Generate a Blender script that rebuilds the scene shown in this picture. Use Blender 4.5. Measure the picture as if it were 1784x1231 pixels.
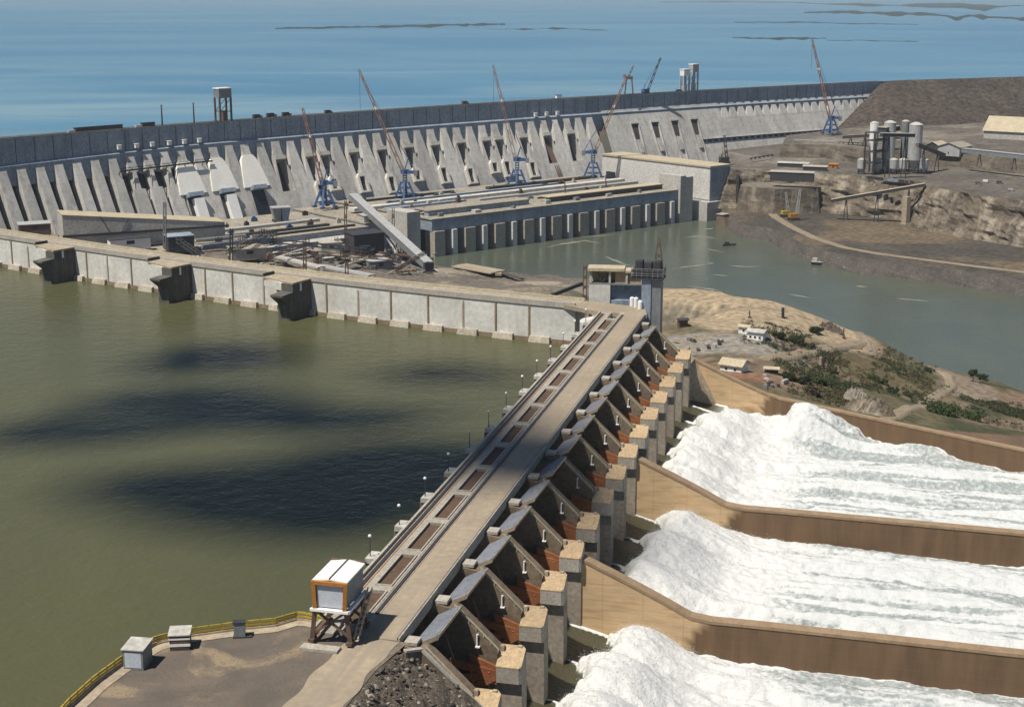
import bpy, math, random
import numpy as np
from mathutils import Vector, Matrix

# ------------------------------------------------------------------ camera, light, exposure
for o in list(bpy.data.objects): bpy.data.objects.remove(o)
SC = bpy.context.scene
COL = SC.collection
CZ = 285.0                      # camera height above the river, metres
PITCH = 13.631
cam_d = bpy.data.cameras.new("camera"); cam = bpy.data.objects.new("camera", cam_d); COL.objects.link(cam)
cam_d.sensor_fit = 'HORIZONTAL'; cam_d.sensor_width = 36.0; cam_d.lens = 36.0*2600/1784
cam_d.clip_start = 1.0; cam_d.clip_end = 300000.0
cam.location = (0, 0, CZ); cam.rotation_euler = (math.radians(90-PITCH), 0, 0)
SC.camera = cam

SUN_DIR = Vector((-0.79*math.cos(math.radians(62)), -0.61*math.cos(math.radians(62)), math.sin(math.radians(62)))).normalized()
world = bpy.data.worlds.new("World"); SC.world = world; world.use_nodes = True
wn = world.node_tree.nodes; wl = world.node_tree.links
bg = wn['Background']; sky = wn.new('ShaderNodeTexSky'); sky.sky_type = 'NISHITA'; sky.sun_disc = False
sky.sun_elevation = math.asin(SUN_DIR.z); sky.sun_rotation = math.atan2(SUN_DIR.x, SUN_DIR.y)
sky.altitude = 250; sky.air_density = 1.0; sky.dust_density = 0.6; sky.ozone_density = 2.0
wl.new(sky.outputs[0], bg.inputs[0]); bg.inputs[1].default_value = 0.052
sun_d = bpy.data.lights.new("sun", 'SUN'); sun_o = bpy.data.objects.new("sun", sun_d); COL.objects.link(sun_o)
sun_d.energy = 4.6; sun_d.angle = math.radians(0.9); sun_d.color = (1.0, 0.93, 0.82)
sun_o.rotation_euler = SUN_DIR.to_track_quat('Z', 'Y').to_euler()
sun_o.location = (0, 0, 900)
SC.view_settings.view_transform = 'Standard'; SC.view_settings.look = 'None'
SC.view_settings.exposure = 0.30; SC.view_settings.gamma = 1.0
SC.cycles.max_bounces = 6; SC.cycles.diffuse_bounces = 2; SC.cycles.glossy_bounces = 2
SC.cycles.transmission_bounces = 2; SC.cycles.volume_bounces = 0; SC.cycles.transparent_max_bounces = 4
SC.cycles.use_denoising = True

# ------------------------------------------------------------------ measuring: where a sight line meets a level plane
_th = math.radians(PITCH); _s, _c = math.sin(_th), math.cos(_th)
def at(px, py, z):
    a = (px-892)/2600; b = (py-615.5)/2600
    r = Vector((a, _c-b*_s, -_s-b*_c)); k = (z-CZ)/r.z
    return Vector((r.x*k, r.y*k, z))
def v3(*a): return Vector(a)

# ------------------------------------------------------------------ numpy noise
def _hash(ix, iy, seed):
    h = (ix.astype(np.int64)*374761393 + iy.astype(np.int64)*668265263 + seed*1442695041) & 0xFFFFFFFF
    h = ((h ^ (h >> 13))*1274126177) & 0xFFFFFFFF
    return ((h ^ (h >> 16)) & 0xFFFF)/65535.0
def vnoise(x, y, seed=0):
    x = np.asarray(x, float); y = np.asarray(y, float)
    ix = np.floor(x); iy = np.floor(y); fx = x-ix; fy = y-iy
    fx = fx*fx*fx*(fx*(fx*6-15)+10); fy = fy*fy*fy*(fy*(fy*6-15)+10)
    ix = ix.astype(np.int64); iy = iy.astype(np.int64)
    a = _hash(ix, iy, seed); b = _hash(ix+1, iy, seed); c = _hash(ix, iy+1, seed); d = _hash(ix+1, iy+1, seed)
    return (a*(1-fx)+b*fx)*(1-fy)+(c*(1-fx)+d*fx)*fy
def fbm(x, y, oct=4, seed=0, gain=0.5):
    s = 0; a = 1; t = 0
    for i in range(oct):
        s = s+a*vnoise(x*2**i, y*2**i, seed+i*17); t += a; a *= gain
    return s/t
def sstep(a, b, x):
    t = np.clip((x-a)/(b-a), 0, 1); return t*t*(3-2*t)

# ------------------------------------------------------------------ materials
MATS = {}
def mat(name, c1, c2=None, scale=0.08, rough=0.85, c3=None, streak=0.0, streak_c=(0.1, 0.09, 0.07), streak_scale=0.35,
        bump=0.0, bump_scale=0.5, spec=0.3, metal=0.0, fine=0.25, band=None, spots=None, vary=0.0, lanes=None):
    """Two-tone noise colour, optional vertical run-off streaks, optional horizontal lift lines, optional bump."""
    m = bpy.data.materials.new(name); m.use_nodes = True; nt = m.node_tree; n = nt.nodes; l = nt.links
    b = n['Principled BSDF']; b.inputs['Roughness'].default_value = rough
    b.inputs['Specular IOR Level'].default_value = spec; b.inputs['Metallic'].default_value = metal
    geo = n.new('ShaderNodeNewGeometry'); pos = geo.outputs['Position']
    def noise(sc, det=6, src=pos, dist=0.0, ro=0.6):
        t = n.new('ShaderNodeTexNoise'); t.inputs['Scale'].default_value = sc; t.inputs['Detail'].default_value = det
        t.inputs['Roughness'].default_value = ro; t.inputs['Distortion'].default_value = dist
        l.new(src, t.inputs['Vector']); return t.outputs['Fac']
    def ramp(f, a, bb):
        r = n.new('ShaderNodeMapRange'); r.inputs[1].default_value = a; r.inputs[2].default_value = bb; r.clamp = True
        l.new(f, r.inputs[0]); return r.outputs[0]
    def mix(f, A, B):
        x = n.new('ShaderNodeMix'); x.data_type = 'RGBA'
        if isinstance(f, float): x.inputs[0].default_value = f
        else: l.new(f, x.inputs[0])
        for sock, v in ((x.inputs[6], A), (x.inputs[7], B)):
            if isinstance(v, tuple): sock.default_value = (*v, 1)
            else: l.new(v, sock)
        return x.outputs[2]
    def scaled(v):
        x = n.new('ShaderNodeVectorMath'); x.operation = 'MULTIPLY'; x.inputs[1].default_value = v; l.new(pos, x.inputs[0]); return x.outputs[0]
    c2 = c2 or tuple(v*0.75 for v in c1)
    col = mix(ramp(noise(scale), 0.35, 0.65), c1, c2)
    if c3: col = mix(ramp(noise(scale*0.37, 8, dist=0.6), 0.5, 0.62), col, c3)
    if fine: 
        f = ramp(noise(scale*9, 8), 0.3, 0.75)
        x = n.new('ShaderNodeMix'); x.data_type = 'RGBA'; x.blend_type = 'MULTIPLY'; x.inputs[0].default_value = fine*2
        l.new(col, x.inputs[6]); 
        cr = n.new('ShaderNodeCombineColor'); [l.new(f, cr.inputs[i]) for i in range(3)]; l.new(cr.outputs[0], x.inputs[7]); col = x.outputs[2]
    if streak:
        f = ramp(noise(1.0, 5, scaled((streak_scale, streak_scale, streak_scale*0.04)), ro=0.7), 0.5, 0.72)
        mu = n.new('ShaderNodeMath'); mu.operation = 'MULTIPLY'; mu.inputs[1].default_value = streak; l.new(f, mu.inputs[0])
        col = mix(mu.outputs[0], col, streak_c)
    if band:
        h, strength, bc = band
        sep = n.new('ShaderNodeSeparateXYZ'); l.new(pos, sep.inputs[0])
        mo = n.new('ShaderNodeMath'); mo.operation = 'MODULO'; mo.inputs[1].default_value = h; l.new(sep.outputs[2], mo.inputs[0])
        lt = n.new('ShaderNodeMath'); lt.operation = 'LESS_THAN'; lt.inputs[1].default_value = h*0.08; l.new(mo.outputs[0], lt.inputs[0])
        mu = n.new('ShaderNodeMath'); mu.operation = 'MULTIPLY'; mu.inputs[1].default_value = strength; l.new(lt.outputs[0], mu.inputs[0])
        col = mix(mu.outputs[0], col, bc)
    if spots:
        sc, thr, sc_c = spots
        col = mix(ramp(noise(sc, 4), thr, thr+0.06), col, sc_c)
    if lanes:        # wheel wear running along a given plan direction
        dx, dy, st, lc = lanes
        cx = n.new('ShaderNodeVectorMath'); cx.operation = 'DOT_PRODUCT'; cx.inputs[1].default_value = (dy*0.9, -dx*0.9, 0); l.new(pos, cx.inputs[0])
        cy = n.new('ShaderNodeVectorMath'); cy.operation = 'DOT_PRODUCT'; cy.inputs[1].default_value = (dx*0.012, dy*0.012, 0); l.new(pos, cy.inputs[0])
        cb = n.new('ShaderNodeCombineXYZ'); l.new(cx.outputs['Value'], cb.inputs[0]); l.new(cy.outputs['Value'], cb.inputs[1])
        mu = n.new('ShaderNodeMath'); mu.operation = 'MULTIPLY'; mu.inputs[1].default_value = st; l.new(ramp(noise(1.0, 5, cb.outputs[0]), 0.42, 0.66), mu.inputs[0]); col = mix(mu.outputs[0], col, lc)
    if vary:         # each casting has its own tone
        oi = n.new('ShaderNodeObjectInfo'); mr = n.new('ShaderNodeMapRange'); mr.inputs[3].default_value = 1-vary; mr.inputs[4].default_value = 1+vary*0.6; l.new(oi.outputs['Random'], mr.inputs[0])
        x = n.new('ShaderNodeVectorMath'); x.operation = 'SCALE'; l.new(col, x.inputs[0]); l.new(mr.outputs[0], x.inputs[3]); col = x.outputs[0]
    l.new(col, b.inputs['Base Color'])
    if bump:
        bp = n.new('ShaderNodeBump'); bp.inputs['Strength'].default_value = bump; bp.inputs['Distance'].default_value = 1.0/bump_scale*0.3
        l.new(noise(bump_scale, 8), bp.inputs['Height']); l.new(bp.outputs[0], b.inputs['Normal'])
    MATS[name] = m; return m

mat('dam_concrete', (0.64, 0.625, 0.59), (0.50, 0.485, 0.455), 0.025, streak=0.75, streak_c=(0.24, 0.225, 0.2), streak_scale=0.16, band=(7.5, 0.2, (0.28, 0.27, 0.25)), fine=0.12, vary=0.2)
mat('dam_core', (0.085, 0.075, 0.07), (0.06, 0.054, 0.05), 0.04, streak=0.4)  # dark colour carries the shade of the slots and recesses
mat('crest_concrete', (0.36, 0.43, 0.515), (0.27, 0.33, 0.41), 0.05, streak=0.5, streak_c=(0.09, 0.1, 0.12), streak_scale=0.15)
mat('crest_road', (0.42, 0.41, 0.38), (0.3, 0.3, 0.28), 0.05)
mat('fresh_concrete', (0.62, 0.60, 0.55), (0.5, 0.48, 0.44), 0.06, streak=0.3, streak_c=(0.35, 0.33, 0.3))
mat('white_paint', (0.84, 0.84, 0.82), (0.76, 0.76, 0.74), 0.2, 0.5, fine=0.06)
mat('wing_concrete', (0.74, 0.73, 0.69), (0.58, 0.575, 0.54), 0.05, streak=0.5, streak_c=(0.45, 0.40, 0.33), streak_scale=0.25, band=(5.0, 0.25, (0.48, 0.46, 0.42)), fine=0.15)
mat('dark_concrete', (0.15, 0.145, 0.13), (0.10, 0.098, 0.09), 0.15, streak=0.5, streak_c=(0.2, 0.18, 0.15))  # darker than the wing concrete, used for the intake bodies
mat('rust_stain', (0.36, 0.27, 0.17), (0.27, 0.2, 0.13), 0.2, streak=0.5, streak_c=(0.14, 0.09, 0.05))
mat('footing_concrete', (0.62, 0.57, 0.48), (0.48, 0.42, 0.33), 0.1, streak=0.4, streak_c=(0.3, 0.2, 0.12))
mat('wet_concrete', (0.22, 0.14, 0.085), (0.16, 0.105, 0.065), 0.1, 0.6, streak=0.4, streak_c=(0.08, 0.055, 0.04))
mat('sand_concrete', (0.50, 0.42, 0.31), (0.42, 0.35, 0.26), 0.06, streak=0.35, streak_c=(0.3, 0.22, 0.14), streak_scale=0.2)
mat('deck_road', (0.41, 0.335, 0.24), (0.33, 0.27, 0.195), 0.05, fine=0.15, lanes=(0.2389, 0.971, 0.8, (0.26, 0.225, 0.18)))
mat('deck_concrete', (0.47, 0.43, 0.36), (0.38, 0.35, 0.3), 0.1)
mat('hatch_brown', (0.155, 0.098, 0.065), (0.115, 0.072, 0.048), 0.3)
mat('rail_steel', (0.05, 0.06, 0.075), (0.07, 0.06, 0.06), 0.3, 0.5)
mat('parapet_light', (0.55, 0.51, 0.44), (0.46, 0.42, 0.36), 0.15)
mat('canopy_slab', (0.27, 0.29, 0.335), (0.21, 0.225, 0.265), 0.1, 0.6, vary=0.2)
mat('gate_orange', (0.42, 0.17, 0.07), (0.30, 0.115, 0.05), 0.25, 0.6, streak=0.4, streak_c=(0.2, 0.05, 0.02))
mat('gate_dark', (0.20, 0.07, 0.035), (0.12, 0.05, 0.03), 0.25, 0.7)
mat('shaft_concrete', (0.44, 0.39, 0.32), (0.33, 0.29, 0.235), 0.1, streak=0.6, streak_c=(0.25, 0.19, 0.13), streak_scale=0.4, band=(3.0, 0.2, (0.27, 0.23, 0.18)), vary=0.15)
mat('pier_concrete', (0.28, 0.215, 0.15), (0.19, 0.145, 0.10), 0.08, streak=0.85, streak_c=(0.17, 0.125, 0.085), streak_scale=0.3, band=(3.0, 0.2, (0.25, 0.2, 0.15)), vary=0.12)  # dark tone puts the bay shade into the colour; brown streaks are stains
mat('block_grey', (0.50, 0.46, 0.39), (0.40, 0.365, 0.31), 0.2, streak=0.5, streak_c=(0.3, 0.25, 0.19), vary=0.12)
mat('nose_tan', (0.60, 0.44, 0.26), (0.50, 0.37, 0.23), 0.15, vary=0.15, streak=0.5, streak_c=(0.3, 0.26, 0.2))
mat('rubble_earth', (0.19, 0.155, 0.12), (0.12, 0.10, 0.08), 0.25, 0.95, bump=0.8, bump_scale=0.9, fine=0.4, spots=(1.1, 0.62, (0.28, 0.25, 0.2)))
mat('ground_dark', (0.12, 0.105, 0.085), (0.085, 0.075, 0.06), 0.02, 0.95, c3=(0.21, 0.16, 0.10), bump=0.5, bump_scale=0.6, fine=0.35)
mat('ground_yard', (0.205, 0.18, 0.15), (0.135, 0.118, 0.098), 0.016, 0.95, c3=(0.30, 0.265, 0.215), fine=0.35, bump=0.3, bump_scale=0.4)
mat('rockfill', (0.125, 0.10, 0.08), (0.09, 0.073, 0.06), 0.015, 0.95, bump=0.8, bump_scale=0.25, fine=0.4, spots=(0.35, 0.66, (0.19, 0.17, 0.14)))
mat('cliff_rock', (0.22, 0.18, 0.13), (0.13, 0.105, 0.08), 0.035, 0.95, c3=(0.12, 0.10, 0.08), streak=0.7, streak_c=(0.42, 0.37, 0.29), streak_scale=0.05, bump=0.8, bump_scale=0.2)
mat('cliff_dark', (0.17, 0.14, 0.11), (0.12, 0.10, 0.08), 0.03, 0.95, streak=0.5, streak_c=(0.25, 0.22, 0.17), streak_scale=0.04, bump=0.8, bump_scale=0.2)
mat('river_wall', (0.15, 0.13, 0.115), (0.10, 0.09, 0.08), 0.08, 0.95, bump=0.8, bump_scale=0.4, spots=(0.5, 0.62, (0.23, 0.2, 0.17)))
mat('sand_road', (0.35, 0.285, 0.20), (0.28, 0.225, 0.16), 0.05, 0.95)
mat('blue_paint', (0.05, 0.12, 0.30), (0.08, 0.17, 0.34), 0.4, 0.5)
mat('dark_steel', (0.05, 0.055, 0.065), (0.08, 0.075, 0.075), 0.4, 0.6)
mat('brown_steel', (0.20, 0.13, 0.095), (0.13, 0.09, 0.07), 0.5, 0.7)
mat('boom_red', (0.42, 0.24, 0.17), (0.34, 0.2, 0.15), 0.3, 0.6)
mat('grey_steel', (0.30, 0.32, 0.33), (0.22, 0.235, 0.25), 0.3, 0.5, streak=0.4, streak_c=(0.14, 0.13, 0.12))
mat('pale_steel', (0.55, 0.56, 0.55), (0.44, 0.45, 0.45), 0.2, 0.5, streak=0.4, streak_c=(0.3, 0.27, 0.23))
mat('orange_paint', (0.55, 0.24, 0.05), (0.45, 0.19, 0.045), 0.4, 0.5)
mat('yellow_paint', (0.55, 0.42, 0.06), (0.45, 0.34, 0.06), 0.4, 0.5)
mat('panel_blue', (0.64, 0.70, 0.78), (0.56, 0.62, 0.70), 0.8, 0.5)
mat('pale_sheet', (0.80, 0.77, 0.70), (0.70, 0.67, 0.61), 0.08, streak=0.3, streak_c=(0.42, 0.4, 0.36))
mat('crest_tan', (0.47, 0.41, 0.32), (0.38, 0.34, 0.27), 0.06)
mat('tan_roof', (0.46, 0.41, 0.325), (0.36, 0.325, 0.265), 0.03, streak=0.0, fine=0.3)
mat('hall_wall', (0.80, 0.78, 0.73), (0.72, 0.70, 0.66), 0.06, streak=0.35, streak_c=(0.5, 0.47, 0.42))
mat('roof_cream', (0.62, 0.54, 0.38), (0.52, 0.45, 0.32), 0.15)
mat('glass_dark', (0.03, 0.035, 0.04), (0.02, 0.022, 0.025), 0.5, 0.25, spec=0.6)
mat('bark', (0.10, 0.08, 0.06), (0.07, 0.055, 0.04), 0.8)
mat('leaf_dark', (0.035, 0.055, 0.022), (0.055, 0.075, 0.028), 0.35, 0.8)
mat('leaf_mid', (0.06, 0.09, 0.03), (0.085, 0.11, 0.04), 0.35, 0.8)
mat('leaf_dry', (0.12, 0.105, 0.05), (0.09, 0.08, 0.045), 0.35, 0.9)
mat('stone_pale', (0.42, 0.38, 0.31), (0.3, 0.27, 0.22), 0.4, 0.9)
mat('stone_dark', (0.14, 0.12, 0.10), (0.085, 0.075, 0.065), 0.4, 0.95)
mat('foam_line', (0.30, 0.29, 0.23), (0.24, 0.24, 0.20), 0.2, 0.7)
mat('island_soil', (0.04, 0.065, 0.06), (0.03, 0.05, 0.05), 0.003, 0.95)
M = MATS

# ------------------------------------------------------------------ mesh builder
class MB:
    def __init__(s): s.v = []; s.f = []
    def poly(s, pts): 
        i = len(s.v); s.v += [Vector(p) for p in pts]; s.f.append(tuple(range(i, i+len(pts)))); return s
    def hexa(s, b, t):
        """closed block between a lower and an upper quad (same winding, counter-clockwise from above)"""
        i = len(s.v); s.v += [Vector(p) for p in b]+[Vector(p) for p in t]; n = len(b)
        s.f.append(tuple(i+k for k in reversed(range(n)))); s.f.append(tuple(i+n+k for k in range(n)))
        for k in range(n): s.f.append((i+k, i+(k+1) % n, i+n+(k+1) % n, i+n+k))
        return s
    def box(s, x0, x1, y0, y1, z0, z1, fr=None):
        q = [(x0, y0), (x1, y0), (x1, y1), (x0, y1)]
        f = fr or (lambda x, y, z: Vector((x, y, z)))
        return s.hexa([f(x, y, z0) for x, y in q], [f(x, y, z1) for x, y in q])
    def bar(s, p, q, w, h=None, up=Vector((0, 0, 1))):
        p = Vector(p); q = Vector(q); h = h or w; d = (q-p)
        if d.length < 1e-6: return s
        d.normalize(); u = Vector(up)
        if abs(d.dot(u)) > 0.98: u = Vector((1, 0, 0))
        a = d.cross(u).normalized()*w/2; b = a.cross(d).normalized()*h/2
        return s.hexa([p-a-b, p+a-b, p+a+b, p-a+b], [q-a-b, q+a-b, q+a+b, q-a+b])
    def tube(s, p, q, r0, r1=None, n=10, cap=True):
        p = Vector(p); q = Vector(q); r1 = r0 if r1 is None else r1; d = (q-p).normalized()
        u = Vector((0, 0, 1)) if abs(d.z) < 0.95 else Vector((1, 0, 0))
        a = d.cross(u).normalized(); b = a.cross(d).normalized(); i = len(s.v)
        for c, r in ((p, r0), (q, r1)):
            for k in range(n):
                t = 2*math.pi*k/n; s.v.append(c+a*math.cos(t)*r+b*math.sin(t)*r)
        for k in range(n): s.f.append((i+k, i+n+k, i+n+(k+1) % n, i+(k+1) % n))
        if cap: s.f.append(tuple(i+k for k in range(n))); s.f.append(tuple(i+n+k for k in reversed(range(n))))
        return s
    def lattice(s, p, q, w0, w1=None, n=8, t=0.3):
        """four-chord lattice mast or boom"""
        p = Vector(p); q = Vector(q); w1 = w0 if w1 is None else w1; d = (q-p).normalized()
        u = Vector((0, 0, 1)) if abs(d.z) < 0.9 else Vector((1, 0, 0))
        a = d.cross(u).normalized(); b = a.cross(d).normalized()
        def ring(k):
            c = p.lerp(q, k/n); w = (w0+(w1-w0)*k/n)/2
            return [c-a*w-b*w, c+a*w-b*w, c+a*w+b*w, c-a*w+b*w]
        r0, r1 = ring(0), ring(n)
        for j in range(4): s.bar(r0[j], r1[j], t)
        for k in range(n):
            A, B = ring(k), ring(k+1)
            for j in range(4):
                s.bar(A[j], B[(j+1) % 4] if (k+j) % 2 else B[j-1], t*0.7)
        return s
    def grid(s, P):
        """P: array (n,m,3)"""
        n, m = P.shape[:2]; i = len(s.v); s.v += [Vector(p) for p in P.reshape(-1, 3)]
        for a in range(n-1):
            for b in range(m-1): s.f.append((i+a*m+b, i+(a+1)*m+b, i+(a+1)*m+b+1, i+a*m+b+1))
        return s
    def build(s, name, m, parent=None, smooth=False, **k):
        me = bpy.data.meshes.new(name)
        inv = parent.matrix_basis.inverted() if parent and parent.get('_root') else None
        if parent and not parent.get('_root') and parent.parent: inv = parent.parent.matrix_basis.inverted()
        vs = [tuple(inv @ v) for v in s.v] if inv is not None else [tuple(v) for v in s.v]
        me.from_pydata(vs, [], s.f); me.update()
        if smooth: me.polygons.foreach_set('use_smooth', [True]*len(me.polygons))
        ms = m if isinstance(m, (list, tuple)) else [m]
        for x in ms: me.materials.append(M[x] if isinstance(x, str) else x)
        o = bpy.data.objects.new(name, me); COL.objects.link(o)
        if parent: o.parent = parent
        for kk, vv in k.items(): o[kk] = vv
        return o
def np_mesh(name, V, F, m, smooth=True, **k):
    me = bpy.data.meshes.new(name)
    me.vertices.add(len(V)); me.vertices.foreach_set('co', np.asarray(V, np.float32).ravel())
    F = np.asarray(F, np.int32); nf, kk = F.shape
    me.loops.add(nf*kk); me.loops.foreach_set('vertex_index', F.ravel())
    me.polygons.add(nf); me.polygons.foreach_set('loop_start', np.arange(0, nf*kk, kk, dtype=np.int32))
    me.polygons.foreach_set('use_smooth', np.full(nf, smooth)); me.update(); me.validate()
    me.materials.append(M[m] if isinstance(m, str) else m)
    o = bpy.data.objects.new(name, me); COL.objects.link(o)
    for a, b in k.items(): o[a] = b
    return o
def grid_faces(n, m):
    i = np.arange(n-1)[:, None]*m+np.arange(m-1)[None]
    return np.stack([i, i+m, i+m+1, i+1], -1).reshape(-1, 4)
def root(name, label, cat, loc=(0, 0, 0), rz=0.0, group=None):
    o = bpy.data.objects.new(name, None); COL.objects.link(o); o.empty_display_size = 3
    o.matrix_basis = Matrix.Translation(Vector(loc)) @ Matrix.Rotation(rz, 4, 'Z')
    o['label'] = label; o['category'] = cat; o['_root'] = 1
    if group: o['group'] = group
    return o
def tag(o, label, cat, group=None):
    o['label'] = label; o['category'] = cat
    if group: o['group'] = group
    return o
def copy_tree(r, loc=None, rz=None, label=None, scale=None):
    c = r.copy(); COL.objects.link(c)
    if loc is not None:
        c.matrix_basis = Matrix.Translation(Vector(loc)) @ Matrix.Rotation(rz or 0, 4, 'Z') @ Matrix.Scale(scale or 1, 4)
    if label: c['label'] = label
    for ch in list(r.children):
        d = ch.copy(); COL.objects.link(d); d.parent = c
        for g in list(ch.children):
            h = g.copy(); COL.objects.link(h); h.parent = d
    return c
def frame(o, ang):
    """local x along direction ang (radians), y to its left, z up, from origin o -> function"""
    a = Vector((math.cos(ang), math.sin(ang), 0)); b = Vector((-a.y, a.x, 0)); o = Vector(o)
    return lambda x, y, z: o+a*x+b*y+Vector((0, 0, z))
R = random.Random(7)

LAKE = 120.5; CREST = 140.0
# ------------------------------------------------------------------ the lines the place is built on
def W(u, v, z):                                    # spillway axes: u along the deck, v downstream
    return Vector((-38.8266+0.238944*u+0.971033*v, 353.1325+0.971033*u-0.238944*v, z))
def crest_px(x): return 1.06659e-5*x*x-0.0816467*x+242.79
def wing_px(x): return -3.3418e-5*x*x+0.154773*x+410.1
def resample(pts, step):
    out = [Vector(pts[0])]; 
    for a, b in zip(pts, pts[1:]):
        a = Vector(a); b = Vector(b); n = max(1, int(round((b-a).length/step)))
        out += [a.lerp(b, k/n) for k in range(1, n+1)]
    return out
class Line:
    """a plan curve walked by length; n is its downstream normal"""
    def __init__(s, pts, flip=1):
        s.p = [Vector((q[0], q[1], 0)) for q in pts]; s.l = [0]
        for a, b in zip(s.p, s.p[1:]): s.l.append(s.l[-1]+(b-a).length)
        s.len = s.l[-1]; s.flip = flip
    def seg(s, t):
        import bisect
        k = min(max(bisect.bisect_right(s.l, t)-1, 0), len(s.p)-2); return k
    def at(s, t):
        k = s.seg(t); return s.p[k].lerp(s.p[k+1], (t-s.l[k])/(s.l[k+1]-s.l[k]))
    def tan(s, t):
        a = s.at(max(t-15, 0)); b = s.at(min(t+15, s.len)); return (b-a).normalized()
    def nrm(s, t): d = s.tan(t); return Vector((d.y, -d.x, 0))*s.flip
    def q(s, t, off, z):
        p = s.at(t)+s.nrm(t)*off; p.z = z; return p
    def near(s, p):
        p = Vector((p[0], p[1], 0)); return min((((s.at(t)-p).length, t) for t in np.arange(0, s.len, 2.0)))[1]
DAMX = list(range(-160, 1541, 20))
DAM = Line([at(x, crest_px(x), CREST) for x in DAMX])
WING = Line([v3(-640, 1330, 0), v3(-560, 1160, 0), v3(-455, 1030, 0)]+[at(x, wing_px(x), CREST) for x in range(-130, 1001, 20)]+[v3(40, 690, 0)], flip=-1)
# WING.nrm points downstream (away from the lake)
dam_end = DAM.at(DAM.len)
EMB = [dam_end, dam_end+v3(60, 48, 0), at(1600, 139.5, CREST), at(1784, 134, CREST), at(2000, 126, CREST), v3(2600, 3900, 0), v3(5000, 5200, 0)]
EMBL = Line(EMB)

# ------------------------------------------------------------------ water
def water_mat(name, body, body2, scale, rough, spec, bumps, far=None):
    m = bpy.data.materials.new(name); m.use_nodes = True; nt = m.node_tree; n = nt.nodes; l = nt.links
    b = n['Principled BSDF']; b.inputs['Roughness'].default_value = rough; b.inputs['IOR'].default_value = 1.33
    b.inputs['Specular IOR Level'].default_value = spec
    geo = n.new('ShaderNodeNewGeometry'); pos = geo.outputs['Position']
    def noise(sc, det=4, sv=None, dist=0.0):
        src = pos
        if sv:
            x = n.new('ShaderNodeVectorMath'); x.operation = 'MULTIPLY'; x.inputs[1].default_value = sv; l.new(pos, x.inputs[0]); src = x.outputs[0]
        t = n.new('ShaderNodeTexNoise'); t.inputs['Scale'].default_value = sc; t.inputs['Detail'].default_value = det; t.inputs['Distortion'].default_value = dist
        l.new(src, t.inputs['Vector']); return t.outputs['Fac']
    def rng(f, a, bb):
        r = n.new('ShaderNodeMapRange'); r.inputs[1].default_value = a; r.inputs[2].default_value = bb; l.new(f, r.inputs[0]); return r.outputs[0]
    def mix(f, A, B):
        x = n.new('ShaderNodeMix'); x.data_type = 'RGBA'; l.new(f, x.inputs[0])
        for sock, v in ((x.inputs[6], A), (x.inputs[7], B)):
            if isinstance(v, tuple): sock.default_value = (*v, 1)
            else: l.new(v, sock)
        return x.outputs[2]
    col = mix(rng(noise(scale, 5, (1, 0.5, 1), 0.4), 0.35, 0.65), body, body2)
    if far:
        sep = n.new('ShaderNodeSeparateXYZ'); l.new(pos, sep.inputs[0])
        fc = mix(rng(noise(0.0011, 9, (0.6, 1, 1), 0.8), 0.36, 0.66), far[0], far[1])     # blue of the reflected sky, put into the far water colour
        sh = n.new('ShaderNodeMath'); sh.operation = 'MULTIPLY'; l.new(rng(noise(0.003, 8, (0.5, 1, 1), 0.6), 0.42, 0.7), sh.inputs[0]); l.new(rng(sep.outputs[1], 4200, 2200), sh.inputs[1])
        fc = mix(sh.outputs[0], fc, (0.17, 0.285, 0.355))     # pale sheen behind the dam, painted into the water colour
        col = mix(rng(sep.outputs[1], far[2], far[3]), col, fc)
    l.new(col, b.inputs['Base Color'])
    prev = None
    for sc, st, dist in bumps:
        bp = n.new('ShaderNodeBump'); bp.inputs['Strength'].default_value = st; bp.inputs['Distance'].default_value = dist
        l.new(noise(sc, 3), bp.inputs['Height'])
        if prev: l.new(prev, bp.inputs['Normal'])
        prev = bp.outputs[0]
    l.new(prev, b.inputs['Normal']); MATS[name] = m
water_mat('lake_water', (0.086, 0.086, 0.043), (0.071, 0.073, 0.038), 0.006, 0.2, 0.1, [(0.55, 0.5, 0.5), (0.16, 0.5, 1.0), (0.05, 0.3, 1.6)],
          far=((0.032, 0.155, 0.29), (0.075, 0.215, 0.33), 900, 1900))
water_mat('river_water', (0.085, 0.095, 0.07), (0.07, 0.085, 0.065), 0.02, 0.2, 0.35, [(0.3, 0.35, 0.6), (0.06, 0.3, 1.2)])

shore = [at(x, y, CREST) for x, y in ((-120, 1500), (120, 1231), (165, 1190), (220, 1150), (270, 1121), (330, 1107), (410, 1096), (480, 1089), (522, 1077), (562, 1082))]
ring = [v3(-140, -700, 0), shore[0]]+shore[1:]+[W(-31, 3, 0), W(-31, 12, 0), W(338, 12, 0)]
ring += [WING.q(t, 4, 0) for t in np.linspace(WING.len-22, 0, 50)]
ring += [DAM.q(t, -6, 0) for t in np.linspace(0, DAM.len, 60)]+[EMBL.q(t, -4, 0) for t in np.linspace(20, EMBL.len, 20)]
ring += [v3(40000, 9000, 0), v3(40000, 70000, 0), v3(-40000, 70000, 0), v3(-40000, -700, 0)]
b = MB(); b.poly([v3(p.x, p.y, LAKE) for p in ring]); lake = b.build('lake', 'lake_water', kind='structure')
if lake.data.polygons[0].normal.z < 0: lake.data.flip_normals()
RINGX = np.array([p.x for p in ring]); RINGY = np.array([p.y for p in ring])
def inside(X, Y, rx, ry):
    c = np.zeros(X.shape, bool); j = len(rx)-1
    for i in range(len(rx)):
        if ry[i] != ry[j]:
            k = ((ry[i] > Y) != (ry[j] > Y)) & (X < (rx[j]-rx[i])*(Y-ry[i])/(ry[j]-ry[i])+rx[i]); c ^= k
        j = i
    return c
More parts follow.
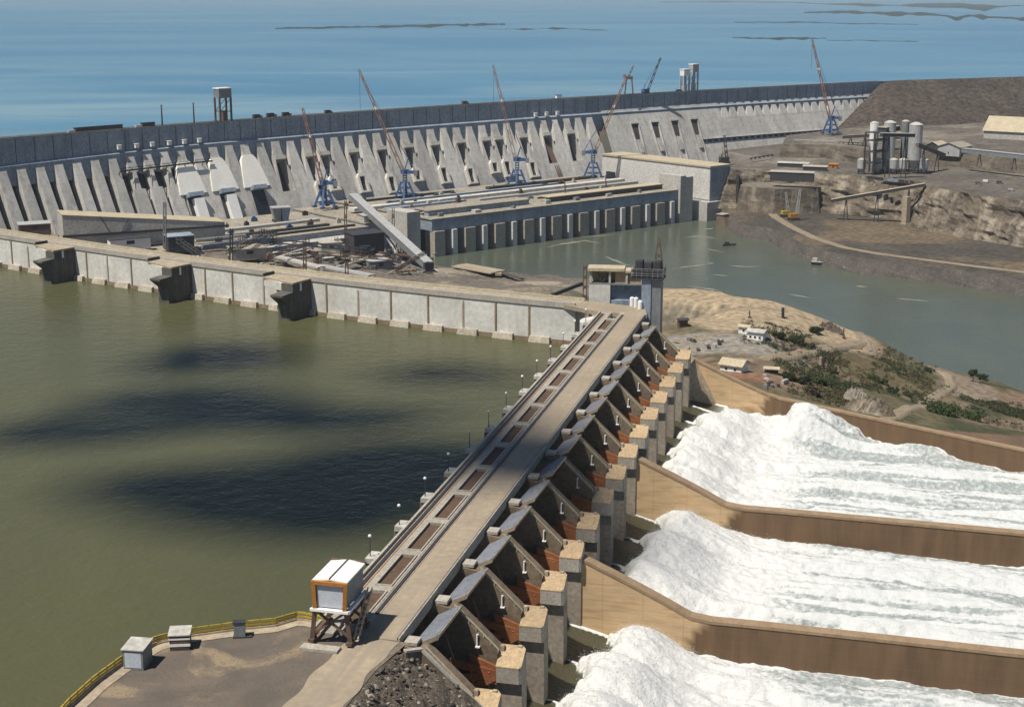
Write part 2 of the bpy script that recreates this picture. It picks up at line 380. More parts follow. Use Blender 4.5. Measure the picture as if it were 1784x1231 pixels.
b = MB(); b.poly([v3(-900, 500, 0), v3(2600, 500, 0), v3(2600, 2300, 0), v3(-900, 2300, 0)]); b.build('river', 'river_water', kind='structure')

# ------------------------------------------------------------------ terrain below the dams: measured heights joined by a smooth surface
ctl = []
for px, py, z in ((1150, 512, 99), (1250, 509, 98), (1350, 527, 95), (1412, 546, 88), (1160, 560, 100), (1300, 560, 97), (1200, 605, 105), (1240, 625, 106), (1278, 650, 107),
                  (1330, 655, 104), (1350, 600, 97), (1400, 590, 92), (1452, 575, 83), (1522, 590, 74), (1480, 620, 80), (1400, 640, 93), (1430, 690, 97),
                  (1540, 715, 92), (1500, 690, 93), (1600, 690, 70), (1655, 665, 58), (1622, 640, 55), (1700, 656, 46), (1784, 682, 40), (1640, 722, 74), (1784, 770, 72), (1700, 740, 74),
                  (1900, 740, 45), (1900, 830, 66),
                  (450, 440, 26), (600, 460, 18), (700, 480, 12), (800, 472, 6), (760, 492, 10), (900, 489, 5), (980, 488, 12), (860, 480, 4), (300, 425, 34), (100, 405, 44), (0, 400, 48),
                  (940, 510, 45), (985, 505, 60), (500, 405, 22), (640, 425, 14), (1180, 500, 96), (1220, 503, 97), (1130, 500, 100)):
    p = at(px, py, z); ctl.append((p.x, p.y, z))
for px, py in ((1290, 498), (1370, 505), (1440, 528), (1545, 570), (1640, 603), (1720, 632), (1850, 668), (830, 440), (930, 462), (1010, 478), (1060, 485), (1130, 490)):
    p = at(px, py, -8); ctl.append((p.x, p.y, -8))
for px, py, z, k in ((1290, 509, 97, 70), (1370, 527, 94, 70), (1415, 546, 88, 60), (1530, 588, 74, 60), (1645, 632, 54, 55), (1710, 655, 46, 55), (1784, 675, 40, 60)):
    p = at(px, py, z); q = p+p.normalized().to_3d()*0; d = Vector((p.x, p.y, 0)).normalized()
    q = Vector((p.x, p.y, 0))+d*k; ctl.append((q.x, q.y, z-k*0.75)); q = q+d*70; ctl.append((q.x, q.y, -10))
for t in np.linspace(40, WING.len-60, 14):
    q = WING.q(t, 40, 0); ctl.append((q.x, q.y, 62)); q = WING.q(t, 190, 0); ctl.append((q.x, q.y, 26 if q.x < -150 else 12))
for x, y in ((300, 1500), (260, 1300), (420, 1250), (600, 1200), (900, 1100), (1000, 1500), (600, 1600), (300, 1850), (60, 1700), (-40, 1640), (900, 1900), (1200, 1300), (1100, 900)):
    ctl.append((x, y, -14))
for x in (100, 300, 500, 700, 900): p = DAM.q(DAM.near(at(x, crest_px(x), CREST)), 75, 0); ctl.append((p.x, p.y, 18))
for x, y, z in ((-600, 1300, 40), (-520, 1250, 36), (480, 500, 60), (700, 650, 40), (600, 480, 50)): ctl.append((x, y, z))
ctl = np.array(ctl, float)
def tps_fit(P):
    x = P[:, :2]/1000; n = len(x); r = np.linalg.norm(x[:, None]-x[None], axis=2)
    K = np.where(r > 0, r*r*np.log(np.maximum(r, 1e-9)), 0)+np.eye(n)*2e-5
    A = np.zeros((n+3, n+3)); A[:n, :n] = K; A[:n, n] = 1; A[:n, n+1:] = x; A[n, :n] = 1; A[n+1:, :n] = x.T
    return x, np.linalg.solve(A, np.concatenate([P[:, 2], [0, 0, 0]]))
TPX, TPC = tps_fit(ctl)
def ground_z(X, Y, rough=True):
    X = np.asarray(X, float); Y = np.asarray(Y, float); s = X.shape; q = np.stack([X.ravel(), Y.ravel()], 1)
    z = TPC[-3]+(q/1000)@TPC[-2:]
    for k in range(0, len(q), 20000):
        d = np.linalg.norm(q[k:k+20000, None]/1000-TPX[None], axis=2)
        z[k:k+20000] += np.where(d > 0, d*d*np.log(np.maximum(d, 1e-9)), 0)@TPC[:-3]
    z = z.reshape(s)
    cap = 99.5-0.03*np.clip(Y-800, 0, 200); z = np.where((X > 40) & (Y > 740), np.minimum(z, cap+0.08*np.maximum(z-cap, 0)), z)
    if rough: z = z+(fbm(X/38, Y/38, 5, 3)-0.5)*5.0+(fbm(X/7, Y/7, 3, 9)-0.5)*1.3
    return z
def gz(x, y): return float(ground_z(np.array([x]), np.array([y]))[0])
def gp(px, py, z):
    """where a sight line first meets the terrain"""
    zs = np.linspace(124, 1, 160); P = [at(px, py, h) for h in zs]
    g = ground_z(np.array([p.x for p in P]), np.array([p.y for p in P]))
    k = np.nonzero(g >= zs)[0]
    return at(px, py, z) if not len(k) else at(px, py, float(g[k[0]]))
def wall_u(v): return 331-0.515*(v-82) if v > 82 else 338-(v-44)*0.18
gx, gy = np.meshgrid(np.arange(-760, 1100, 5.0), np.arange(470, 2000, 5.0), indexing='ij')
gzv = ground_z(gx, gy)
uu = (gx+38.8266)*0.238944+(gy-353.1325)*0.971033; vv = (gx+38.8266)*0.971033-(gy-353.1325)*0.238944
wu = np.where(vv > 82, 331-0.515*(vv-82), 338-(vv-44)*0.18)
dead = inside(gx, gy, RINGX, RINGY) | ((uu < wu+1) & (vv > 8)) | (gzv < -6)
F = grid_faces(*gx.shape); keep = ~dead.ravel()[F].any(1); F = F[keep]
V = np.stack([gx, gy, gzv], -1).reshape(-1, 3); used = np.unique(F); mp = np.full(len(V), -1); mp[used] = np.arange(len(used))
# terrain colours: sandy levelled ground, scrub slopes, red patches; all soil types, chosen by place
def terrain_mat():
    m = bpy.data.materials.new('terrain_soil'); m.use_nodes = True; nt = m.node_tree; n = nt.nodes; l = nt.links
    b = n['Principled BSDF']; b.inputs['Roughness'].default_value = 0.95; b.inputs['Specular IOR Level'].default_value = 0.2
    geo = n.new('ShaderNodeNewGeometry'); at_ = n.new('ShaderNodeVertexColor'); at_.layer_name = 'soil'
    nz = n.new('ShaderNodeTexNoise'); nz.inputs['Scale'].default_value = 0.25; nz.inputs['Detail'].default_value = 8; l.new(geo.outputs['Position'], nz.inputs['Vector'])
    r = n.new('ShaderNodeMapRange'); r.inputs[1].default_value = 0.3; r.inputs[2].default_value = 0.7; r.inputs[3].default_value = 0.55; r.inputs[4].default_value = 1.25; l.new(nz.outputs[0], r.inputs[0])
    x = n.new('ShaderNodeVectorMath'); x.operation = 'SCALE'; l.new(at_.outputs[0], x.inputs[0]); l.new(r.outputs[0], x.inputs[3])
    l.new(x.outputs[0], b.inputs['Base Color'])
    bp = n.new('ShaderNodeBump'); bp.inputs['Strength'].default_value = 0.5; bp.inputs['Distance'].default_value = 0.5; l.new(nz.outputs[0], bp.inputs['Height']); l.new(bp.outputs[0], b.inputs['Normal'])
    MATS['terrain_soil'] = m
terrain_mat()
terrain = np_mesh('terrain', V[used], mp[F], 'terrain_soil', kind='structure')
X, Y, Z = V[used].T
n1 = fbm(X/60, Y/60, 5, 21); n2 = fbm(X/22, Y/22, 4, 33)
sl = np.hypot(*np.gradient(gzv, 5.0)).ravel()[used]
soil = np.array([0.19, 0.14, 0.098])[None]*np.ones((len(X), 1))
def blend(c, w): 
    global soil
    w = np.clip(w, 0, 1)[:, None]; soil = soil*(1-w)+np.array(c)[None]*w
blend((0.11, 0.10, 0.055), sstep(0.45, 0.6, n1)*0.9)                     # dry scrub
blend((0.05, 0.06, 0.028), sstep(0.5, 0.62, n2)*0.85)                    # greener scrub
yardw = sstep(60, -60, X-0.28*(Y-1000)); blend((0.15, 0.13, 0.11), yardw*0.9); blend((0.27, 0.23, 0.18), yardw*sstep(0.5, 0.62, n2)*0.7)
blend((0.23, 0.13, 0.075), sstep(0.64, 0.74, fbm(X/30, Y/30, 4, 55))*0.3)  # laterite
def near_px(pts, z, w):
    q = np.full(len(X), 1e9); P = [gp(a, b_, z) for a, b_ in pts]
    for a, b_ in zip(P, P[1:]):
        dx, dy = b_.x-a.x, b_.y-a.y; t = np.clip(((X-a.x)*dx+(Y-a.y)*dy)/(dx*dx+dy*dy), 0, 1)
        q = np.minimum(q, np.hypot(X-a.x-t*dx, Y-a.y-t*dy))
    return 1-sstep(w*0.75, w, q+(n2-0.5)*4)
blend((0.36, 0.28, 0.185), near_px([(1170, 525), (1260, 525), (1340, 540), (1390, 550)], 97, 55))
blend((0.34, 0.27, 0.18), near_px([(1165, 550), (1290, 560), (1370, 562)], 97, 40))
blend((0.12, 0.10, 0.09), near_px([(1150, 530), (1200, 532), (1300, 535)], 98, 1.6))
blend((0.27, 0.25, 0.22), near_px([(1190, 600), (1260, 595), (1330, 600)], 100, 26)*0.8)
blend((0.25, 0.13, 0.08), near_px([(1270, 658), (1335, 660)], 105, 7)*0.8)
blend((0.12, 0.10, 0.05), near_px([(1530, 660), (1600, 660)], 80, 30)*0.8)
blend((0.22, 0.175, 0.13), near_px([(1660, 655), (1690, 668), (1685, 690)], 52, 20))
blend((0.33, 0.28, 0.21), near_px([(780, 470), (860, 478), (940, 492)], 6, 22)*0.9)
blend((0.15, 0.13, 0.11), near_px([(650, 470), (300, 430)], 30, 60)*0.7)
blend((0.09, 0.08, 0.07), sstep(9, 3, Z+(n2-0.5)*6)*0.7)
blend((0.14, 0.125, 0.10), sstep(0.55, 0.8, sl)*0.7)
ca = terrain.data.color_attributes.new('soil', 'FLOAT_COLOR', 'POINT')
ca.data.foreach_set('color', np.concatenate([soil, np.ones((len(X), 1))], 1).astype(np.float32).ravel())

# dirt roads over the peninsula, draped on the ground
def dirt_road(pts, z, w):
    L = Line([gp(a, b_, z) for a, b_ in pts]); rows = []
    for t in np.linspace(0, L.len, max(12, int(L.len/3))):
        row = []
        for o_ in (-1.3, -1, -0.5, 0, 0.5, 1, 1.3): p = L.q(t, o_*w*(1+0.12*math.sin(t*0.21)), 0); row.append(p)
        rows.append(row)
    A = np.array(rows, float); zz = ground_z(A[..., 0], A[..., 1]); zz = 0.5*zz+0.5*zz.max(1, keepdims=True); k = np.ones(5)/5
    zz = np.apply_along_axis(lambda v: np.convolve(np.pad(v, 2, 'edge'), k, 'valid'), 0, zz); A[..., 2] = zz+0.2; A[:, (0, 6), 2] -= 1.8
    mb = MB(); mb.grid(A); return mb.build('road', 'sand_road', kind='structure', smooth=True)
dirt_road([(1262, 628), (1300, 627), (1345, 622), (1390, 616), (1440, 608), (1480, 601), (1512, 594), (1518, 586), (1495, 580)], 85, 3.6)
dirt_road([(1537, 737), (1560, 723), (1590, 709), (1620, 697), (1645, 683), (1658, 669), (1650, 655), (1628, 642)], 66, 3.0)
dirt_road([(1180, 598), (1230, 586), (1275, 577)], 99, 2.0)
dirt_road([(1155, 558), (1200, 545), (1225, 536), (1300, 536), (1370, 543)], 98, 1.5)

# ------------------------------------------------------------------ terraces of the far bank
def plateau(name, pts, zt, zb, batter, m_top, m_side, rough=2.0, step=10, seed=1, levels=6, **k):
    P = [at(x, y, zt) if not isinstance(x, Vector) else x for x, y in pts]
    area = sum(a.x*b_.y-b_.x*a.y for a, b_ in zip(P, P[1:]+P[:1]))
    if area < 0: P = P[::-1]
    L = resample(P+[P[0]], step)[:-1]; n = len(L)
    nr = []
    for i in range(n):
        d = L[(i+1) % n]-L[i-1]; nr.append(Vector((d.y, -d.x, 0)).normalized())
    rows = []
    for j in range(levels+1):
        f = j/levels; z = zt+(zb-zt)*f; row = []
        for i in range(n):
            q = L[i]; s_ = i*step
            off = batter*f+(rough*(fbm(np.array([s_/22.0]), np.array([z/9.0]), 4, seed)[0]-0.5)*3*(0.25 if j == 0 else 1))
            row.append((q.x+nr[i].x*off, q.y+nr[i].y*off, z))
        rows.append(row)
    mb = MB(); mb.poly([Vector((x, y, zt)) for x, y, z in rows[0]])
    A = np.array([r+[r[0]] for r in rows]); mb.grid(A[:, :, :].transpose(0, 1, 2))
    o = mb.build(name, [m_top, m_side], kind='structure', **k)
    for p in o.data.polygons[1:]: p.material_index = 1
    import bmesh
    bm = bmesh.new(); bm.from_mesh(o.data); bmesh.ops.remove_doubles(bm, verts=bm.verts, dist=0.001); bmesh.ops.recalc_face_normals(bm, faces=bm.faces); bm.to_mesh(o.data); bm.free()
    return o
plateau('riverbank', [(1262, 372), (1300, 392), (1345, 398), (1395, 422), (1440, 437), (1500, 450), (1600, 462), (1700, 474), (1784, 486), (1960, 515), (2300, 380), (1900, 300), (1400, 300), (1240, 330)], 15, -6, 9, 'ground_dark', 'river_wall', 1.0, 12, 2)
plateau('lower_terrace_ground', [(1290, 324), (1350, 329), (1425, 328), (1452, 316), (1455, 300), (1290, 300)], 46, 12, 5, 'ground_yard', 'cliff_rock', 1.2, 10, 5)
plateau('yard_ground', [(1272, 297), (1330, 294), (1420, 300), (1445, 303), (1520, 308), (1600, 315), (1625, 326), (1700, 339), (1784, 350), (1950, 372), (2200, 300), (1950, 225), (1560, 228), (1260, 262)], 62, 12, 22, 'ground_yard', 'cliff_rock', 5.0, 6, 11, 14)
plateau('upper_terrace_ground', [(1366, 251), (1440, 252), (1510, 262), (1580, 262), (1640, 266), (1784, 277), (2000, 290), (2100, 235), (1700, 210), (1530, 217), (1370, 236)], 80, 60, 7, 'ground_yard', 'cliff_dark', 2.0, 10, 17)
# road along the far river bank, laid on the bench
mb = MB(); rp = [at(x, y, 15.25) for x, y in ((1305, 352), (1335, 362), (1350, 378), (1380, 396), (1420, 415), (1470, 431), (1530, 442), (1600, 451), (1700, 464), (1784, 474), (1950, 500))]
rl = Line(rp)
ts = np.linspace(0, rl.len, 60)
mb.grid(np.array([[rl.q(t, -6-2*(k == 0), 15.25), ] + [rl.q(t, 0, 15.3), rl.q(t, 5, 15.25)] for k, t in enumerate(ts)], float)); mb.build('road', 'sand_road', kind='structure')
# rockfill embankment running on from the main dam
prof = [(-40, 112), (-12, 138.5), (-8, CREST), (6, CREST), (150, 78), (190, 64)]
ts = np.concatenate([np.linspace(0, 700, 110), np.linspace(730, EMBL.len, 12)])
rows = []
for t in ts:
    row = []
    for off, z in prof[:4]: row.append(EMBL.q(t, off, z))
    for k in range(1, 25):
        f = k/24; off = 6+184*f; z = CREST-76*f
        j = (fbm(np.array([t/18]), np.array([off/18]), 4, 4)[0]-0.5)*3.2
        row.append(EMBL.q(t, off+j, z+j))
    rows.append(row)
# rounded end resting against the dam face
d0 = EMBL.tan(0); n0 = EMBL.nrm(0); end = []
for a in np.linspace(78, 8, 9):
    ca_, sa_ = math.cos(math.radians(a)), math.sin(math.radians(a)); row = []
    dirv = n0*ca_-d0*sa_
    for off, z in prof[:4]: row.append(EMBL.q(0, off, z)-d0*0.3*a/78)
    for k in range(1, 25):
        f = k/24; off = (6+184*f)*(1.0 if True else 1); p = EMBL.at(0)+dirv*off*0.95; row.append(Vector((p.x, p.y, CREST-76*f+(fbm(np.array([p.x/18]), np.array([p.y/18]), 4, 4)[0]-0.5)*3)))
    end.append(row)
mb = MB(); mb.grid(np.array(end+rows, float)[:, ::-1]); emb = mb.build('embankment_hill', 'rockfill', kind='structure')
# low land far across the reservoir
def far_land(name, pts, h, seed):
    V = []; F = []; mb = MB()
    up = [at(x, y0, LAKE) for x, y0, y1 in pts]; lo = [at(x, y1, LAKE) for x, y0, y1 in pts]
    U, L_ = resample(up, 250), None
    rows = []
    xs_ = np.linspace(0, len(pts)-1, 60); q0 = np.array([p[:] for p in up]); q1 = np.array([p[:] for p in lo]); ii = np.arange(len(pts))
    up = [Vector([np.interp(x, ii, q0[:, c]) for c in range(3)]) for x in xs_]; lo = [Vector([np.interp(x, ii, q1[:, c]) for c in range(3)]) for x in xs_]
    pts = list(xs_); fa = fbm(xs_*2.3, xs_*0+seed, 4, seed); fb = fbm(xs_*2.9, xs_*0+seed+9, 4, seed+3)
    for k in range(9):
        f = k/8; row = []
        for i in range(len(pts)):
            p = up[i].lerp(lo[i], 0.5+(f-0.5)*(0.15+1.7*np.clip((fb[i]-0.3)*1.6, 0, 1))+(fa[i]-0.5)*0.9); row.append(Vector((p.x, p.y, LAKE-1+h*math.sin(math.pi*f)*(0.4+vnoise(np.array([i*1.7]), np.array([k*0.9]), seed)[0]))))
        rows.append(row)
    mb.grid(np.array(rows, float)); return mb.build(name, 'island_soil', kind='structure', smooth=True)
for nm, pts, h, sd in (('land', [(1400, 22, 23), (1480, 19, 24), (1560, 21, 28), (1640, 23, 34), (1700, 25, 37), (1784, 28, 41), (1900, 30, 45), (2100, 28, 48)], 8, 1),
        ('land', [(1150, 4, 5), (1300, 2, 6), (1420, 4, 9), (1540, 6, 12), (1660, 7, 15), (1784, 8, 17), (2000, 10, 20)], 8, 11),
        ('island', [(480, 50, 51), (560, 47.5, 50.5), (640, 45.5, 49), (720, 43.5, 48), (800, 41, 46.5), (850, 40.5, 45), (880, 42, 43.5)], 6, 2),
        ('island', [(850, 51, 52), (940, 48.5, 52.5), (1020, 50, 53), (1060, 52, 53.5)], 2, 6),
        ('island', [(1275, 66, 67), (1330, 64.5, 69), (1400, 64.5, 70), (1440, 67, 69)], 3, 3),
        ('island', [(1440, 70, 71), (1500, 69, 72.5), (1570, 70.5, 73), (1600, 72, 73)], 2, 7),
        ('island', [(1280, 39, 40), (1380, 37.5, 41), (1500, 40.5, 43), (1600, 42.5, 44)], 3, 5)):
    far_land(nm, pts, h, sd)
# cumulus clouds high above the lake; they shade a patch of water and deck
def cloud(cx, cy, z, rx, ry, n, seed):
    rr = random.Random(seed); mb = MB(); 
    import bmesh
    bm = bmesh.new()
    for i in range(n):
        a = rr.random()*6.283; r = math.sqrt(rr.random())*(1.0 if rr.random() < 0.75 else 1.25)
        x = cx+math.cos(a)*r*rx; y = cy+math.sin(a)*r*ry; s = rr.uniform(6, 20)*(1.3-0.75*min(r, 1.2))
        bmesh.ops.create_icosphere(bm, subdivisions=1, radius=s, matrix=Matrix.Translation((x, y, z+rr.uniform(0, 22)*(1.2-r*0.7)))@Matrix.Diagonal((1.2, 1.2, 0.7, 1)))
    me = bpy.data.meshes.new('cloud'); bm.to_mesh(me); bm.free(); me.polygons.foreach_set('use_smooth', [True]*len(me.polygons))
    me.materials.append(M['cloud_white']); o = bpy.data.objects.new('clouds', me); COL.objects.link(o); o['kind'] = 'structure'
mat('cloud_white', (0.9, 0.9, 0.9), (0.85, 0.85, 0.86), 0.01, 1.0, spec=0.0, fine=0)
CLOUDZ = 2300
def over(px, py, z=LAKE):
    p = at(px, py, z); k = (CLOUDZ-z)/SUN_DIR.z; return p.x+SUN_DIR.x*k, p.y+SUN_DIR.y*k
for px, py, rx, ry, n, sd in ((565, 862, 32, 40, 240, 1), (415, 865, 27, 28, 120, 2), (270, 850, 22, 15, 36, 10), (690, 812, 24, 26, 105, 8), (900, 798, 22, 22, 230, 9), (800, 815, 20, 24, 90, 19), (350, 625, 34, 26, 26, 3), (330, 700, 40, 20, 24, 5), (490, 735, 48, 18, 26, 7), (780, 655, 26, 14, 9, 4), (120, 750, 40, 16, 14, 6)):
    x, y = over(px, py, CREST if px > 860 else LAKE); cloud(x, y, CLOUDZ, rx, ry, n, sd)
mat('white_sheet', (0.88, 0.86, 0.80), (0.80, 0.78, 0.72), 0.05, fine=0.06)
# ------------------------------------------------------------------ main dam
D0, D1, Z0, Z1 = 2.0, 40.0, 118.0, 34.0
def z_top(t): return Z0-6.5*min(1.0, max(0.0, 1-t/330.0))
def face(t, q, out=0.0):
    """point on the downstream slope: t along the dam, q 0 top..1 toe, out metres off the slope"""
    return DAM.q(t, D0+(D1-D0)*q+out*0.91, z_top(t)+(Z1-z_top(t))*q+out*0.41)
def t_px(x): return DAM.near(at(x, crest_px(x), CREST))
main_dam = root('main_dam', 'long hollow gravity dam of pale concrete with a dark crest band, across the whole valley', 'dam', DAM.at(DAM.len*0.5))
tp = np.arange(0, DAM.len+1, 8.0)
def strip(name, prof_, m, closed=True):
    mb = MB(); rows = [[DAM.q(t, o_, z) for o_, z in prof_+([prof_[0]] if closed else [])] for t in tp]
    mb.grid(np.array(rows, float)[:, ::-1])
    if closed:
        mb.poly([DAM.q(0, o_, z) for o_, z in prof_]); mb.poly([DAM.q(DAM.len, o_, z) for o_, z in prof_][::-1])
    return mb.build(name, m, main_dam)
mb = MB(); rows = [[DAM.q(t, o_, z) for o_, z in ((-12, 95), (-12, CREST), (0.5, CREST), (0.5, z_top(t)+1), (4, z_top(t)-1), (4, 92), (-12, 95))] for t in tp]
mb.grid(np.array(rows, float)[:, ::-1]); mb.build('crest_wall', 'crest_concrete', main_dam)
for t in np.arange(6, DAM.len-30, 21.8):
    mb = MB(); j_ = [(-0.3, 0.4), (0.3, 0.4), (0.3, 0.75), (-0.3, 0.75)]; mb.hexa([DAM.q(t+s_, o_, z_top(t)+1) for s_, o_ in j_], [DAM.q(t+s_, o_, CREST-1) for s_, o_ in j_]); mb.build('crest_joint', 'rail_steel', main_dam)
strip('crest_road', [(-11, CREST+0.1), (-11, CREST+0.25), (-0.8, CREST+0.25), (-0.8, CREST+0.1)], 'crest_road')
strip('parapet', [(-0.5, CREST), (-0.5, CREST+1.2), (0.3, CREST+1.2), (0.3, CREST)], 'crest_road')
strip('upstream_parapet', [(-12, CREST), (-12, CREST+1.2), (-11.3, CREST+1.2), (-11.3, CREST)], 'parapet_light')
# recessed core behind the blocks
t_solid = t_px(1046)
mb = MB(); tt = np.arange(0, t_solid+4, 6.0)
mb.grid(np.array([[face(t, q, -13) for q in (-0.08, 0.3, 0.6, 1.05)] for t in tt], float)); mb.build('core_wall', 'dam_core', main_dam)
tt0, tt1 = t_px(1258), t_px(1497); TP_ = (tt1-tt0)/17
tt = np.linspace(t_solid, DAM.len, 60)
mb = MB(); mb.grid(np.array([[face(t, q, 0) for q in np.linspace(0.2, 1.05, 7)] for t in tt], float))
for ta, tb in ((t_solid, tt0-TP_/2), (tt1+TP_/2, DAM.len)): mb.grid(np.array([[face(t, q, 0) for q in (-0.05, 0.08, 0.2)] for t in np.linspace(ta, tb, 20)], float))
# solid face stays closed; dark panels stand in for the four shaded bays
solid = mb.build('downstream_face', 'dam_concrete', main_dam)
cuts = MB()
def slab_on(mb, t0, t1, q0, q1, out0, out1, tq=None):
    """block lying on the slope; tq = (t0,t1) at the lower end"""
    a0, a1 = tq or (t0, t1)
    A = [face(t0, q0, out0), face(t1, q0, out0), face(a1, q1, out0), face(a0, q1, out0)]
    B = [face(t0, q0, out1), face(t1, q0, out1), face(a1, q1, out1), face(a0, q1, out1)]
    mb.hexa(A[::-1], B[::-1]); return mb
SP = 21.8
k = 0; tc = 8.0
open_px = [475, 522, 570, 617, 662, 708, 750, 792, 834, 871, 909, 949, 984]
open_t = [t_px(x-7) for x in open_px]
curt_t = [t_px(x) for x in (322, 372, 418)]
blocks = []
while tc < t_solid-6: blocks.append(tc); tc += SP
snap = lambda T: min(range(len(blocks)), key=lambda i: abs(blocks[i]-T))
open_b = {snap(T): i for i, T in enumerate(open_t)}; curt_b = {snap(T): i for i, T in enumerate(curt_t)}
t_left = t_px(300)
for i, tc in enumerate(blocks):
    long_slot = tc < t_left
    hw = [(0.0, 6.2), (0.1, 4.9), (0.45, 5.7), (0.75, 6.6), (1.04, 7.6)] if long_slot else [(0.0, 6.0), (0.1, 5.0), (0.3, 7.0), (0.52, 10.7), (1.1, 10.88)]
    if i in open_b or i in curt_b: hw = [(0.0, 6.0), (0.14, 5.2), (0.3, 7.2), (0.5, 10.7), (1.1, 10.88)]
    if t_px(198) < tc < t_px(300): hw = [(0.0, 6.0), (0.1, 5.2), (0.25, 6.4), (0.26, 2.3), (0.47, 2.6), (0.48, 7.6), (1.1, 9.6)]; long_slot = True
    jit = R.uniform(-0.25, 0.25)
    mb = MB()
    def h(q):
        for (a, wa), (b_, wb) in zip(hw, hw[1:]):
            if a <= q <= b_: return wa+(wb-wa)*(q-a)/(b_-a)
        return hw[-1][1]
    if i in open_b:
        j = open_b[i]; big = j in (0, 11, 12)
        o0, o1 = (0.30, 0.62) if not big else (0.30, 0.72)
        ho, ho2 = (5.9, 4.0) if not big else (6.4, 9.3)
        qs = [0.0, 0.16, o0]
        for a, b_ in zip(qs, qs[1:]): slab_on(mb, tc-h(a), tc+h(a), a, b_, -13, jit, (tc-h(b_), tc+h(b_)))
        qs = [o0, 0.45, 0.52, o1]
        for a, b_ in zip(qs, qs[1:]):
            fa, fb = (a-o0)/(o1-o0), (b_-o0)/(o1-o0); wa = ho+(ho2-ho)*fa; wb = ho+(ho2-ho)*fb
            slab_on(mb, tc-h(a), tc-wa, a, b_, -13, jit, (tc-h(b_), tc-wb)); slab_on(mb, tc+wa, tc+h(a), a, b_, -13, jit, (tc+wb, tc+h(b_)))
        slab_on(mb, tc-h(o1), tc+h(o1), o1, 1.04, -13, jit)
    elif long_slot:
        for (a, wa), (b_, wb) in zip(hw, hw[1:]): slab_on(mb, tc-wa, tc+wa, a, b_, -13, jit, (tc-wb, tc+wb))
    else:
        for (a, wa), (b_, wb) in zip(hw, hw[1:]): slab_on(mb, tc-wa, tc+wa, a, b_, -13, jit, (tc-wb, tc+wb))
    bt = mb.build('buttress', 'dam_concrete', main_dam)
    if i in open_b:
        mb = MB(); slab_on(mb, tc-7.2, tc+7.2, o0-0.05, o0, jit, 3.0); mb.build('sill', 'fresh_concrete', main_dam)
        if not big:      # penstock hood under the opening: an arched rim with dark inside
            mb = MB(); q0 = o1-0.02+(0.05 if j % 3 == 1 else 0); q1 = min(q0+(0.24 if j % 3 != 2 else 0.17), 0.93)
            for s_ in (-1, 1): slab_on(mb, tc+s_*5.6-1.5, tc+s_*5.6+1.5, q0+0.05, q1, jit, 4.4)
            slab_on(mb, tc-3.4, tc+3.4, q0-0.01, q0+0.04, jit, 4.4); 
            for s_ in (-1, 1):
                A = [face(tc+s_*3.4, q0-0.01, jit), face(tc+s_*7.1, q0+0.05, jit), face(tc+s_*4.1, q0+0.05, jit), face(tc+s_*3.4, q0+0.04, jit)]
                B = [face(tc+s_*3.4, q0-0.01, 4.4), face(tc+s_*7.1, q0+0.05, 4.4), face(tc+s_*4.1, q0+0.05, 4.4), face(tc+s_*3.4, q0+0.04, 4.4)]
                mb.hexa(A, B)
            slab_on(mb, tc-7.4, tc+7.4, q1, q1+0.025, jit, 5.0)
            mb.build('penstock_hood', 'pale_sheet', main_dam)
            mb = MB(); slab_on(mb, tc-4.0, tc+4.0, q0+0.05, q1-0.005, jit, 0.9); mb.build('penstock_opening', 'dark_steel', main_dam)
        elif j == 11:
            mb = MB()
            for s_ in (-1, 0, 1): mb.tube(face(tc+s_*3, 0.34, -5), face(tc+4+s_*3, 0.98, 1), 1.2)
            mb.build('penstock', 'brown_steel', main_dam)
    if i in curt_b:      # pale formwork sheets with an arched outlet below
        j = curt_b[i]
        mb = MB(); slab_on(mb, tc-7.0, tc+6.0, 0.20, 0.25, -3, 1.6, (tc-10.4, tc+9.4)); slab_on(mb, tc-10.4, tc+9.4, 0.25, 0.40, -5, 1.6, (tc-14.5, tc+14.0)); slab_on(mb, tc-14.5, tc+14.0, 0.40, 0.62, -5, 1.6, (tc-18.0, tc+18.0)); mb.build('formwork_sheet', 'white_sheet', main_dam)
        mb = MB(); slab_on(mb, tc-10.5, tc+9.0, 0.615, 0.665, jit, 7.5); mb.build('outlet_arch', 'crest_concrete', main_dam)
        mb = MB(); slab_on(mb, tc-9.5, tc+8.5, 0.665, 1.0, jit, 0.6); mb.build('outlet_opening', 'glass_dark', main_dam)
        if j < 2:
            mb = MB(); slab_on(mb, tc-5.0, tc+8.0, 0.69, 1.15, 0.6, 6.5); mb.build('outlet_chute', 'white_paint', main_dam)
# dark hollow bays under a gantry rail, at the left
mb = MB(); tA, tB = t_px(190), t_px(352)
for a in np.arange(tA, tB, 12): 
    mb.bar(face(a, 0.245, 4), face(min(a+12, tB), 0.245, 4), 1.6, 1.6); mb.bar(face(a, 0.215, 4), face(min(a+12, tB), 0.215, 4), 0.5, 0.5); mb.bar(face(a, 0.21, 4), face(a+6, 0.245, 4), 0.4)
    mb.bar(face(a, 0.245, 4), face(a, 0.28, -1), 0.8)
mb.build('catwalk', 'rail_steel', main_dam)
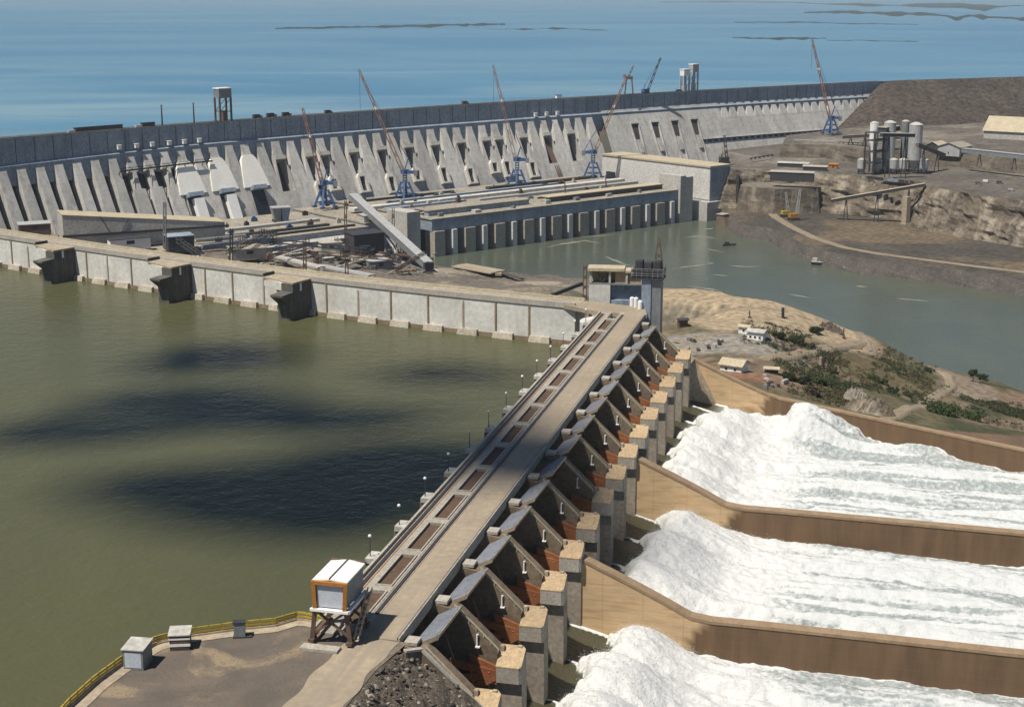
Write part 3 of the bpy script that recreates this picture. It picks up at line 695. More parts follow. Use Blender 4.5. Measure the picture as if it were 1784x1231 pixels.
# short notches under the crest on the solid section, and walkway openings
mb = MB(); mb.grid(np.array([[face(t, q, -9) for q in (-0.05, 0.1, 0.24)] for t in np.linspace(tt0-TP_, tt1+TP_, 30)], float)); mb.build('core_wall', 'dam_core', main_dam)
for i in range(18):
    t = tt0+TP_*i; hf = TP_/2
    mb = MB()
    for (a, wa), (b_, wb) in (((-0.03, hf-3.6), (0.03, hf-4.3)), ((0.03, hf-4.3), (0.12, hf-2.6)), ((0.12, hf-2.6), (0.23, hf-0.02))): slab_on(mb, t-wa, t+wa, a, b_, -9, 0.15, (t-wb, t+wb))
    mb.build('corbel', 'dam_concrete', main_dam)
for x, y in ((1109, 232), (1143, 231), (1178, 226), (1212, 226)):
    t = t_px(x-12)
    mb = MB(); slab_on(mb, t-7, t+7, 0.22, 0.46, 0.05, 0.5, (t-3.5, t+4)); mb.build('bay_dark_panel', 'dam_core', main_dam)  # dark slab on the face, painting the shade of a recess
    mb = MB(); slab_on(mb, t-7.8, t+7.8, 0.19, 0.22, 0.05, 3); slab_on(mb, t-8.6, t-7.0, 0.22, 0.95, 0.05, 2.2, (t-6, t-4.4)); slab_on(mb, t+7.0, t+8.6, 0.22, 0.95, 0.05, 2.2, (t+5.2, t+6.8)); mb.build('bay_frame', 'dam_concrete', main_dam)
    mb = MB(); slab_on(mb, t-2.8, t+3.0, 0.55, 0.7, 0.05, 3.0); mb.build('penstock_hood', 'fresh_concrete', main_dam)
w0, w1 = t_px(1205), t_px(1520)
mb = MB()
for a in np.arange(w0, w1, 10): mb.bar(face(a, 0.56, 1.6), face(a+10, 0.56, 1.6), 3.2, 0.8)
mb.build('walkway', 'dam_concrete', main_dam)
for a in np.arange(w0, w1, 13): mb = MB(); slab_on(mb, a, a+7.5, 0.572, 0.61, 0.05, 0.5); mb.build('gallery_opening', 'glass_dark', main_dam)
# small plant standing on the crest
def crest_pt(px, off=-5): return DAM.q(t_px(px), off, CREST+0.25)
dam_ang = lambda px: math.atan2(DAM.tan(t_px(px)).y, DAM.tan(t_px(px)).x)

# ------------------------------------------------------------------ powerhouse
PA = math.radians(40.3)
PF = frame((-84, 1637, 0), PA)        # x along the river face, -y towards the river
powerhouse = root('powerhouse', 'long powerhouse at the dam toe with a dark upper band over river-side piers', 'powerhouse', PF(180, 30, 0))
PL = 392.0
mb = MB(); mb.box(-8, PL, 10, 126, -5, 28, PF); mb.build('back_wall', 'dam_core', powerhouse)
mb = MB(); mb.box(-8, PL, -3, 188, 28, 40.5, PF); mb.build('upper_wall', 'crest_concrete', powerhouse)
mb = MB(); mb.box(-9, PL, -4.2, 188, 40.5, 41.6, PF); mb.build('roof_deck', 'tan_roof', powerhouse)
U_ = 43.6
for i in range(9):
    x0 = -8+i*U_
    mb = MB(); mb.box(x0+0.5, x0+15, -7.5, 10, -5, 28, PF); mb.build('wide_pier', 'block_grey', powerhouse)
    mb = MB(); mb.box(x0+26, x0+32.5, -7.5, 10, -5, 28, PF); mb.build('narrow_pier', 'wing_concrete', powerhouse)
    mb = MB(); mb.box(x0+15, x0+26, 8, 9.9, -5, 28, PF); mb.box(x0+32.5, x0+44, 8, 9.9, -5, 28, PF); mb.build('draft_tube_gate', 'dark_steel', powerhouse)
mb = MB(); mb.box(2, 150, 16, 24, 41.6, 47, PF); mb.build('transformer_wall', 'crest_concrete', powerhouse)
mb = MB(); mb.box(1, 151, 15, 40, 47, 48, PF); mb.build('transformer_roof', 'tan_roof', powerhouse)
mb = MB(); mb.box(180, 372, 14, 20, 41.6, 47, PF); mb.build('transformer_wall', 'rail_steel', powerhouse)
mb = MB(); mb.box(179, 373, 13, 32, 47, 48, PF); mb.build('transformer_roof', 'roof_cream', powerhouse)
mb = MB(); mb.box(-40, 390, 100, 112, 41.6, 45, PF); mb.build('gallery_wall', 'dam_concrete', powerhouse)
for x0, x1, y0, y1, h_, m_ in ((10, 165, 48, 54, 3.0, 'rail_steel'), (120, 385, 70, 76, 3.4, 'pale_steel'), (-5, 110, 84, 92, 2.2, 'crest_concrete'), (190, 380, 44, 47, 2.0, 'rail_steel'), (30, 300, 130, 136, 2.6, 'crest_concrete'), (200, 388, 150, 158, 3.2, 'dam_core'), (-5, 150, 158, 163, 2.4, 'rail_steel')):
    mb = MB(); mb.box(x0, x1, y0, y1, 41.6, 41.6+h_, PF); mb.build('duct_run', m_, powerhouse)
for x0, x1, y0, y1, h_, m_ in ((-320, -100, 60, 66, 2.4, 'rail_steel'), (-300, -90, 95, 104, 2.8, 'pale_steel'), (-326, -200, 130, 136, 3.0, 'crest_concrete'), (-180, -80, 40, 44, 2.2, 'dam_core')):
    mb = MB(); mb.box(x0, x1, y0, y1, 36, 36+h_, PF); mb.build('duct_run', m_, powerhouse)
for i in range(7):
    mb = MB(); x = 8+i*52+R.uniform(-6, 6); mb.box(x, x+R.uniform(3, 9), 3+R.uniform(-2, 3), 9, 41.6, 41.6+R.uniform(2, 5), PF); mb.build('vent_housing', 'fresh_concrete' if i % 2 else 'grey_steel', powerhouse)
mb = MB(); mb.box(-38, -20, 2, 40, -2, 51, PF); mb.build('end_tower', 'fresh_concrete', powerhouse)
mb = MB(); mb.box(PL-10, PL, -8, 30, -4, 59, PF); mb.box(PL, PL+13, -8, 40, -4, 57, PF); mb.build('end_tower', 'fresh_concrete', powerhouse)
# lower finished decks running on behind the wing dam
for (x0, x1, y0, y1, z0, z1, m_) in ((-330, -70, 30, 178, 5, 36, 'tan_roof'), (-300, -80, 12, 30, 4, 30, 'fresh_concrete'), (-262, -90, -8, 12, 0, 24, 'tan_roof'), (-70, -8, 36, 182, 5, 39, 'tan_roof')):
    mb = MB(); mb.box(x0, x1, y0, y1, z0, z1-1.2, PF); mb.build('deck_wall', 'crest_concrete', powerhouse)
    mb = MB(); mb.box(x0-0.6, x1+0.6, y0-0.6, y1, z1-1.2, z1, PF); mb.build('deck_slab', m_, powerhouse)
# erection hall at the far end
HF = frame((252, 1899.5, 0), PA)
hall = root('erection_hall', 'huge flat-roofed pale hall standing beside the river at the end of the powerhouse', 'building', HF(15, 90, 0))
mb = MB(); mb.box(0, 38, 0, 198, 24, 67, HF); mb.build('wall', 'hall_wall' if 'hall_wall' in M else 'fresh_concrete', hall)
mb = MB(); mb.box(-1.2, 39.2, -1.2, 199, 67, 69, HF); mb.build('roof', 'roof_cream', hall)
mb = MB(); mb.box(-0.4, 0, 1, 197, 25, 26.2, HF); mb.build('base_band', 'crest_concrete', hall)
mb = MB(); mb.box(-0.35, -0.02, 172, 190, 30, 46, HF); mb.build('door_opening', 'glass_dark', hall)
mb = MB(); mb.box(0.6, 37.4, -0.4, 0, 24, 66, HF); mb.build('end_shade_sheet', 'crest_concrete', hall)  # thin dark sheet that paints the shade on the hall's end face
mb = MB(); mb.box(-10, 14, -6, 120, -5, 24, HF); mb.build('base_wall', 'fresh_concrete', hall)
mb = MB(); mb.box(14, 44, -4, 60, 4, 23.6, HF); mb.build('base_annex', 'crest_concrete', hall)
t = root('mooring_pier', 'small battered concrete pier standing in the river below the pale hall', 'pier', at(1268, 398, 0))
mb = MB(); p = at(1262, 398, 0); fr = frame(p, PA)
mb.hexa([fr(-4, -9, -3), fr(6, -9, -3), fr(6, 10, -3), fr(-4, 10, -3)], [fr(-4, -1, 17), fr(6, -1, 17), fr(6, 10, 17), fr(-4, 10, 17)]); mb.build('pier_body', 'pier_concrete', t)
mb = MB(); mb.box(-5, 7, -2, 10, 17, 18, fr); mb.build('cap', 'parapet_light', t)

# ------------------------------------------------------------------ wing dam
wing = root('wing_dam', 'curved pale concrete wing dam whose wall stands in the near lake', 'dam', WING.at(WING.len*0.6))
wt = np.arange(0, WING.len-10, 6.0)
def wstrip(name, prof_, m, t_range=wt):
    mb = MB(); rows = [[WING.q(t, o_, z) for o_, z in prof_+[prof_[0]]] for t in t_range]
    mb.grid(np.array(rows, float)); mb.poly([WING.q(t_range[0], o_, z) for o_, z in prof_][::-1]); mb.poly([WING.q(t_range[-1], o_, z) for o_, z in prof_])
    return mb.build(name, m, wing)
wstrip('wall', [(0, 112), (0, CREST-0.6), (12, CREST-0.6), (12, 125), (34, 60), (2, 60)], 'wing_concrete')
wstrip('crest_road', [(0.9, CREST-0.6), (0.9, CREST), (12, CREST), (12, CREST-0.6)], 'crest_tan')
wstrip('parapet', [(-0.5, CREST-1.6), (-0.5, CREST+1.0), (0.7, CREST+1.0), (0.7, CREST-1.6)], 'parapet_light')
wstrip('downstream_parapet', [(11.3, CREST), (11.3, CREST+1.3), (12.2, CREST+1.3), (12.2, CREST-1)], 'roof_cream')
wstrip('wet_band', [(-0.25, 116), (-0.25, LAKE+2.0), (0.0, LAKE+2.0), (0.0, 116)], 'rust_stain')
wing_t = lambda x: WING.near(at(x, wing_px(x), CREST))
for i, x in enumerate((17, 48, 98, 149, 187, 227, 283, 320, 358, 406, 459, 512, 568, 626, 682, 743, 806, 866, 925)):
    t = wing_t(x)
    dk = i % 3 != 1
    mb = MB(); a = [WING.q(t+s_, o_, 113) for s_, o_ in ((-0.45, -0.4), (0.45, -0.4), (0.45, 0.1), (-0.45, 0.1))]
    mb.hexa(a[::-1], [p+v3(0, 0, CREST-1.8-113-(R.uniform(0, 3) if not dk else 0)) for p in a][::-1]); mb.build('joint_strip', 'rust_stain' if dk else 'sand_concrete', wing)
ft = wing_t(940)
while ft > 40:
    mb = MB(); a = [WING.q(ft+s_, o_, 112) for s_, o_ in ((-6.6, -4.6), (6.6, -4.6), (6.6, 0.2), (-6.6, 0.2))]
    b_ = [WING.q(ft+s_, o_, LAKE+2.9) for s_, o_ in ((-5.2, -1.8), (5.2, -1.8), (5.2, 0.2), (-5.2, 0.2))]
    mb.hexa(a[::-1], b_[::-1]); mb.build('footing', 'footing_concrete', wing); ft -= 19.5
# rounded corner where the wing meets the spillway
mb = MB(); cc = W(329, 2.5, 0); ring_ = []
for a in np.linspace(0, 2*math.pi, 33)[:-1]: ring_.append((cc.x+math.cos(a)*11, cc.y+math.sin(a)*11))
mb.hexa([v3(x, y, 110) for x, y in ring_], [v3(x, y, CREST-2.6) for x, y in ring_]); mb.build('corner_wall', 'wing_concrete', wing)
mb = MB(); ra = [W(336, 0.2, 0), W(336, 21.5, 0), W(352, 18, 0), WING.q(WING.len-14, 12, 0), WING.q(WING.len-34, 12, 0), WING.q(WING.len-34, 0.8, 0), WING.q(WING.len-20, 0.8, 0)]
mb.hexa([v3(p.x, p.y, CREST-2.0) for p in ra], [v3(p.x, p.y, CREST-0.04) for p in ra]); mb.build('junction_deck', 'deck_road', wing)
# three intakes built out into the lake
for x in (128, 333, 540):
    t = wing_t(x)
    q = lambda s_, o_, z: WING.q(t+s_, o_, z)
    def col_(mb, fp, z0, z1): mb.hexa([q(s_, o_, z0) for s_, o_ in fp], [q(s_, o_, z1) for s_, o_ in fp]); return mb
    mb = MB(); sidep = [(0.2, CREST-1), (-15, CREST-1), (-15, CREST-5), (-24, CREST-5.6), (-24, CREST-6.6), (-18.5, CREST-11), (-17.5, 105), (0.2, 105)]
    mb.poly([q(0, o_, z) for o_, z in sidep][::-1]); mb.poly([q(-7.5, o_, z) for o_, z in sidep])
    for i_ in range(len(sidep)):
        (o0_, z0_), (o1_, z1_) = sidep[i_], sidep[(i_+1) % len(sidep)]; mb.poly([q(0, o0_, z0_), q(0, o1_, z1_), q(-7.5, o1_, z1_), q(-7.5, o0_, z0_)])
    mb.build('intake_body', 'dark_concrete', wing)
    mb = MB(); col_(mb, [(-24, 0.2), (-7.5, 0.2), (-7.5, -15), (-24, -9)], CREST-5, CREST-1); mb.build('intake_head', 'wing_concrete', wing)
    mb = MB(); col_(mb, [(-24.6, 0.2), (0.5, 0.2), (0.5, -15.6), (-24.6, -9.4)], CREST-1, CREST-0.1); mb.build('intake_deck', 'sand_concrete', wing)
    mb = MB(); mb.bar(q(-24.2, -0.5, CREST+0.7), q(-24.2, -9, CREST+0.7), 0.7, 1.6); mb.build('deck_parapet', 'rail_steel', wing)
    mb = MB(); mb.hexa([q(s_, o_, CREST-5.2) for s_, o_ in ((0.02, -9.6), (0.5, -9.6), (0.5, -8.4), (0.02, -8.4))][::-1], [q(s_, o_, CREST-1.0) for s_, o_ in ((0.02, -9.6), (0.5, -9.6), (0.5, -8.4), (0.02, -8.4))][::-1]); mb.build('gauge_board', 'white_paint', wing)

# ------------------------------------------------------------------ spillway
SF = lambda v, u, z: W(u, v, z)       # local x downstream, y along the deck
spill = root('spillway', 'gated spillway bridge with a pale road deck, orange gates and three chutes', 'spillway', W(150, 10, 100), math.atan2(-0.238944, 0.971033))
B0, BW = -27.5, 24.96                # first pier centre, bay width
NB = 14
U1, U2 = -31.0, 338.0
mb = MB(); mb.box(11.2, 20.6, U1, U2, CREST-2.2, CREST, SF); mb.build('road_deck', 'deck_road', spill)
mb = MB(); mb.box(0.0, 4.9, U1, U2, CREST-2.2, CREST, SF); mb.box(8.9, 11.2, U1, U2, CREST-2.2, CREST, SF)
for k in range(NB+1): mb.box(4.9, 8.9, max(U1, B0+BW*k-2.0), B0+BW*k+2.0, CREST-2.2, CREST, SF)
mb.build('crane_deck', 'deck_concrete', spill)
mb = MB(); mb.box(-0.4, 0.3, U1, U2-4, CREST-2.4, CREST+1.0, SF); mb.build('lake_parapet', 'parapet_light', spill)
mb = MB(); mb.box(20.6, 21.0, U1, U2-8, CREST-2.4, CREST+0.55, SF); mb.build('road_parapet', 'deck_concrete', spill)
mb = MB(); mb.box(20.35, 20.58, U1, U2-8, CREST+0.05, CREST+0.5, SF); mb.build('road_kerb', 'rail_steel', spill)
for v in (1.6, 10.9):
    mb = MB(); mb.box(v-0.42, v+0.42, U1+13, U2-6, CREST+0.004, CREST+0.30, SF); mb.build('crane_rail', 'rail_steel', spill)
for v in (0.75, 2.6, 9.8, 11.6):
    mb = MB(); mb.box(v-0.12, v+0.12, U1+13, U2-6, CREST+0.004, CREST+0.12, SF); mb.build('rail_bed', 'orange_paint' if v in (2.6,) else 'sand_concrete', spill)
for k in range(NB):
    a, b_ = B0+BW*k+2.0, B0+BW*(k+1)-2.0
    mb = MB(); mb.box(4.9, 8.9, a, b_, CREST-1.2, CREST-0.5, SF); mb.build('hatch', 'hatch_brown', spill)
    mb = MB()
    for v in (4.8, 9.0): mb.box(v-0.18, v+0.18, a-0.3, b_+0.3, CREST+0.004, CREST+0.35, SF)
    for u in (a-0.15, b_+0.15): mb.box(4.98, 8.82, u-0.18, u+0.18, CREST+0.004, CREST+0.35, SF)
    mb.build('hatch_curb', 'parapet_light', spill)
    # roof slab over the gate bay, tilted up to its outer edge
    mb = MB(); z_i, z_o = CREST-3.5, CREST-0.9
    mb.hexa([W(a-1.0, 22.7, z_i+0.1), W(a+0.5, 28.3, z_o-0.1), W(b_+0.1, 28.3, z_o-1.1), W(b_-1.4, 22.7, z_i-1.1)][::-1], [W(a-1.0, 22.7, z_i+0.7), W(a+0.5, 28.3, z_o+0.5), W(b_+0.1, 28.3, z_o-0.5), W(b_-1.4, 22.7, z_i-0.5)][::-1])
    mb.build('canopy', 'canopy_slab', spill)
    mb = MB(); mb.bar(W(a-1.15, 22.7, z_i+0.1), W(a+0.35, 28.4, z_o-0.1), 0.3, 1.1); mb.bar(W(a+0.5, 28.45, z_o), W(b_+0.1, 28.45, z_o-1.0), 0.25, 0.8); mb.build('canopy_fascia', 'sand_concrete', spill)
def gate_profile(n=10):
    # skin plate arc round the trunnion (v=39.5, z=121)
    return [(39.5-25*math.cos(a), 122+25*math.sin(a)) for a in np.linspace(math.radians(-41), math.radians(17), n)]
for k in range(NB+1):
    uc = B0+BW*k; lo, hi = uc-2.5, uc+2.5
    mb = MB()
    side = [(-5.5, 95), (-5.5, CREST-3), (0, CREST-2.2), (21.3, CREST-2.2), (21.3, CREST-1.8), (26.6, CREST-2.6), (37.45, 127.3), (37.5, 123.4), (43.4, 123.4), (43.6, 90), (10, 90)]
    mb.poly([W(lo, v, z) for v, z in side]); mb.poly([W(hi, v, z) for v, z in side][::-1])
    for i in range(len(side)):
        (v0, z0), (v1, z1) = side[i], side[(i+1) % len(side)]
        mb.poly([W(lo, v0, z0), W(hi, v0, z0), W(hi, v1, z1), W(lo, v1, z1)])
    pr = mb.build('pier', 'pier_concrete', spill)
    mb = MB(); x_, y0_, y1_ = R.uniform(-0.15, 0.15), lo-1.7, hi+0.02
    pl = [(37.5+x_, y0_), (43.3, y0_), (43.9, y0_+0.5), (44.0, y1_-1.6), (42.9, y1_-0.1), (37.5, y1_)]
    zs_ = lambda u: 124.0+3.0*min(1.0, max(0.0, (u-y0_)/5.2))
    for pp in ([(37.5+x_, y0_), (43.3, y0_), (43.9, y0_+0.5), (43.95, y0_+5.2), (37.5, y0_+5.2)], [(37.5, y0_+5.2), (43.95, y0_+5.2), (44.0, y1_-1.6), (42.9, y1_-0.1), (37.5, y1_)]): mb.hexa([SF(v, u, 120.0) for v, u in pp], [SF(v, u, zs_(u)) for v, u in pp])
    nb = mb.build('trunnion_block', 'block_grey', spill)
    pc = [(37.5, y0_-0.05), (43.4, y0_-0.05), (43.9, y0_+0.8), (43.9, y0_+5.2), (37.5, y0_+5.2)]; pb = [(37.5, y0_+5.2), (43.9, y0_+5.2), (43.9, y1_-1.6), (42.9, y1_), (37.5, y1_)]
    mb = MB()
    for pp in (pc, pb): mb.hexa([SF(v, u, zs_(u)+0.01) for v, u in pp], [SF(v, u, zs_(u)+0.3) for v, u in pp])
    mb.build('block_cap', 'nose_tan', nb)
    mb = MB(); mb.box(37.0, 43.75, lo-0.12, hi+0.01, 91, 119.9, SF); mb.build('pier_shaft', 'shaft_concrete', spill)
    mb = MB(); mb.box(-5.2, -0.5, lo-0.3, hi+0.3, CREST-3.0, CREST-1.6, SF); mb.build('pier_nose_cap', 'fresh_concrete', spill)
    mb = MB(); mb.box(21.4, 24.6, lo+0.6, hi-0.6, CREST-1.8, CREST-1.0, SF); mb.build('beam_end', 'parapet_light', spill)
    # stair handrail and small landing on the sloping pier back
    mb = MB(); ya = lo+0.25
    for h in (1.0,): mb.bar(W(ya, 26.6, CREST-2.4+h), W(ya, 37.6, 127+h), 0.25)
    mb.bar(W(ya+0.9, 26.6, CREST-2.2), W(ya+0.9, 37.6, 127.1), 1.2, 0.3)
    for f in np.linspace(0, 1, 7): mb.bar(W(ya, 26.6+11*f, CREST-2.4-10.8*f), W(ya, 26.6+11*f, CREST-1.3-10.8*f), 0.2)
    mb.build('handrail', 'roof_cream', spill)
    mb = MB(); mb.box(32.1, 33.2, lo-0.9, lo-0.01, 128.2, 128.5, SF); mb.box(32.3, 32.6, lo-0.6, lo-0.3, 128.5, 131.6, SF); mb.box(32.3, 32.8, lo-0.4, lo-0.02, 131.2, 131.6, SF); mb.build('hoist_bracket', 'white_paint', spill)
    mb = MB(); mb.box(37.7, 38.7, lo+2.2, lo+3.4, 126.0, 128.0, SF); mb.box(41.8, 42.8, hi-1.4, hi-0.4, 127.2, 127.7, SF); mb.build('anchor_box', 'sand_concrete', spill)
for k in range(NB):
    a, b_ = B0+BW*k+2.52, B0+BW*(k+1)-2.52
    pr = gate_profile()
    mb = MB(); rows = np.array([[W(u, v, z) for v, z in pr] for u in (a+0.1, b_-0.1)], float); mb.grid(rows)
    gate = mb.build('gate', 'gate_dark', spill)
    mb = MB()
    for f in np.linspace(0.05, 0.95, 6):
        an = math.radians(-41+58*f); mb.bar(W(a+0.2, 39.5-24*math.cos(an), 122+24*math.sin(an)), W(b_-0.2, 39.5-24*math.cos(an), 122+24*math.sin(an)), 1.2, 1.6)
    mb.build('gate_beam', 'gate_dark', gate)
    # the arms stand close against the pier sides and meet at the trunnions
    for s_, us in ((1, a+1.5), (-1, b_-1.0)):
        mb = MB()
        for an in (-30, -8, 10):
            r = math.radians(an); mb.bar(W(us+s_*1.6, 39.5-23.5*math.cos(r), 122+23.5*math.sin(r)), W(us, 38.4, 122), 1.1, 1.8)
        r0, r1 = math.radians(-30), math.radians(10)
        for rr_ in (8.5, 16):
            mb.bar(W(us+s_*0.6, 39.5-rr_*math.cos(r0), 122+rr_*math.sin(r0)), W(us+s_*0.6, 39.5-rr_*math.cos(r1), 122+rr_*math.sin(r1)), 0.7)
        # stiffened plate near the trunnion
        q0 = [W(us-0.45, v, z) for v, z in ((38.8, 123.6), (30.6, 126.6), (31.4, 118.4), (38.8, 119.6))]; q1 = [W(us+0.45, v, z) for v, z in ((38.8, 123.6), (30.6, 126.6), (31.4, 118.4), (38.8, 119.6))]
        mb.hexa(q0, q1); mb.build('gate_arm', 'gate_orange', gate)
# chute floor and walls
mb = MB(); prof_c = [(10, 100), (20, 104), (30, 103), (38, 100), (56, 95.5), (80, 94.5), (420, 88)]
mb.grid(np.array([[W(u, v, z-1.5) for v, z in prof_c] for u in (-40, 345)], float)); mb.build('chute_floor', 'wet_concrete', spill)
def chute_wall(name, uf, th, top, m_dry, cam_side=True):
    """guide wall; uf(v) is its camera-facing side"""
    mb = MB(); vs = [v for v, z in top]
    rows = []
    for v, z in top: rows.append([W(uf(v), v, 84), W(uf(v), v, z), W(uf(v)+th, v, z), W(uf(v)+th, v, 84)])
    mb.grid(np.array(rows, float)[:, :, :]); mb.poly(rows[0]); mb.poly(rows[-1][::-1])
    w_ = mb.build(name, m_dry, spill)
    mb = MB(); rows = [[W(uf(v)-0.25, v, z), W(uf(v)-0.25, v, z+0.7), W(uf(v)+th+0.25, v, z+0.7), W(uf(v)+th+0.25, v, z)] for v, z in top]
    mb.grid(np.array(rows, float)); mb.poly(rows[0]); mb.build('wall_coping', 'wall_cap', w_)
def wet_mat():
    # concrete guide wall: dry tan near the piers, soaked dark brown where the spray reaches, rounded tide edge
    m = bpy.data.materials.new('guide_wall'); m.use_nodes = True; nt = m.node_tree; n = nt.nodes; l = nt.links
    b = n['Principled BSDF']; b.inputs['Roughness'].default_value = 0.8; b.inputs['Specular IOR Level'].default_value = 0.25
    geo = n.new('ShaderNodeNewGeometry'); a = n.new('ShaderNodeVertexColor'); a.layer_name = 'wet'
    def noise(sc, sv, det=7):
        x = n.new('ShaderNodeVectorMath'); x.operation = 'MULTIPLY'; x.inputs[1].default_value = sv; l.new(geo.outputs['Position'], x.inputs[0])
        t = n.new('ShaderNodeTexNoise'); t.inputs['Scale'].default_value = sc; t.inputs['Detail'].default_value = det; l.new(x.outputs[0], t.inputs['Vector']); return t.outputs[0]
    def rng(f, p, q):
        r = n.new('ShaderNodeMapRange'); r.inputs[1].default_value = p; r.inputs[2].default_value = q; l.new(f, r.inputs[0]); return r.outputs[0]
    def mix(f, A, B):
        x = n.new('ShaderNodeMix'); x.data_type = 'RGBA'; l.new(f, x.inputs[0])
        for sock, v in ((x.inputs[6], A), (x.inputs[7], B)):
            if isinstance(v, tuple): sock.default_value = (*v, 1)
            else: l.new(v, sock)
        return x.outputs[2]
    dry = mix(rng(noise(0.12, (1, 1, 2.5)), 0.35, 0.65), (0.56, 0.395, 0.225), (0.46, 0.335, 0.20)); dry = mix(rng(noise(0.35, (0.3, 0.3, 2.0)), 0.5, 0.75), dry, (0.36, 0.235, 0.125))
    wet = mix(rng(noise(0.3, (1, 1, 0.15)), 0.35, 0.7), (0.165, 0.105, 0.06), (0.115, 0.073, 0.043))
    out = mix(a.outputs[0], dry, wet)
    def joint(vec, per, wd):
        d_ = n.new('ShaderNodeVectorMath'); d_.operation = 'DOT_PRODUCT'; d_.inputs[1].default_value = vec; l.new(geo.outputs['Position'], d_.inputs[0])
        q = n.new('ShaderNodeMath'); q.operation = 'PINGPONG'; q.inputs[1].default_value = per/2; l.new(d_.outputs['Value'], q.inputs[0])
        c_ = n.new('ShaderNodeMath'); c_.operation = 'LESS_THAN'; c_.inputs[1].default_value = wd; l.new(q.outputs[0], c_.inputs[0])
        g_ = n.new('ShaderNodeMath'); g_.operation = 'MULTIPLY'; g_.inputs[1].default_value = 0.2; l.new(c_.outputs[0], g_.inputs[0]); return g_.outputs[0]
    out = mix(joint((0.971, -0.239, 0), 12.0, 0.16), out, (0.14, 0.09, 0.05)); out = mix(joint((0, 0, 1), 3.0, 0.1), out, (0.2, 0.13, 0.07))
    l.new(out, b.inputs['Base Color']); MATS['guide_wall'] = m
wet_mat(); mat('wall_cap', (0.42, 0.30, 0.19), (0.33, 0.23, 0.14), 0.3)
uD, uH = B0+BW*4+2.5, B0+BW*8+2.5
top_d = [(41, 124), (44, 123), (56.4, 117.6), (67, 112.7), (76, 108.2), (82, 107.4), (95, 107.4), (130, 107), (170, 106.5), (260, 105), (420, 100)]
top_o = [(41, 120), (44, 119), (55, 114.6), (68, 109.6), (78, 106.2), (84, 105.2), (130, 104.5), (185, 104), (260, 101.5), (420, 98)]
def fine(top):
    out = []
    for (v0, z0), (v1, z1) in zip(top, top[1:]):
        n = max(1, int((v1-v0)/2.0)); out += [(v0+(v1-v0)*i/n, z0+(z1-z0)*i/n) for i in range(n)]
    return out+[top[-1]]
def guide(name, uf, th, top):
    vs = fine(top); nz = 16; P = []; wet = []
    for v, z in vs:
        for j in range(nz+1):
            zz = 84+(z-84)*j/nz; P.append(tuple(W(uf(v), v, zz)))
            # tide edge: a rounded front starting about v=77, climbing quickly to the coping
            edge = 76+7.0*max(0, (zz-101)/6.0)**2*0.6+2.0*(vnoise(np.array([zz*0.6]), np.array([v*0.2]), 3)[0]-0.5)
            wet.append(max(float(sstep(edge-1.2, edge+1.2, v)), float(sstep(98.6, 97.4, zz))*0.7))
    F = grid_faces(len(vs), nz+1)
    V = np.array(P); n0 = len(V); P2 = []
    for v, z in vs: P2 += [tuple(W(uf(v), v, z)), tuple(W(uf(v)+th, v, z)), tuple(W(uf(v)+th, v, 84))]
    F2 = grid_faces(len(vs), 3)+n0; V = np.concatenate([V, np.array(P2)]); wet += [0.25]*len(P2)
    inv = np.array(spill.matrix_basis.inverted()); V = V@inv[:3, :3].T+inv[:3, 3]
    o = np_mesh(name, V, np.concatenate([F, F2])[:, ::-1], 'guide_wall', smooth=False); o.parent = spill
    c = o.data.color_attributes.new('wet', 'FLOAT_COLOR', 'POINT'); w4 = np.repeat(np.array(wet)[:, None], 4, 1); w4[:, 3] = 1
    c.data.foreach_set('color', w4.astype(np.float32).ravel())
    mb = MB(); rows = [[W(uf(v)-0.2, v, z-0.4), W(uf(v)-0.2, v, z+0.5), W(uf(v)+th+0.2, v, z+0.5), W(uf(v)+th+0.2, v, z-0.4)] for v, z in vs]
    mb.grid(np.array(rows, float)); mb.poly(rows[0]); mb.build('wall_coping', 'wall_cap', o)
guide('divider_wall', lambda v: uD-4.6, 3.6, top_d); guide('divider_wall', lambda v: uH-4.6, 3.6, top_d)
guide('side_wall', wall_u, 3.0, top_o)
guide('side_wall', lambda v: -34.0-0.1*(v-41), 3.0, top_d)
# flared concrete apron beside the last pier
mb = MB(); mb.poly([W(330.5, 40, 121), W(330.5, 43, 92), W(337.5, 60, 92), W(337.8, 44, 119.5)]); mb.poly([W(323, 36, 124), W(338, 38, 124), W(338, 44, 120), W(323, 43.3, 120)]); mb.build('transition_slab', 'sand_concrete', spill)

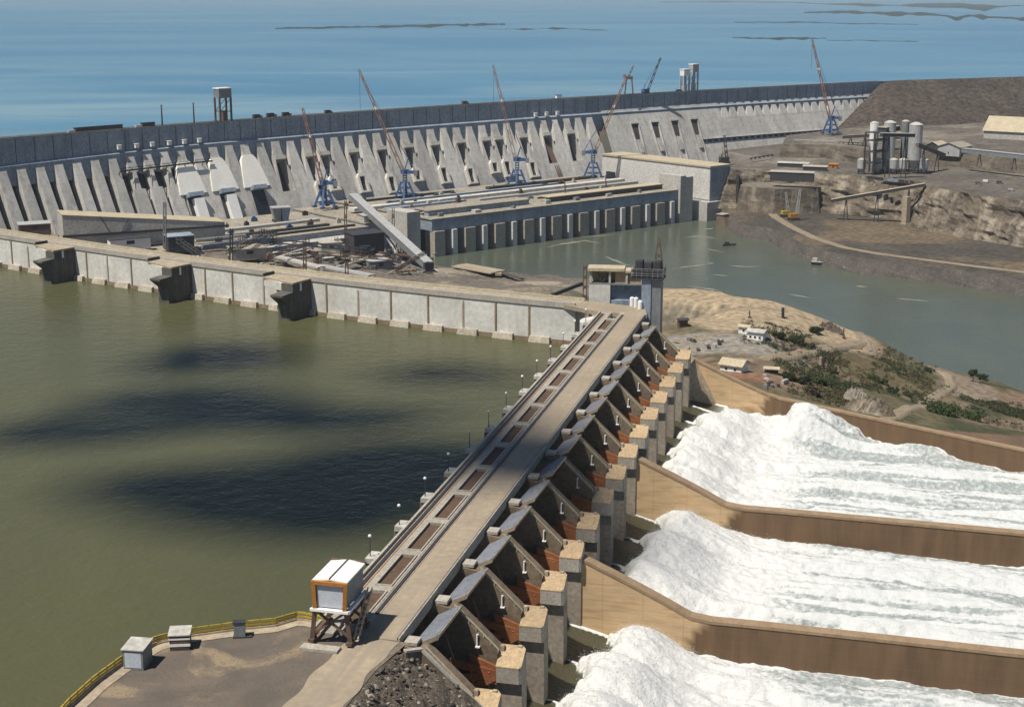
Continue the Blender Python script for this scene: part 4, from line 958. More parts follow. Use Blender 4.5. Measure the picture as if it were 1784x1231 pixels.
# ------------------------------------------------------------------ water in the chutes
def foam_mat():
    m = bpy.data.materials.new('white_water'); m.use_nodes = True; nt = m.node_tree; n = nt.nodes; l = nt.links
    b = n['Principled BSDF']; geo = n.new('ShaderNodeNewGeometry'); a = n.new('ShaderNodeVertexColor'); a.layer_name = 'foam'
    nz = n.new('ShaderNodeTexNoise'); nz.inputs['Scale'].default_value = 0.55; nz.inputs['Detail'].default_value = 9; nz.inputs['Roughness'].default_value = 0.7; l.new(geo.outputs['Position'], nz.inputs['Vector'])
    ad = n.new('ShaderNodeMath'); ad.operation = 'MULTIPLY_ADD'; ad.inputs[1].default_value = 1.7; l.new(nz.outputs[0], ad.inputs[0])
    sb = n.new('ShaderNodeMath'); sb.operation = 'SUBTRACT'; sb.inputs[1].default_value = 0.84; sp = n.new('ShaderNodeSeparateColor'); l.new(a.outputs[0], sp.inputs[0]); l.new(sp.outputs[0], sb.inputs[0]); l.new(sb.outputs[0], ad.inputs[2])
    r = n.new('ShaderNodeMapRange'); r.inputs[1].default_value = 0.28; r.inputs[2].default_value = 0.62; l.new(ad.outputs[0], r.inputs[0])
    x = n.new('ShaderNodeMix'); x.data_type = 'RGBA'; l.new(r.outputs[0], x.inputs[0]); 
    q1 = n.new('ShaderNodeMix'); q1.data_type = 'RGBA'; l.new(sp.outputs[2], q1.inputs[0]); q1.inputs[6].default_value = (0.68, 0.685, 0.67, 1); q1.inputs[7].default_value = (0.60, 0.62, 0.62, 1); l.new(q1.outputs[2], x.inputs[7])
    # green slack water or grey aerated water under the foam
    y = n.new('ShaderNodeMix'); y.data_type = 'RGBA'; l.new(sp.outputs[1], y.inputs[0]); y.inputs[6].default_value = (0.07, 0.064, 0.035, 1); y.inputs[7].default_value = (0.30, 0.335, 0.335, 1); l.new(y.outputs[2], x.inputs[6])
    l.new(x.outputs[2], b.inputs['Base Color'])
    rr_ = n.new('ShaderNodeMapRange'); rr_.inputs[3].default_value = 0.3; rr_.inputs[4].default_value = 0.95; l.new(r.outputs[0], rr_.inputs[0]); l.new(rr_.outputs[0], b.inputs['Roughness'])
    b.inputs['Specular IOR Level'].default_value = 0.25
    bp = n.new('ShaderNodeBump'); bp.inputs['Strength'].default_value = 0.9; bp.inputs['Distance'].default_value = 1.0; l.new(nz.outputs[0], bp.inputs['Height']); l.new(bp.outputs[0], b.inputs['Normal'])
    MATS['white_water'] = m
foam_mat()
def chute_water(u0, uwall, nb, seed, lobes):
    du = 0.55; vs = np.concatenate([np.arange(24, 46, 0.8), np.arange(46, 120, 0.55), np.arange(120, 210, 0.8), np.arange(210, 420, 3)])
    umax = max(uwall(v) for v in vs); ns = int((umax-u0)/du)
    vv, ff = np.meshgrid(vs, np.linspace(0, 1, ns), indexing='ij')
    ue = np.array([uwall(v) for v in vs])[:, None]; u = u0+(ue-u0)*ff
    bed = np.interp(vv, [24, 30, 38, 47, 56, 75, 100, 420], [104.5, 104.8, 103.2, 100.8, 98.4, 96.9, 96.6, 90])
    wob = (fbm(u/9, vv/9, 4, seed)-0.5)
    front = np.full(u.shape, 54.0)+wob*9
    h = np.zeros(u.shape); cov = np.zeros(u.shape)
    # boils: one per lobe (u, v, radius u, length, height)
    w2 = (fbm(u/16, vv/16, 3, seed+61)-0.5)*7; w3 = (fbm(u/3.5, vv/3.5, 4, seed+62)-0.5)
    for lu, lv, ru, ln, hh in lobes:
        ln = ln*0.68; hh = hh*0.95; s = (u-lu+w2*0.5-(vv-lv)*0.06)/(ru*(1+0.012*np.clip(vv-lv, 0, 60)))+w3*0.16; x = (vv-lv-3.0+w2*0.35+w3*2.6+(s**2)*4.5)/ln
        body = np.clip(1-np.abs(s)**2.4, 0, 1)**0.5
        rise = np.where(x < 0, 0, np.where(x < 0.24, np.clip(1-((0.24-x)/0.24)**2.2, 0, 1)**0.5, np.exp(-((x-0.24)/0.55)**2)))
        h = np.maximum(h, 1.15*hh*rise*(0.05+0.95*body)*(body > 0)); cov = np.maximum(cov, np.where(x > 0, 1.0, 0)*np.clip(body*4, 0, 1))
    edge = sstep(0, 2.2, vv-front-6); cov = np.maximum(cov, edge)
    # long ridges carried downstream, spreading
    ridge = fbm((u+wob*7)/9.5, vv/120, 3, seed+5); r2 = fbm((u+wob*3)/3.2, vv/30, 3, seed+9)
    down = sstep(60, 96, vv)
    h += down*((ridge-0.45)*7.0+(r2-0.5)*2.0)
    wx = (fbm(u/14, vv/14, 3, seed+31)-0.5)*8; bil = np.abs(vnoise((u+wx)/7.0, (vv+wx)/10.0, seed+2)-0.5)*2; bil = 0.7*bil+0.3*np.abs(vnoise((u-wx)/3.4, (vv+wx)/5.0, seed+3)-0.5)*2
    b2 = fbm(u/1.5, vv/2.6, 3, seed+4)-0.5
    near = sstep(125, 70, vv)
    h += cov*((1-bil)*1.3*near-0.7*near)*sstep(2, 14, vv-front)+cov*b2*(0.7+0.4*down)+cov*w3*1.6*near
    h = np.where(vv < 58, np.maximum(h, 0), h)
    st = fbm((u+wob*3)/2.3, vv/45, 4, seed+41); grey = sstep(76, 110, vv)*sstep(0.62, 0.42, 0.5*ridge+0.5*st+0.35*(r2-0.5))
    # smooth green water before the boil, white wakes from the pier ends and along the walls
    wake = np.zeros(u.shape)
    for k in range(NB+1):
        d = np.abs(u-(B0+BW*k)); wake = np.maximum(wake, np.clip(1-d/(0.6+2.3*sstep(44, 56, vv)), 0, 1)*sstep(43, 45, vv))
    grey = np.maximum(grey, sstep(11, 5, ue-u+wob*8)*sstep(96, 112, vv)*0.9); dist = np.minimum(u-u0, ue-u); wake = np.maximum(wake, sstep(0.75, 0.35, dist+wob*0.5))
    cov2 = np.clip(np.maximum(cov*1.0-grey*0.68, sstep(0.25, 0.55, wake)), 0, 1)
    z = bed+h+np.where(cov < 0.5, wake*0.9, 0)
    V = np.stack([-38.8266+0.238944*u+0.971033*vv, 353.1325+0.971033*u-0.238944*vv, z], -1).reshape(-1, 3)
    rg = np.random.default_rng(seed); wgt = (cov > 0.95)*np.clip(1.25-(vv-50)/45, 0.0, 1)*(h > 0.5); wgt = wgt.ravel()/wgt.sum(); n_ = 5200*nb
    c = V[rg.choice(len(V), n_, p=wgt)]+rg.normal(0, 0.4, (n_, 3)); c[:, 2] += np.abs(rg.exponential(0.4, n_)); q = rg.normal(0, 1, (n_, 4, 3))*rg.uniform(0.03, 0.1, n_)[:, None, None]
    i_ = np.arange(n_)[:, None]*4; np_mesh('spray', (c[:, None]+q).reshape(-1, 3), np.concatenate([i_+np.array([[0, 1, 2]]), i_+np.array([[0, 2, 3]]), i_+np.array([[0, 3, 1]]), i_+np.array([[1, 3, 2]])]), 'spray_white', smooth=False, kind='stuff')
    o = np_mesh('white_water', V, grid_faces(*u.shape), 'white_water', kind='structure')
    if o.data.polygons[0].normal.z < 0: o.data.flip_normals()
    c = o.data.color_attributes.new('foam', 'FLOAT_COLOR', 'POINT'); f = cov2.ravel()
    g = np.clip(np.maximum(sstep(52, 62, vv), cov), 0, 1).ravel()
    c.data.foreach_set('color', np.stack([f, g, sstep(60, 125, vv).ravel(), np.ones_like(f)], 1).astype(np.float32).ravel())
def spray_mat():
    m = bpy.data.materials.new('spray_white'); m.use_nodes = True; n = m.node_tree.nodes; l = m.node_tree.links; n.remove(n['Principled BSDF'])
    a = n.new('ShaderNodeBsdfDiffuse'); a.inputs[0].default_value = (0.8, 0.81, 0.81, 1); t = n.new('ShaderNodeBsdfTranslucent'); t.inputs[0].default_value = (0.8, 0.81, 0.81, 1)
    x = n.new('ShaderNodeMixShader'); l.new(a.outputs[0], x.inputs[1]); l.new(t.outputs[0], x.inputs[2]); l.new(x.outputs[0], n['Material Output'].inputs[0]); MATS['spray_white'] = m
spray_mat()
LB = []
def chute(u0, uw, nb, seed, lobes): chute_water(u0, uw, nb, seed, lobes)
chute_water_ = chute
chute_water_(uH-0.9, wall_u, 6, 11, [(184, 50, 13.5, 36, 7.5), (209, 46.5, 13.5, 38, 8.5), (234, 46, 14, 40, 9.0), (259, 46, 14, 42, 9.0), (285, 50, 14, 40, 9.0), (306, 57, 11, 30, 6.5), (303, 88, 17, 38, 10.0)])
chute_water_(uD-0.9, lambda v: uH-4.7, 4, 22, [(84, 52, 12, 32, 7.0), (107, 48.5, 13.5, 42, 9.0), (133, 49.5, 14.5, 44, 10.0), (158, 52.5, 13, 40, 9.0)])
chute_water_(-30.8, lambda v: uD-4.7, 4, 33, [(-18, 51, 13.5, 40, 9.5), (8, 49, 14.5, 42, 10.5), (33, 49, 14.5, 44, 10.5), (57, 53, 13, 38, 8.5)])
# ------------------------------------------------------------------ near bank
mb = MB()
road_in = [W(-31, 11, 0), W(-31, 21, 0)]
grd = [p.copy() for p in shore]+[W(-31, 0.2, CREST), W(-31, 23.0, CREST), at(655, 1165, CREST), at(600, 1231, CREST), at(545, 1320, CREST), at(470, 1500, CREST), v3(-140, 60, CREST)]
P2 = [(p.x, p.y) for p in grd]; rx = np.array([p[0] for p in P2]); ry = np.array([p[1] for p in P2])
gx2, gy2 = np.meshgrid(np.arange(-145, 20, 1.6), np.arange(180, 345, 1.6), indexing='ij')
mb.poly([v3(p.x, p.y, CREST-0.25) for p in grd])
bank = mb.build('ground', 'bank_ground' if 'bank_ground' in M else 'ground_dark', kind='structure')
if bank.data.polygons[0].normal.z < 0: bank.data.flip_normals()
def bank_mat():
    m = bpy.data.materials.new('bank_ground'); m.use_nodes = True; nt = m.node_tree; n = nt.nodes; l = nt.links
    b = n['Principled BSDF']; b.inputs['Roughness'].default_value = 0.95; b.inputs['Specular IOR Level'].default_value = 0.15
    geo = n.new('ShaderNodeNewGeometry')
    def noise(sc, det=8, sv=(1, 1, 1), dist=0.0):
        x = n.new('ShaderNodeVectorMath'); x.operation = 'MULTIPLY'; x.inputs[1].default_value = sv; l.new(geo.outputs['Position'], x.inputs[0])
        t = n.new('ShaderNodeTexNoise'); t.inputs['Scale'].default_value = sc; t.inputs['Detail'].default_value = det; t.inputs['Distortion'].default_value = dist; l.new(x.outputs[0], t.inputs['Vector']); return t.outputs[0]
    def rng(f, p, q):
        r = n.new('ShaderNodeMapRange'); r.inputs[1].default_value = p; r.inputs[2].default_value = q; l.new(f, r.inputs[0]); return r.outputs[0]
    def mix(f, A, B):
        x = n.new('ShaderNodeMix'); x.data_type = 'RGBA'; l.new(f, x.inputs[0])
        for sock, v in ((x.inputs[6], A), (x.inputs[7], B)):
            if isinstance(v, tuple): sock.default_value = (*v, 1)
            else: l.new(v, sock)
        return x.outputs[2]
    c = mix(rng(noise(0.09, 7), 0.35, 0.65), (0.155, 0.128, 0.102), (0.108, 0.092, 0.076))
    c = mix(rng(noise(0.05, 6, (1, 1, 1), 1.2), 0.56, 0.66), c, (0.25, 0.195, 0.13))
    c = mix(rng(noise(0.11, 6, (1, 0.6, 1), 0.8), 0.62, 0.72), c, (0.24, 0.12, 0.06))
    c = mix(rng(noise(1.6, 6), 0.52, 0.75), c, (0.095, 0.085, 0.075))
    l.new(c, b.inputs['Base Color'])
    bp = n.new('ShaderNodeBump'); bp.inputs['Strength'].default_value = 0.6; bp.inputs['Distance'].default_value = 0.25; l.new(noise(1.2), bp.inputs['Height']); l.new(bp.outputs[0], b.inputs['Normal'])
    MATS['bank_ground'] = m; return m
bank.data.materials[0] = bank_mat()
# road leaving the bridge
mb = MB(); rp2 = [W(-30.9, 16, 0), at(618, 1145, CREST), at(555, 1220, CREST), at(490, 1310, CREST), at(430, 1420, CREST)]
rl2 = Line(rp2); ts2 = np.linspace(0, rl2.len, 50)
mb.grid(np.array([[rl2.q(t, o_*(1+0.25*t/rl2.len)+0.5*math.sin(t*0.4+o_), CREST-0.18+0.03*(o_ == 0)) for o_ in (-5.6, 0, 5.6)] for t in ts2], float)); mb.build('road', 'deck_road', kind='structure')
# shore wall and walk
sh = Line(shore[:-1]+[at(566, 1086, CREST)]); sht = np.linspace(0, sh.len, 70)
sw = root('shore_wall', 'low pale retaining wall and walk along the curved near shore', 'wall', sh.q(sh.len*0.6, 0, CREST))
mb = MB(); sgn = 1 if (sh.q(sh.len*0.6, 3, 0)-v3(-40, 250, 0)).length < (sh.q(sh.len*0.6, -3, 0)-v3(-40, 250, 0)).length else -1
mb.grid(np.array([[sh.q(t, -0.3*sgn, 110), sh.q(t, -0.3*sgn, CREST+0.35), sh.q(t, 0.5*sgn, CREST+0.35), sh.q(t, 0.5*sgn, CREST-0.1), sh.q(t, 3.4*sgn, CREST-0.12)] for t in sht], float)); mb.build('walk', 'sand_concrete', sw)
fn = root('guard_rail', 'yellow two-rail guard rail following the curved near shore', 'railing', sh.q(sh.len*0.6, 0, CREST))
for z in (0.85, 1.75):
    mb = MB()
    for a, b_ in zip(sht, sht[1:]): mb.bar(sh.q(a, 0.1*sgn, CREST+z), sh.q(b_, 0.1*sgn, CREST+z), 0.32, 0.5)
    mb.build('rail', 'yellow_paint', fn)
mb = MB()
for t in np.arange(1, sh.len, 3.0): mb.bar(sh.q(t, 0.1*sgn, CREST+0.2), sh.q(t, 0.1*sgn, CREST+2.0), 0.25)
mb.build('posts', 'yellow_paint', fn)
# rubble slope beside the first pier, with its abutment wall
abw = [W(-36.5, 24, CREST), W(-33.5, 27, CREST-0.5), W(-32.5, 44, 123), W(-33, 72, 110)]
ea, eb = W(-31, 22.0, 0), at(600, 1231, CREST); ed = (eb-ea); ed.z = 0; ed.normalize(); en = Vector((-ed.y, ed.x, 0))
if (W(-31, 60, 0)-ea).dot(en) < 0: en = -en
nn, mm = 56, 90
S_, T_ = np.meshgrid(np.linspace(-6, 110, mm), np.linspace(-2.5, 62, nn), indexing='ij')
rough_ = sstep(0, 5, T_)
z_ = np.interp(T_, [-3, 0, 3, 10, 30, 62], [CREST-0.5, CREST-0.4, CREST-1.4, 134.5, 121, 104])+rough_*((fbm(S_/6, T_/6, 4, 71)-0.5)*2.8+(fbm(S_/1.5, T_/1.5, 3, 73)-0.5)*1.8)
Xr = ea.x+ed.x*S_+en.x*T_; Yr = ea.y+ed.y*S_+en.y*T_
ur = (Xr+38.8266)*0.238944+(Yr-353.1325)*0.971033; z_ = np.where(ur > -34.2, z_-40, z_)
np_mesh('rubble_slope', np.stack([Xr, Yr, z_], -1).reshape(-1, 3), grid_faces(mm, nn), 'rubble_earth', smooth=False, kind='stuff')
import bmesh
bm = bmesh.new()
for i in range(2600):
    s1 = R.uniform(0, 100); t1 = R.uniform(0.6, 40); s = R.uniform(0.14, 0.5)*R.choice((0.6, 1, 1.5)); p = ea+ed*s1+en*t1
    if (p.x+38.8266)*0.238944+(p.y-353.1325)*0.971033 > -34.8: continue
    p.z = float(np.interp(t1, [-3, 0, 3, 10, 30, 62], [CREST-0.5, CREST-0.4, CREST-1.4, 134.5, 121, 104]))+R.uniform(-0.3, 0.7)
    g = bmesh.ops.create_icosphere(bm, subdivisions=1, radius=s, matrix=Matrix.Translation(p)@Matrix.Rotation(R.random()*6, 4, 'X')@Matrix.Rotation(R.random()*6, 4, 'Z')@Matrix.Diagonal((1.3, 0.9, 0.7, 1)))
    for vt in g['verts']: vt.co += Vector((R.uniform(-1, 1), R.uniform(-1, 1), R.uniform(-1, 1)))*s*0.22
    mi = 0 if R.random() < 0.3 else 1
    for f in {f for vt in g['verts'] for f in vt.link_faces}: f.material_index = mi
me = bpy.data.meshes.new('rubble'); bm.to_mesh(me); bm.free(); me.materials.append(M['stone_pale']); me.materials.append(M['stone_dark'])
o = bpy.data.objects.new('rubble', me); COL.objects.link(o); o['kind'] = 'stuff'
aw = root('abutment_wall', 'stepped pale abutment wall edging the rubble slope by the bridge end', 'wall', abw[1])
mb = MB()
for a, b_ in zip(abw, abw[1:]):
    n_ = Vector((b_.y-a.y, -(b_.x-a.x), 0)).normalized()*0.5
    mb.hexa([v3(a.x, a.y, 95)-n_, v3(b_.x, b_.y, 95)-n_, v3(b_.x, b_.y, 95)+n_, v3(a.x, a.y, 95)+n_][::-1], [a-n_, b_-n_, b_+n_, a+n_][::-1])
mb.build('wall_body', 'pier_concrete', aw)
mb = MB()
for a, b_ in zip(abw, abw[1:]): mb.bar(a+v3(0, 0, 0.25), b_+v3(0, 0, 0.25), 1.3, 0.5)
mb.build('coping', 'parapet_light', aw)

# gantry crane on the spillway rails
GF = lambda v, u, z: W(u, v, z)
gr = root('gantry_crane', 'tall rail gantry with an orange-framed white cabin standing at the bridge end', 'gantry crane', W(-31, 6.7, CREST), math.atan2(-0.238944, 0.971033))
x0, x1, y0, y1, zb, zt = 2.6, 10.6, -37.2, -24.6, 148.8, 155.4
mb = MB(); mb.box(x0+0.6, x1-0.3, y0+0.5, y1-0.3, zb+0.2, zt-0.3, GF); mb.build('cabin', 'pale_grey_clad' if 'pale_grey_clad' in M else 'grey_steel', gr)
mb = MB(); mb.box(x0+0.9, x1-0.9, y0+0.2, y0+0.5, zb+0.4, zt-0.7, GF); 
fp = mb.build('front_panel', 'panel_blue', gr)
mb = MB()
mb.bar(W(y0, x0+0.4, zb), W(y0, x0+0.1, zt), 1.0, 0.9); mb.bar(W(y0, x1-0.5, zb), W(y0, x1-0.1, zt), 1.2, 0.9); mb.bar(W(y0, x0-0.1, zt-0.3), W(y0, x1+0.1, zt-0.3), 0.9, 0.8)
mb.build('front_frame', 'orange_paint', gr)
mb = MB(); zc = zt+0.55
for a, b_ in ((x0-0.2, (x0+x1)/2), ((x0+x1)/2, x1+0.2)):
    za, zb2 = (zt, zc) if a < b_ and a < (x0+x1)/2 else (zc, zt)
    mb.hexa([W(y0+0.2, a, za-0.2), W(y0+0.2, b_, zb2-0.2), W(y1, b_, zb2-0.2), W(y1, a, za-0.2)], [W(y0+0.2, a, za+0.15), W(y0+0.2, b_, zb2+0.15), W(y1, b_, zb2+0.15), W(y1, a, za+0.15)])
mb.build('roof', 'white_paint', gr)
mb = MB(); mb.bar(W(y1+0.2, x0-0.3, zt+0.1), W(y1+0.2, x1+0.3, zt+0.1), 0.8, 0.7); mb.bar(W(y0+0.1, (x0+x1)/2, zc+0.25), W(y1, (x0+x1)/2, zc+0.25), 0.25); mb.build('roof_trim', 'brown_steel', gr)
mb = MB(); mb.box(x0-0.6, x1+0.6, y0-0.8, y0+0.6, zb-0.5, zb+0.1, GF); mb.box(x0-0.6, x0+0.2, y0, y1, zb-0.5, zb+0.1, GF); mb.box(x1-0.2, x1+0.8, y0, y1, zb-0.5, zb+0.1, GF); mb.build('platform', 'white_paint', gr)
for yy in (y0+1.0, y1-1.0):
    for xx, lean in ((1.7, 0.9), (10.9, -0.9)):
        mb = MB(); mb.bar(W(yy, xx, CREST+0.9), W(yy, xx+lean, zb-0.4), 1.0, 1.0); mb.box(xx-0.7, xx+0.7, yy-1.2, yy+1.2, CREST+0.3, CREST+1.0, GF); mb.build('leg', 'brown_steel', gr)
mb = MB()
for yy in (y0+1.0, y1-1.0): mb.bar(W(yy, 2.0, CREST+2), W(yy, 9.8, zb-1), 0.5); mb.bar(W(yy, 10.6, CREST+2), W(yy, 2.8, zb-1), 0.5)
mb.bar(W(y0+1, 10.8, CREST+1.4), W(y1-1, 10.8, CREST+1.4), 0.8, 0.7); mb.bar(W(y0+1, 1.8, CREST+1.4), W(y1-1, 1.8, CREST+1.4), 0.8, 0.7)
mb.build('brace', 'brown_steel', gr)
mb = MB()
for f in range(9): mb.bar(W(y0+2+f*1.2, 11.6, CREST+1+f*0.95), W(y0+2+f*1.2, 12.6, CREST+1+f*0.95), 1.1, 0.18)
mb.bar(W(y0+1.5, 12.6, CREST+1.5), W(y0+12, 12.6, CREST+9.9), 0.2, 0.5); mb.bar(W(y0+1.5, 11.6, CREST+1.5), W(y0+12, 11.6, CREST+9.9), 0.2, 0.5); mb.build('stair', 'roof_cream', gr)
mb = MB(); mb.box(0.4, 9.4, -41.0, -38.2, CREST-0.2, CREST+0.5, GF); tag(mb.build('buffer_slab', 'parapet_light'), 'pale concrete slab on the ground at the feet of the white gantry', 'slab')
# huts on the shore walk
def hut(px, py, w, d_, h, ang, m_wall, m_roof, name, label, m_front=None):
    p = at(px, py, CREST-0.2); f = frame(p, ang); r = root(name, label, 'hut', p, ang)
    mb = MB(); mb.box(-w/2, w/2, -d_/2, d_/2, 0, h, f); mb.build('wall', m_wall, r)
    mb = MB(); mb.hexa([f(-w/2-0.3, -d_/2-0.3, h), f(w/2+0.3, -d_/2-0.3, h), f(w/2+0.3, d_/2+0.3, h+0.4), f(-w/2-0.3, d_/2+0.3, h+0.4)], [f(-w/2-0.3, -d_/2-0.3, h+0.25), f(w/2+0.3, -d_/2-0.3, h+0.25), f(w/2+0.3, d_/2+0.3, h+0.65), f(-w/2-0.3, d_/2+0.3, h+0.65)]); mb.build('roof', m_roof, r)
    mb = MB(); mb.box(-w/2+0.4, w/2-0.4, -d_/2-0.06, -d_/2, 0.5, h-0.5, f); mb.build('front_panel', m_front or 'panel_blue', r); return r, f
hut(241, 1157, 4.6, 5.4, 4.6, -0.15, 'grey_steel', 'fresh_concrete', 'guard_hut', 'pale grey metal hut with a bluish front at the bend of the shore rail', 'panel_blue')
r_, f_ = hut(315, 1126, 4.4, 4.0, 3.6, 0.1, 'brown_steel', 'fresh_concrete', 'equipment_shed', 'small dark-banded shed with a white flat roof beside the shore rail', 'brown_steel')
mb = MB(); mb.box(-2.4, 2.4, -2.15, -2.07, 1.0, 1.6, f_); mb.box(-2.4, 2.4, -2.15, -2.07, 2.6, 3.0, f_); mb.build('white_band', 'white_paint', r_)
p = at(418, 1108, CREST-0.2); f_ = frame(p, 0.1); r_ = root('electric_cabinet', 'narrow grey electric cabinet standing at the middle of the shore rail', 'cabinet', p, 0.1)
mb = MB(); mb.box(-1.3, 1.3, -0.8, 0.8, 0.3, 3.6, f_); mb.build('body', 'grey_steel', r_); mb = MB(); mb.box(-1.5, 1.5, -1, 1, 3.6, 3.85, f_); mb.build('cap', 'rail_steel', r_); mb = MB(); mb.box(-1.5, 2.8, -1, 1, 0, 0.3, f_); mb.build('plinth', 'dark_steel', r_)
# lamps along the lake edge of the bridge
lampbase = None
for k in range(NB):
    u = B0+BW*k+BW; p = W(u-1, -4.3, CREST-1.6)
    if lampbase is None:
        lr = root('street_lamp', 'slim lamp post with a white globe on a lake-side pier head of the bridge', 'street lamp', p, 0, 'lamp posts along the lake edge of the bridge'); f = frame(p, 0)
        mb = MB(); mb.tube(f(0, 0, 0), f(0, 0, 5.4), 0.16, 0.1, 6); mb.build('post', 'dark_steel', lr)
        bm = bmesh.new(); bmesh.ops.create_icosphere(bm, subdivisions=2, radius=0.5); me = bpy.data.meshes.new('globe'); bm.to_mesh(me); bm.free(); me.materials.append(M['white_paint']); g = bpy.data.objects.new('globe', me); COL.objects.link(g); g.parent = lr; g.location = (0, 0, 5.7)
        lampbase = lr
    else: copy_tree(lampbase, p)
lamp2 = None
for k in range(NB+1):
    uc = B0+BW*k; p = W(uc-4.1, 35.8, 118.1)
    if lamp2 is None:
        lamp2 = root('gate_lamp', 'short lamp with a red globe on the downstream side of a spillway pier', 'lamp', p, 0, 'red lamps on the spillway piers'); f = frame(p, 0)
        mb = MB(); mb.tube(f(0, 0, 0), f(0, 0, 4.0), 0.14, 0.1, 6); mb.bar(f(0, 0, 0.2), f(1.6, 1.6, 0.2), 0.2); mb.build('post', 'rail_steel', lamp2)
        bm = bmesh.new(); bmesh.ops.create_icosphere(bm, subdivisions=2, radius=0.3); me = bpy.data.meshes.new('globe'); bm.to_mesh(me); bm.free(); me.materials.append(M['lamp_red'] if 'lamp_red' in M else mat('lamp_red', (0.6, 0.12, 0.06), (0.5, 0.1, 0.05), 0.5, 0.4)); g = bpy.data.objects.new('globe', me); COL.objects.link(g); g.parent = lamp2; g.location = (0, 0, 4.3)
    else: copy_tree(lamp2, p)

# ------------------------------------------------------------------ control house and tower at the bridge's far end
cp = at(1026, 522, CREST); ca0 = math.atan2(-0.12, 1); f = frame(cp, ca0)
ch = root('control_house', 'two-storey pale concrete control house with an open upper floor where the two dams meet', 'building', cp, ca0)
s_ = 1/3.55
mb = MB(); mb.box(0, 10.2, 0, 9, -12, 7.4, f); mb.build('wall', 'wing_concrete', ch)
mb = MB(); mb.box(10.2, 25, 3, 9, -12, 7.2, f); mb.box(10.2, 25, 0.5, 3, -12, 0, f); mb.build('rear_wall', 'crest_concrete', ch)
mb = MB(); mb.box(0, 26, 0.2, 9, 7.4, 8.2, f); mb.build('floor_slab', 'grey_steel', ch)
for x in (0.1, 9.4, 17.5, 24.9):
    mb = MB(); mb.box(x, x+1.0, 0.3, 1.3, 8.2, 14.2, f); mb.build('column', 'fresh_concrete', ch)
mb = MB(); mb.box(12.5, 25, 1.5, 2, 8.2, 13.6, f); mb.box(0.2, 26, 8, 8.6, 8.2, 14.2, f); mb.build('upper_wall', 'nose_tan', ch)
mb = MB(); mb.bar(f(6.2, 0.9, 8.2), f(9.8, 0.9, 13.8), 0.6); mb.bar(f(6.2, 0.9, 8.2), f(4.0, 0.9, 13.8), 0.6); mb.build('brace', 'dark_steel', ch)
mb = MB(); mb.hexa([f(-0.8, -0.6, 14.2), f(17, -0.6, 14.2), f(17, 9.4, 14.2), f(-0.8, 9.4, 14.2)], [f(-0.8, -0.6, 15.6), f(17, -0.6, 15.6), f(17, 9.4, 15.6), f(-0.8, 9.4, 15.6)]); mb.box(17, 26.4, -0.2, 9.2, 13.6, 14.6, f); mb.build('roof', 'roof_cream', ch)
tp_ = W(352, 21.5, 0); ang = math.atan2(-0.238944, 0.971033); f = frame(tp_, ang)
tw = root('control_tower', 'dark square tower with a wide railed platform and lattice spire beside the bridge end', 'tower', v3(tp_.x, tp_.y, CREST), ang)
mb = MB(); mb.box(-4.6, -0.2, -4, 4, 100, 154, f); mb.build('shaft', 'crest_concrete', tw)
mb = MB(); mb.box(-0.2, 4.4, -3.4, 4, 100, 139, f); mb.box(-0.2, 4.4, -3.4, 4, 139, 154, f); mb.build('lit_shaft', 'grey_steel', tw)
mb = MB(); mb.box(-9.5, 5.5, -5, 5, 154, 155, f); mb.box(-9.5, 5.5, -5, 5, 157.6, 158.2, f); mb.build('platform', 'rail_steel', tw)
mb = MB()
for z in (156.0, 157.0, 159.2): mb.bar(f(-9.5, -5, z), f(5.5, -5, z), 0.25); mb.bar(f(5.5, -5, z), f(5.5, 5, z), 0.25); mb.bar(f(-9.5, -5, z), f(-9.5, 5, z), 0.25)
for x in np.arange(-9.5, 5.6, 2.5): mb.bar(f(x, -5, 155), f(x, -5, 159.2), 0.22)
mb.build('railing', 'grey_steel', tw)
mb = MB(); mb.box(-8.6, 4.0, -3.6, 3.6, 155, 157.6, f); mb.box(-8.0, -4.6, -3, 3, 158.2, 162.6, f); mb.box(-3.8, -0.4, -3, 3, 158.2, 161.8, f); mb.box(0.4, 3.8, -3, 3, 158.2, 162.2, f); mb.build('machine_house', 'dark_steel', tw)
mb = MB(); mb.lattice(f(2.6, 0, 158.2), f(2.6, 0, 173.5), 4.4, 0.5, 6, 0.35); mb.build('spire', 'brown_steel', tw)
mb = MB(); mb.bar(at(962, 514, CREST+1.0), at(1014, 494, CREST+2), 1.2, 1.6); bo = mb.build('barrier_beam', 'rail_steel'); tag(bo, 'long dark beam lying beside the pale control house', 'beam')
p = at(1019, 521, CREST); f = frame(p, 0); t = root('mast', 'rusty lattice mast standing at the side of the pale control house', 'mast', p); mb = MB(); mb.lattice(f(0, 0, 0), f(0, 0, 16.5), 1.8, 1.6, 7, 0.4); mb.build('tower_frame', 'brown_steel', t)
for i, (px, py, h, lab) in enumerate(((1101, 533, 4, 'small white tank standing on end by the dark tower'), (1108, 535, 4.4, 'taller white tank next to the dark tower'), (1115, 538, 3.6, 'white drum closest to the bridge parapet'))):
    p = at(px, py, CREST); mb = MB(); mb.tube(p, p+v3(0, 0, h), 1.1, 1.1, 12); mb.tube(p+v3(0, 0, h), p+v3(0, 0, h+0.4), 1.1, 0.4, 12); tag(mb.build('tank', 'white_paint'), lab, 'tank')
p = at(1078, 515, CREST); f = frame(p, 0.2); v_ = root('pickup_truck', 'small pale pickup truck parked under the control house', 'truck', p, 0.2)
mb = MB(); mb.box(-2.4, 2.4, -0.9, 0.9, 0.5, 1.2, f); mb.box(-0.4, 1.2, -0.85, 0.85, 1.2, 1.9, f); mb.build('body', 'white_paint', v_)
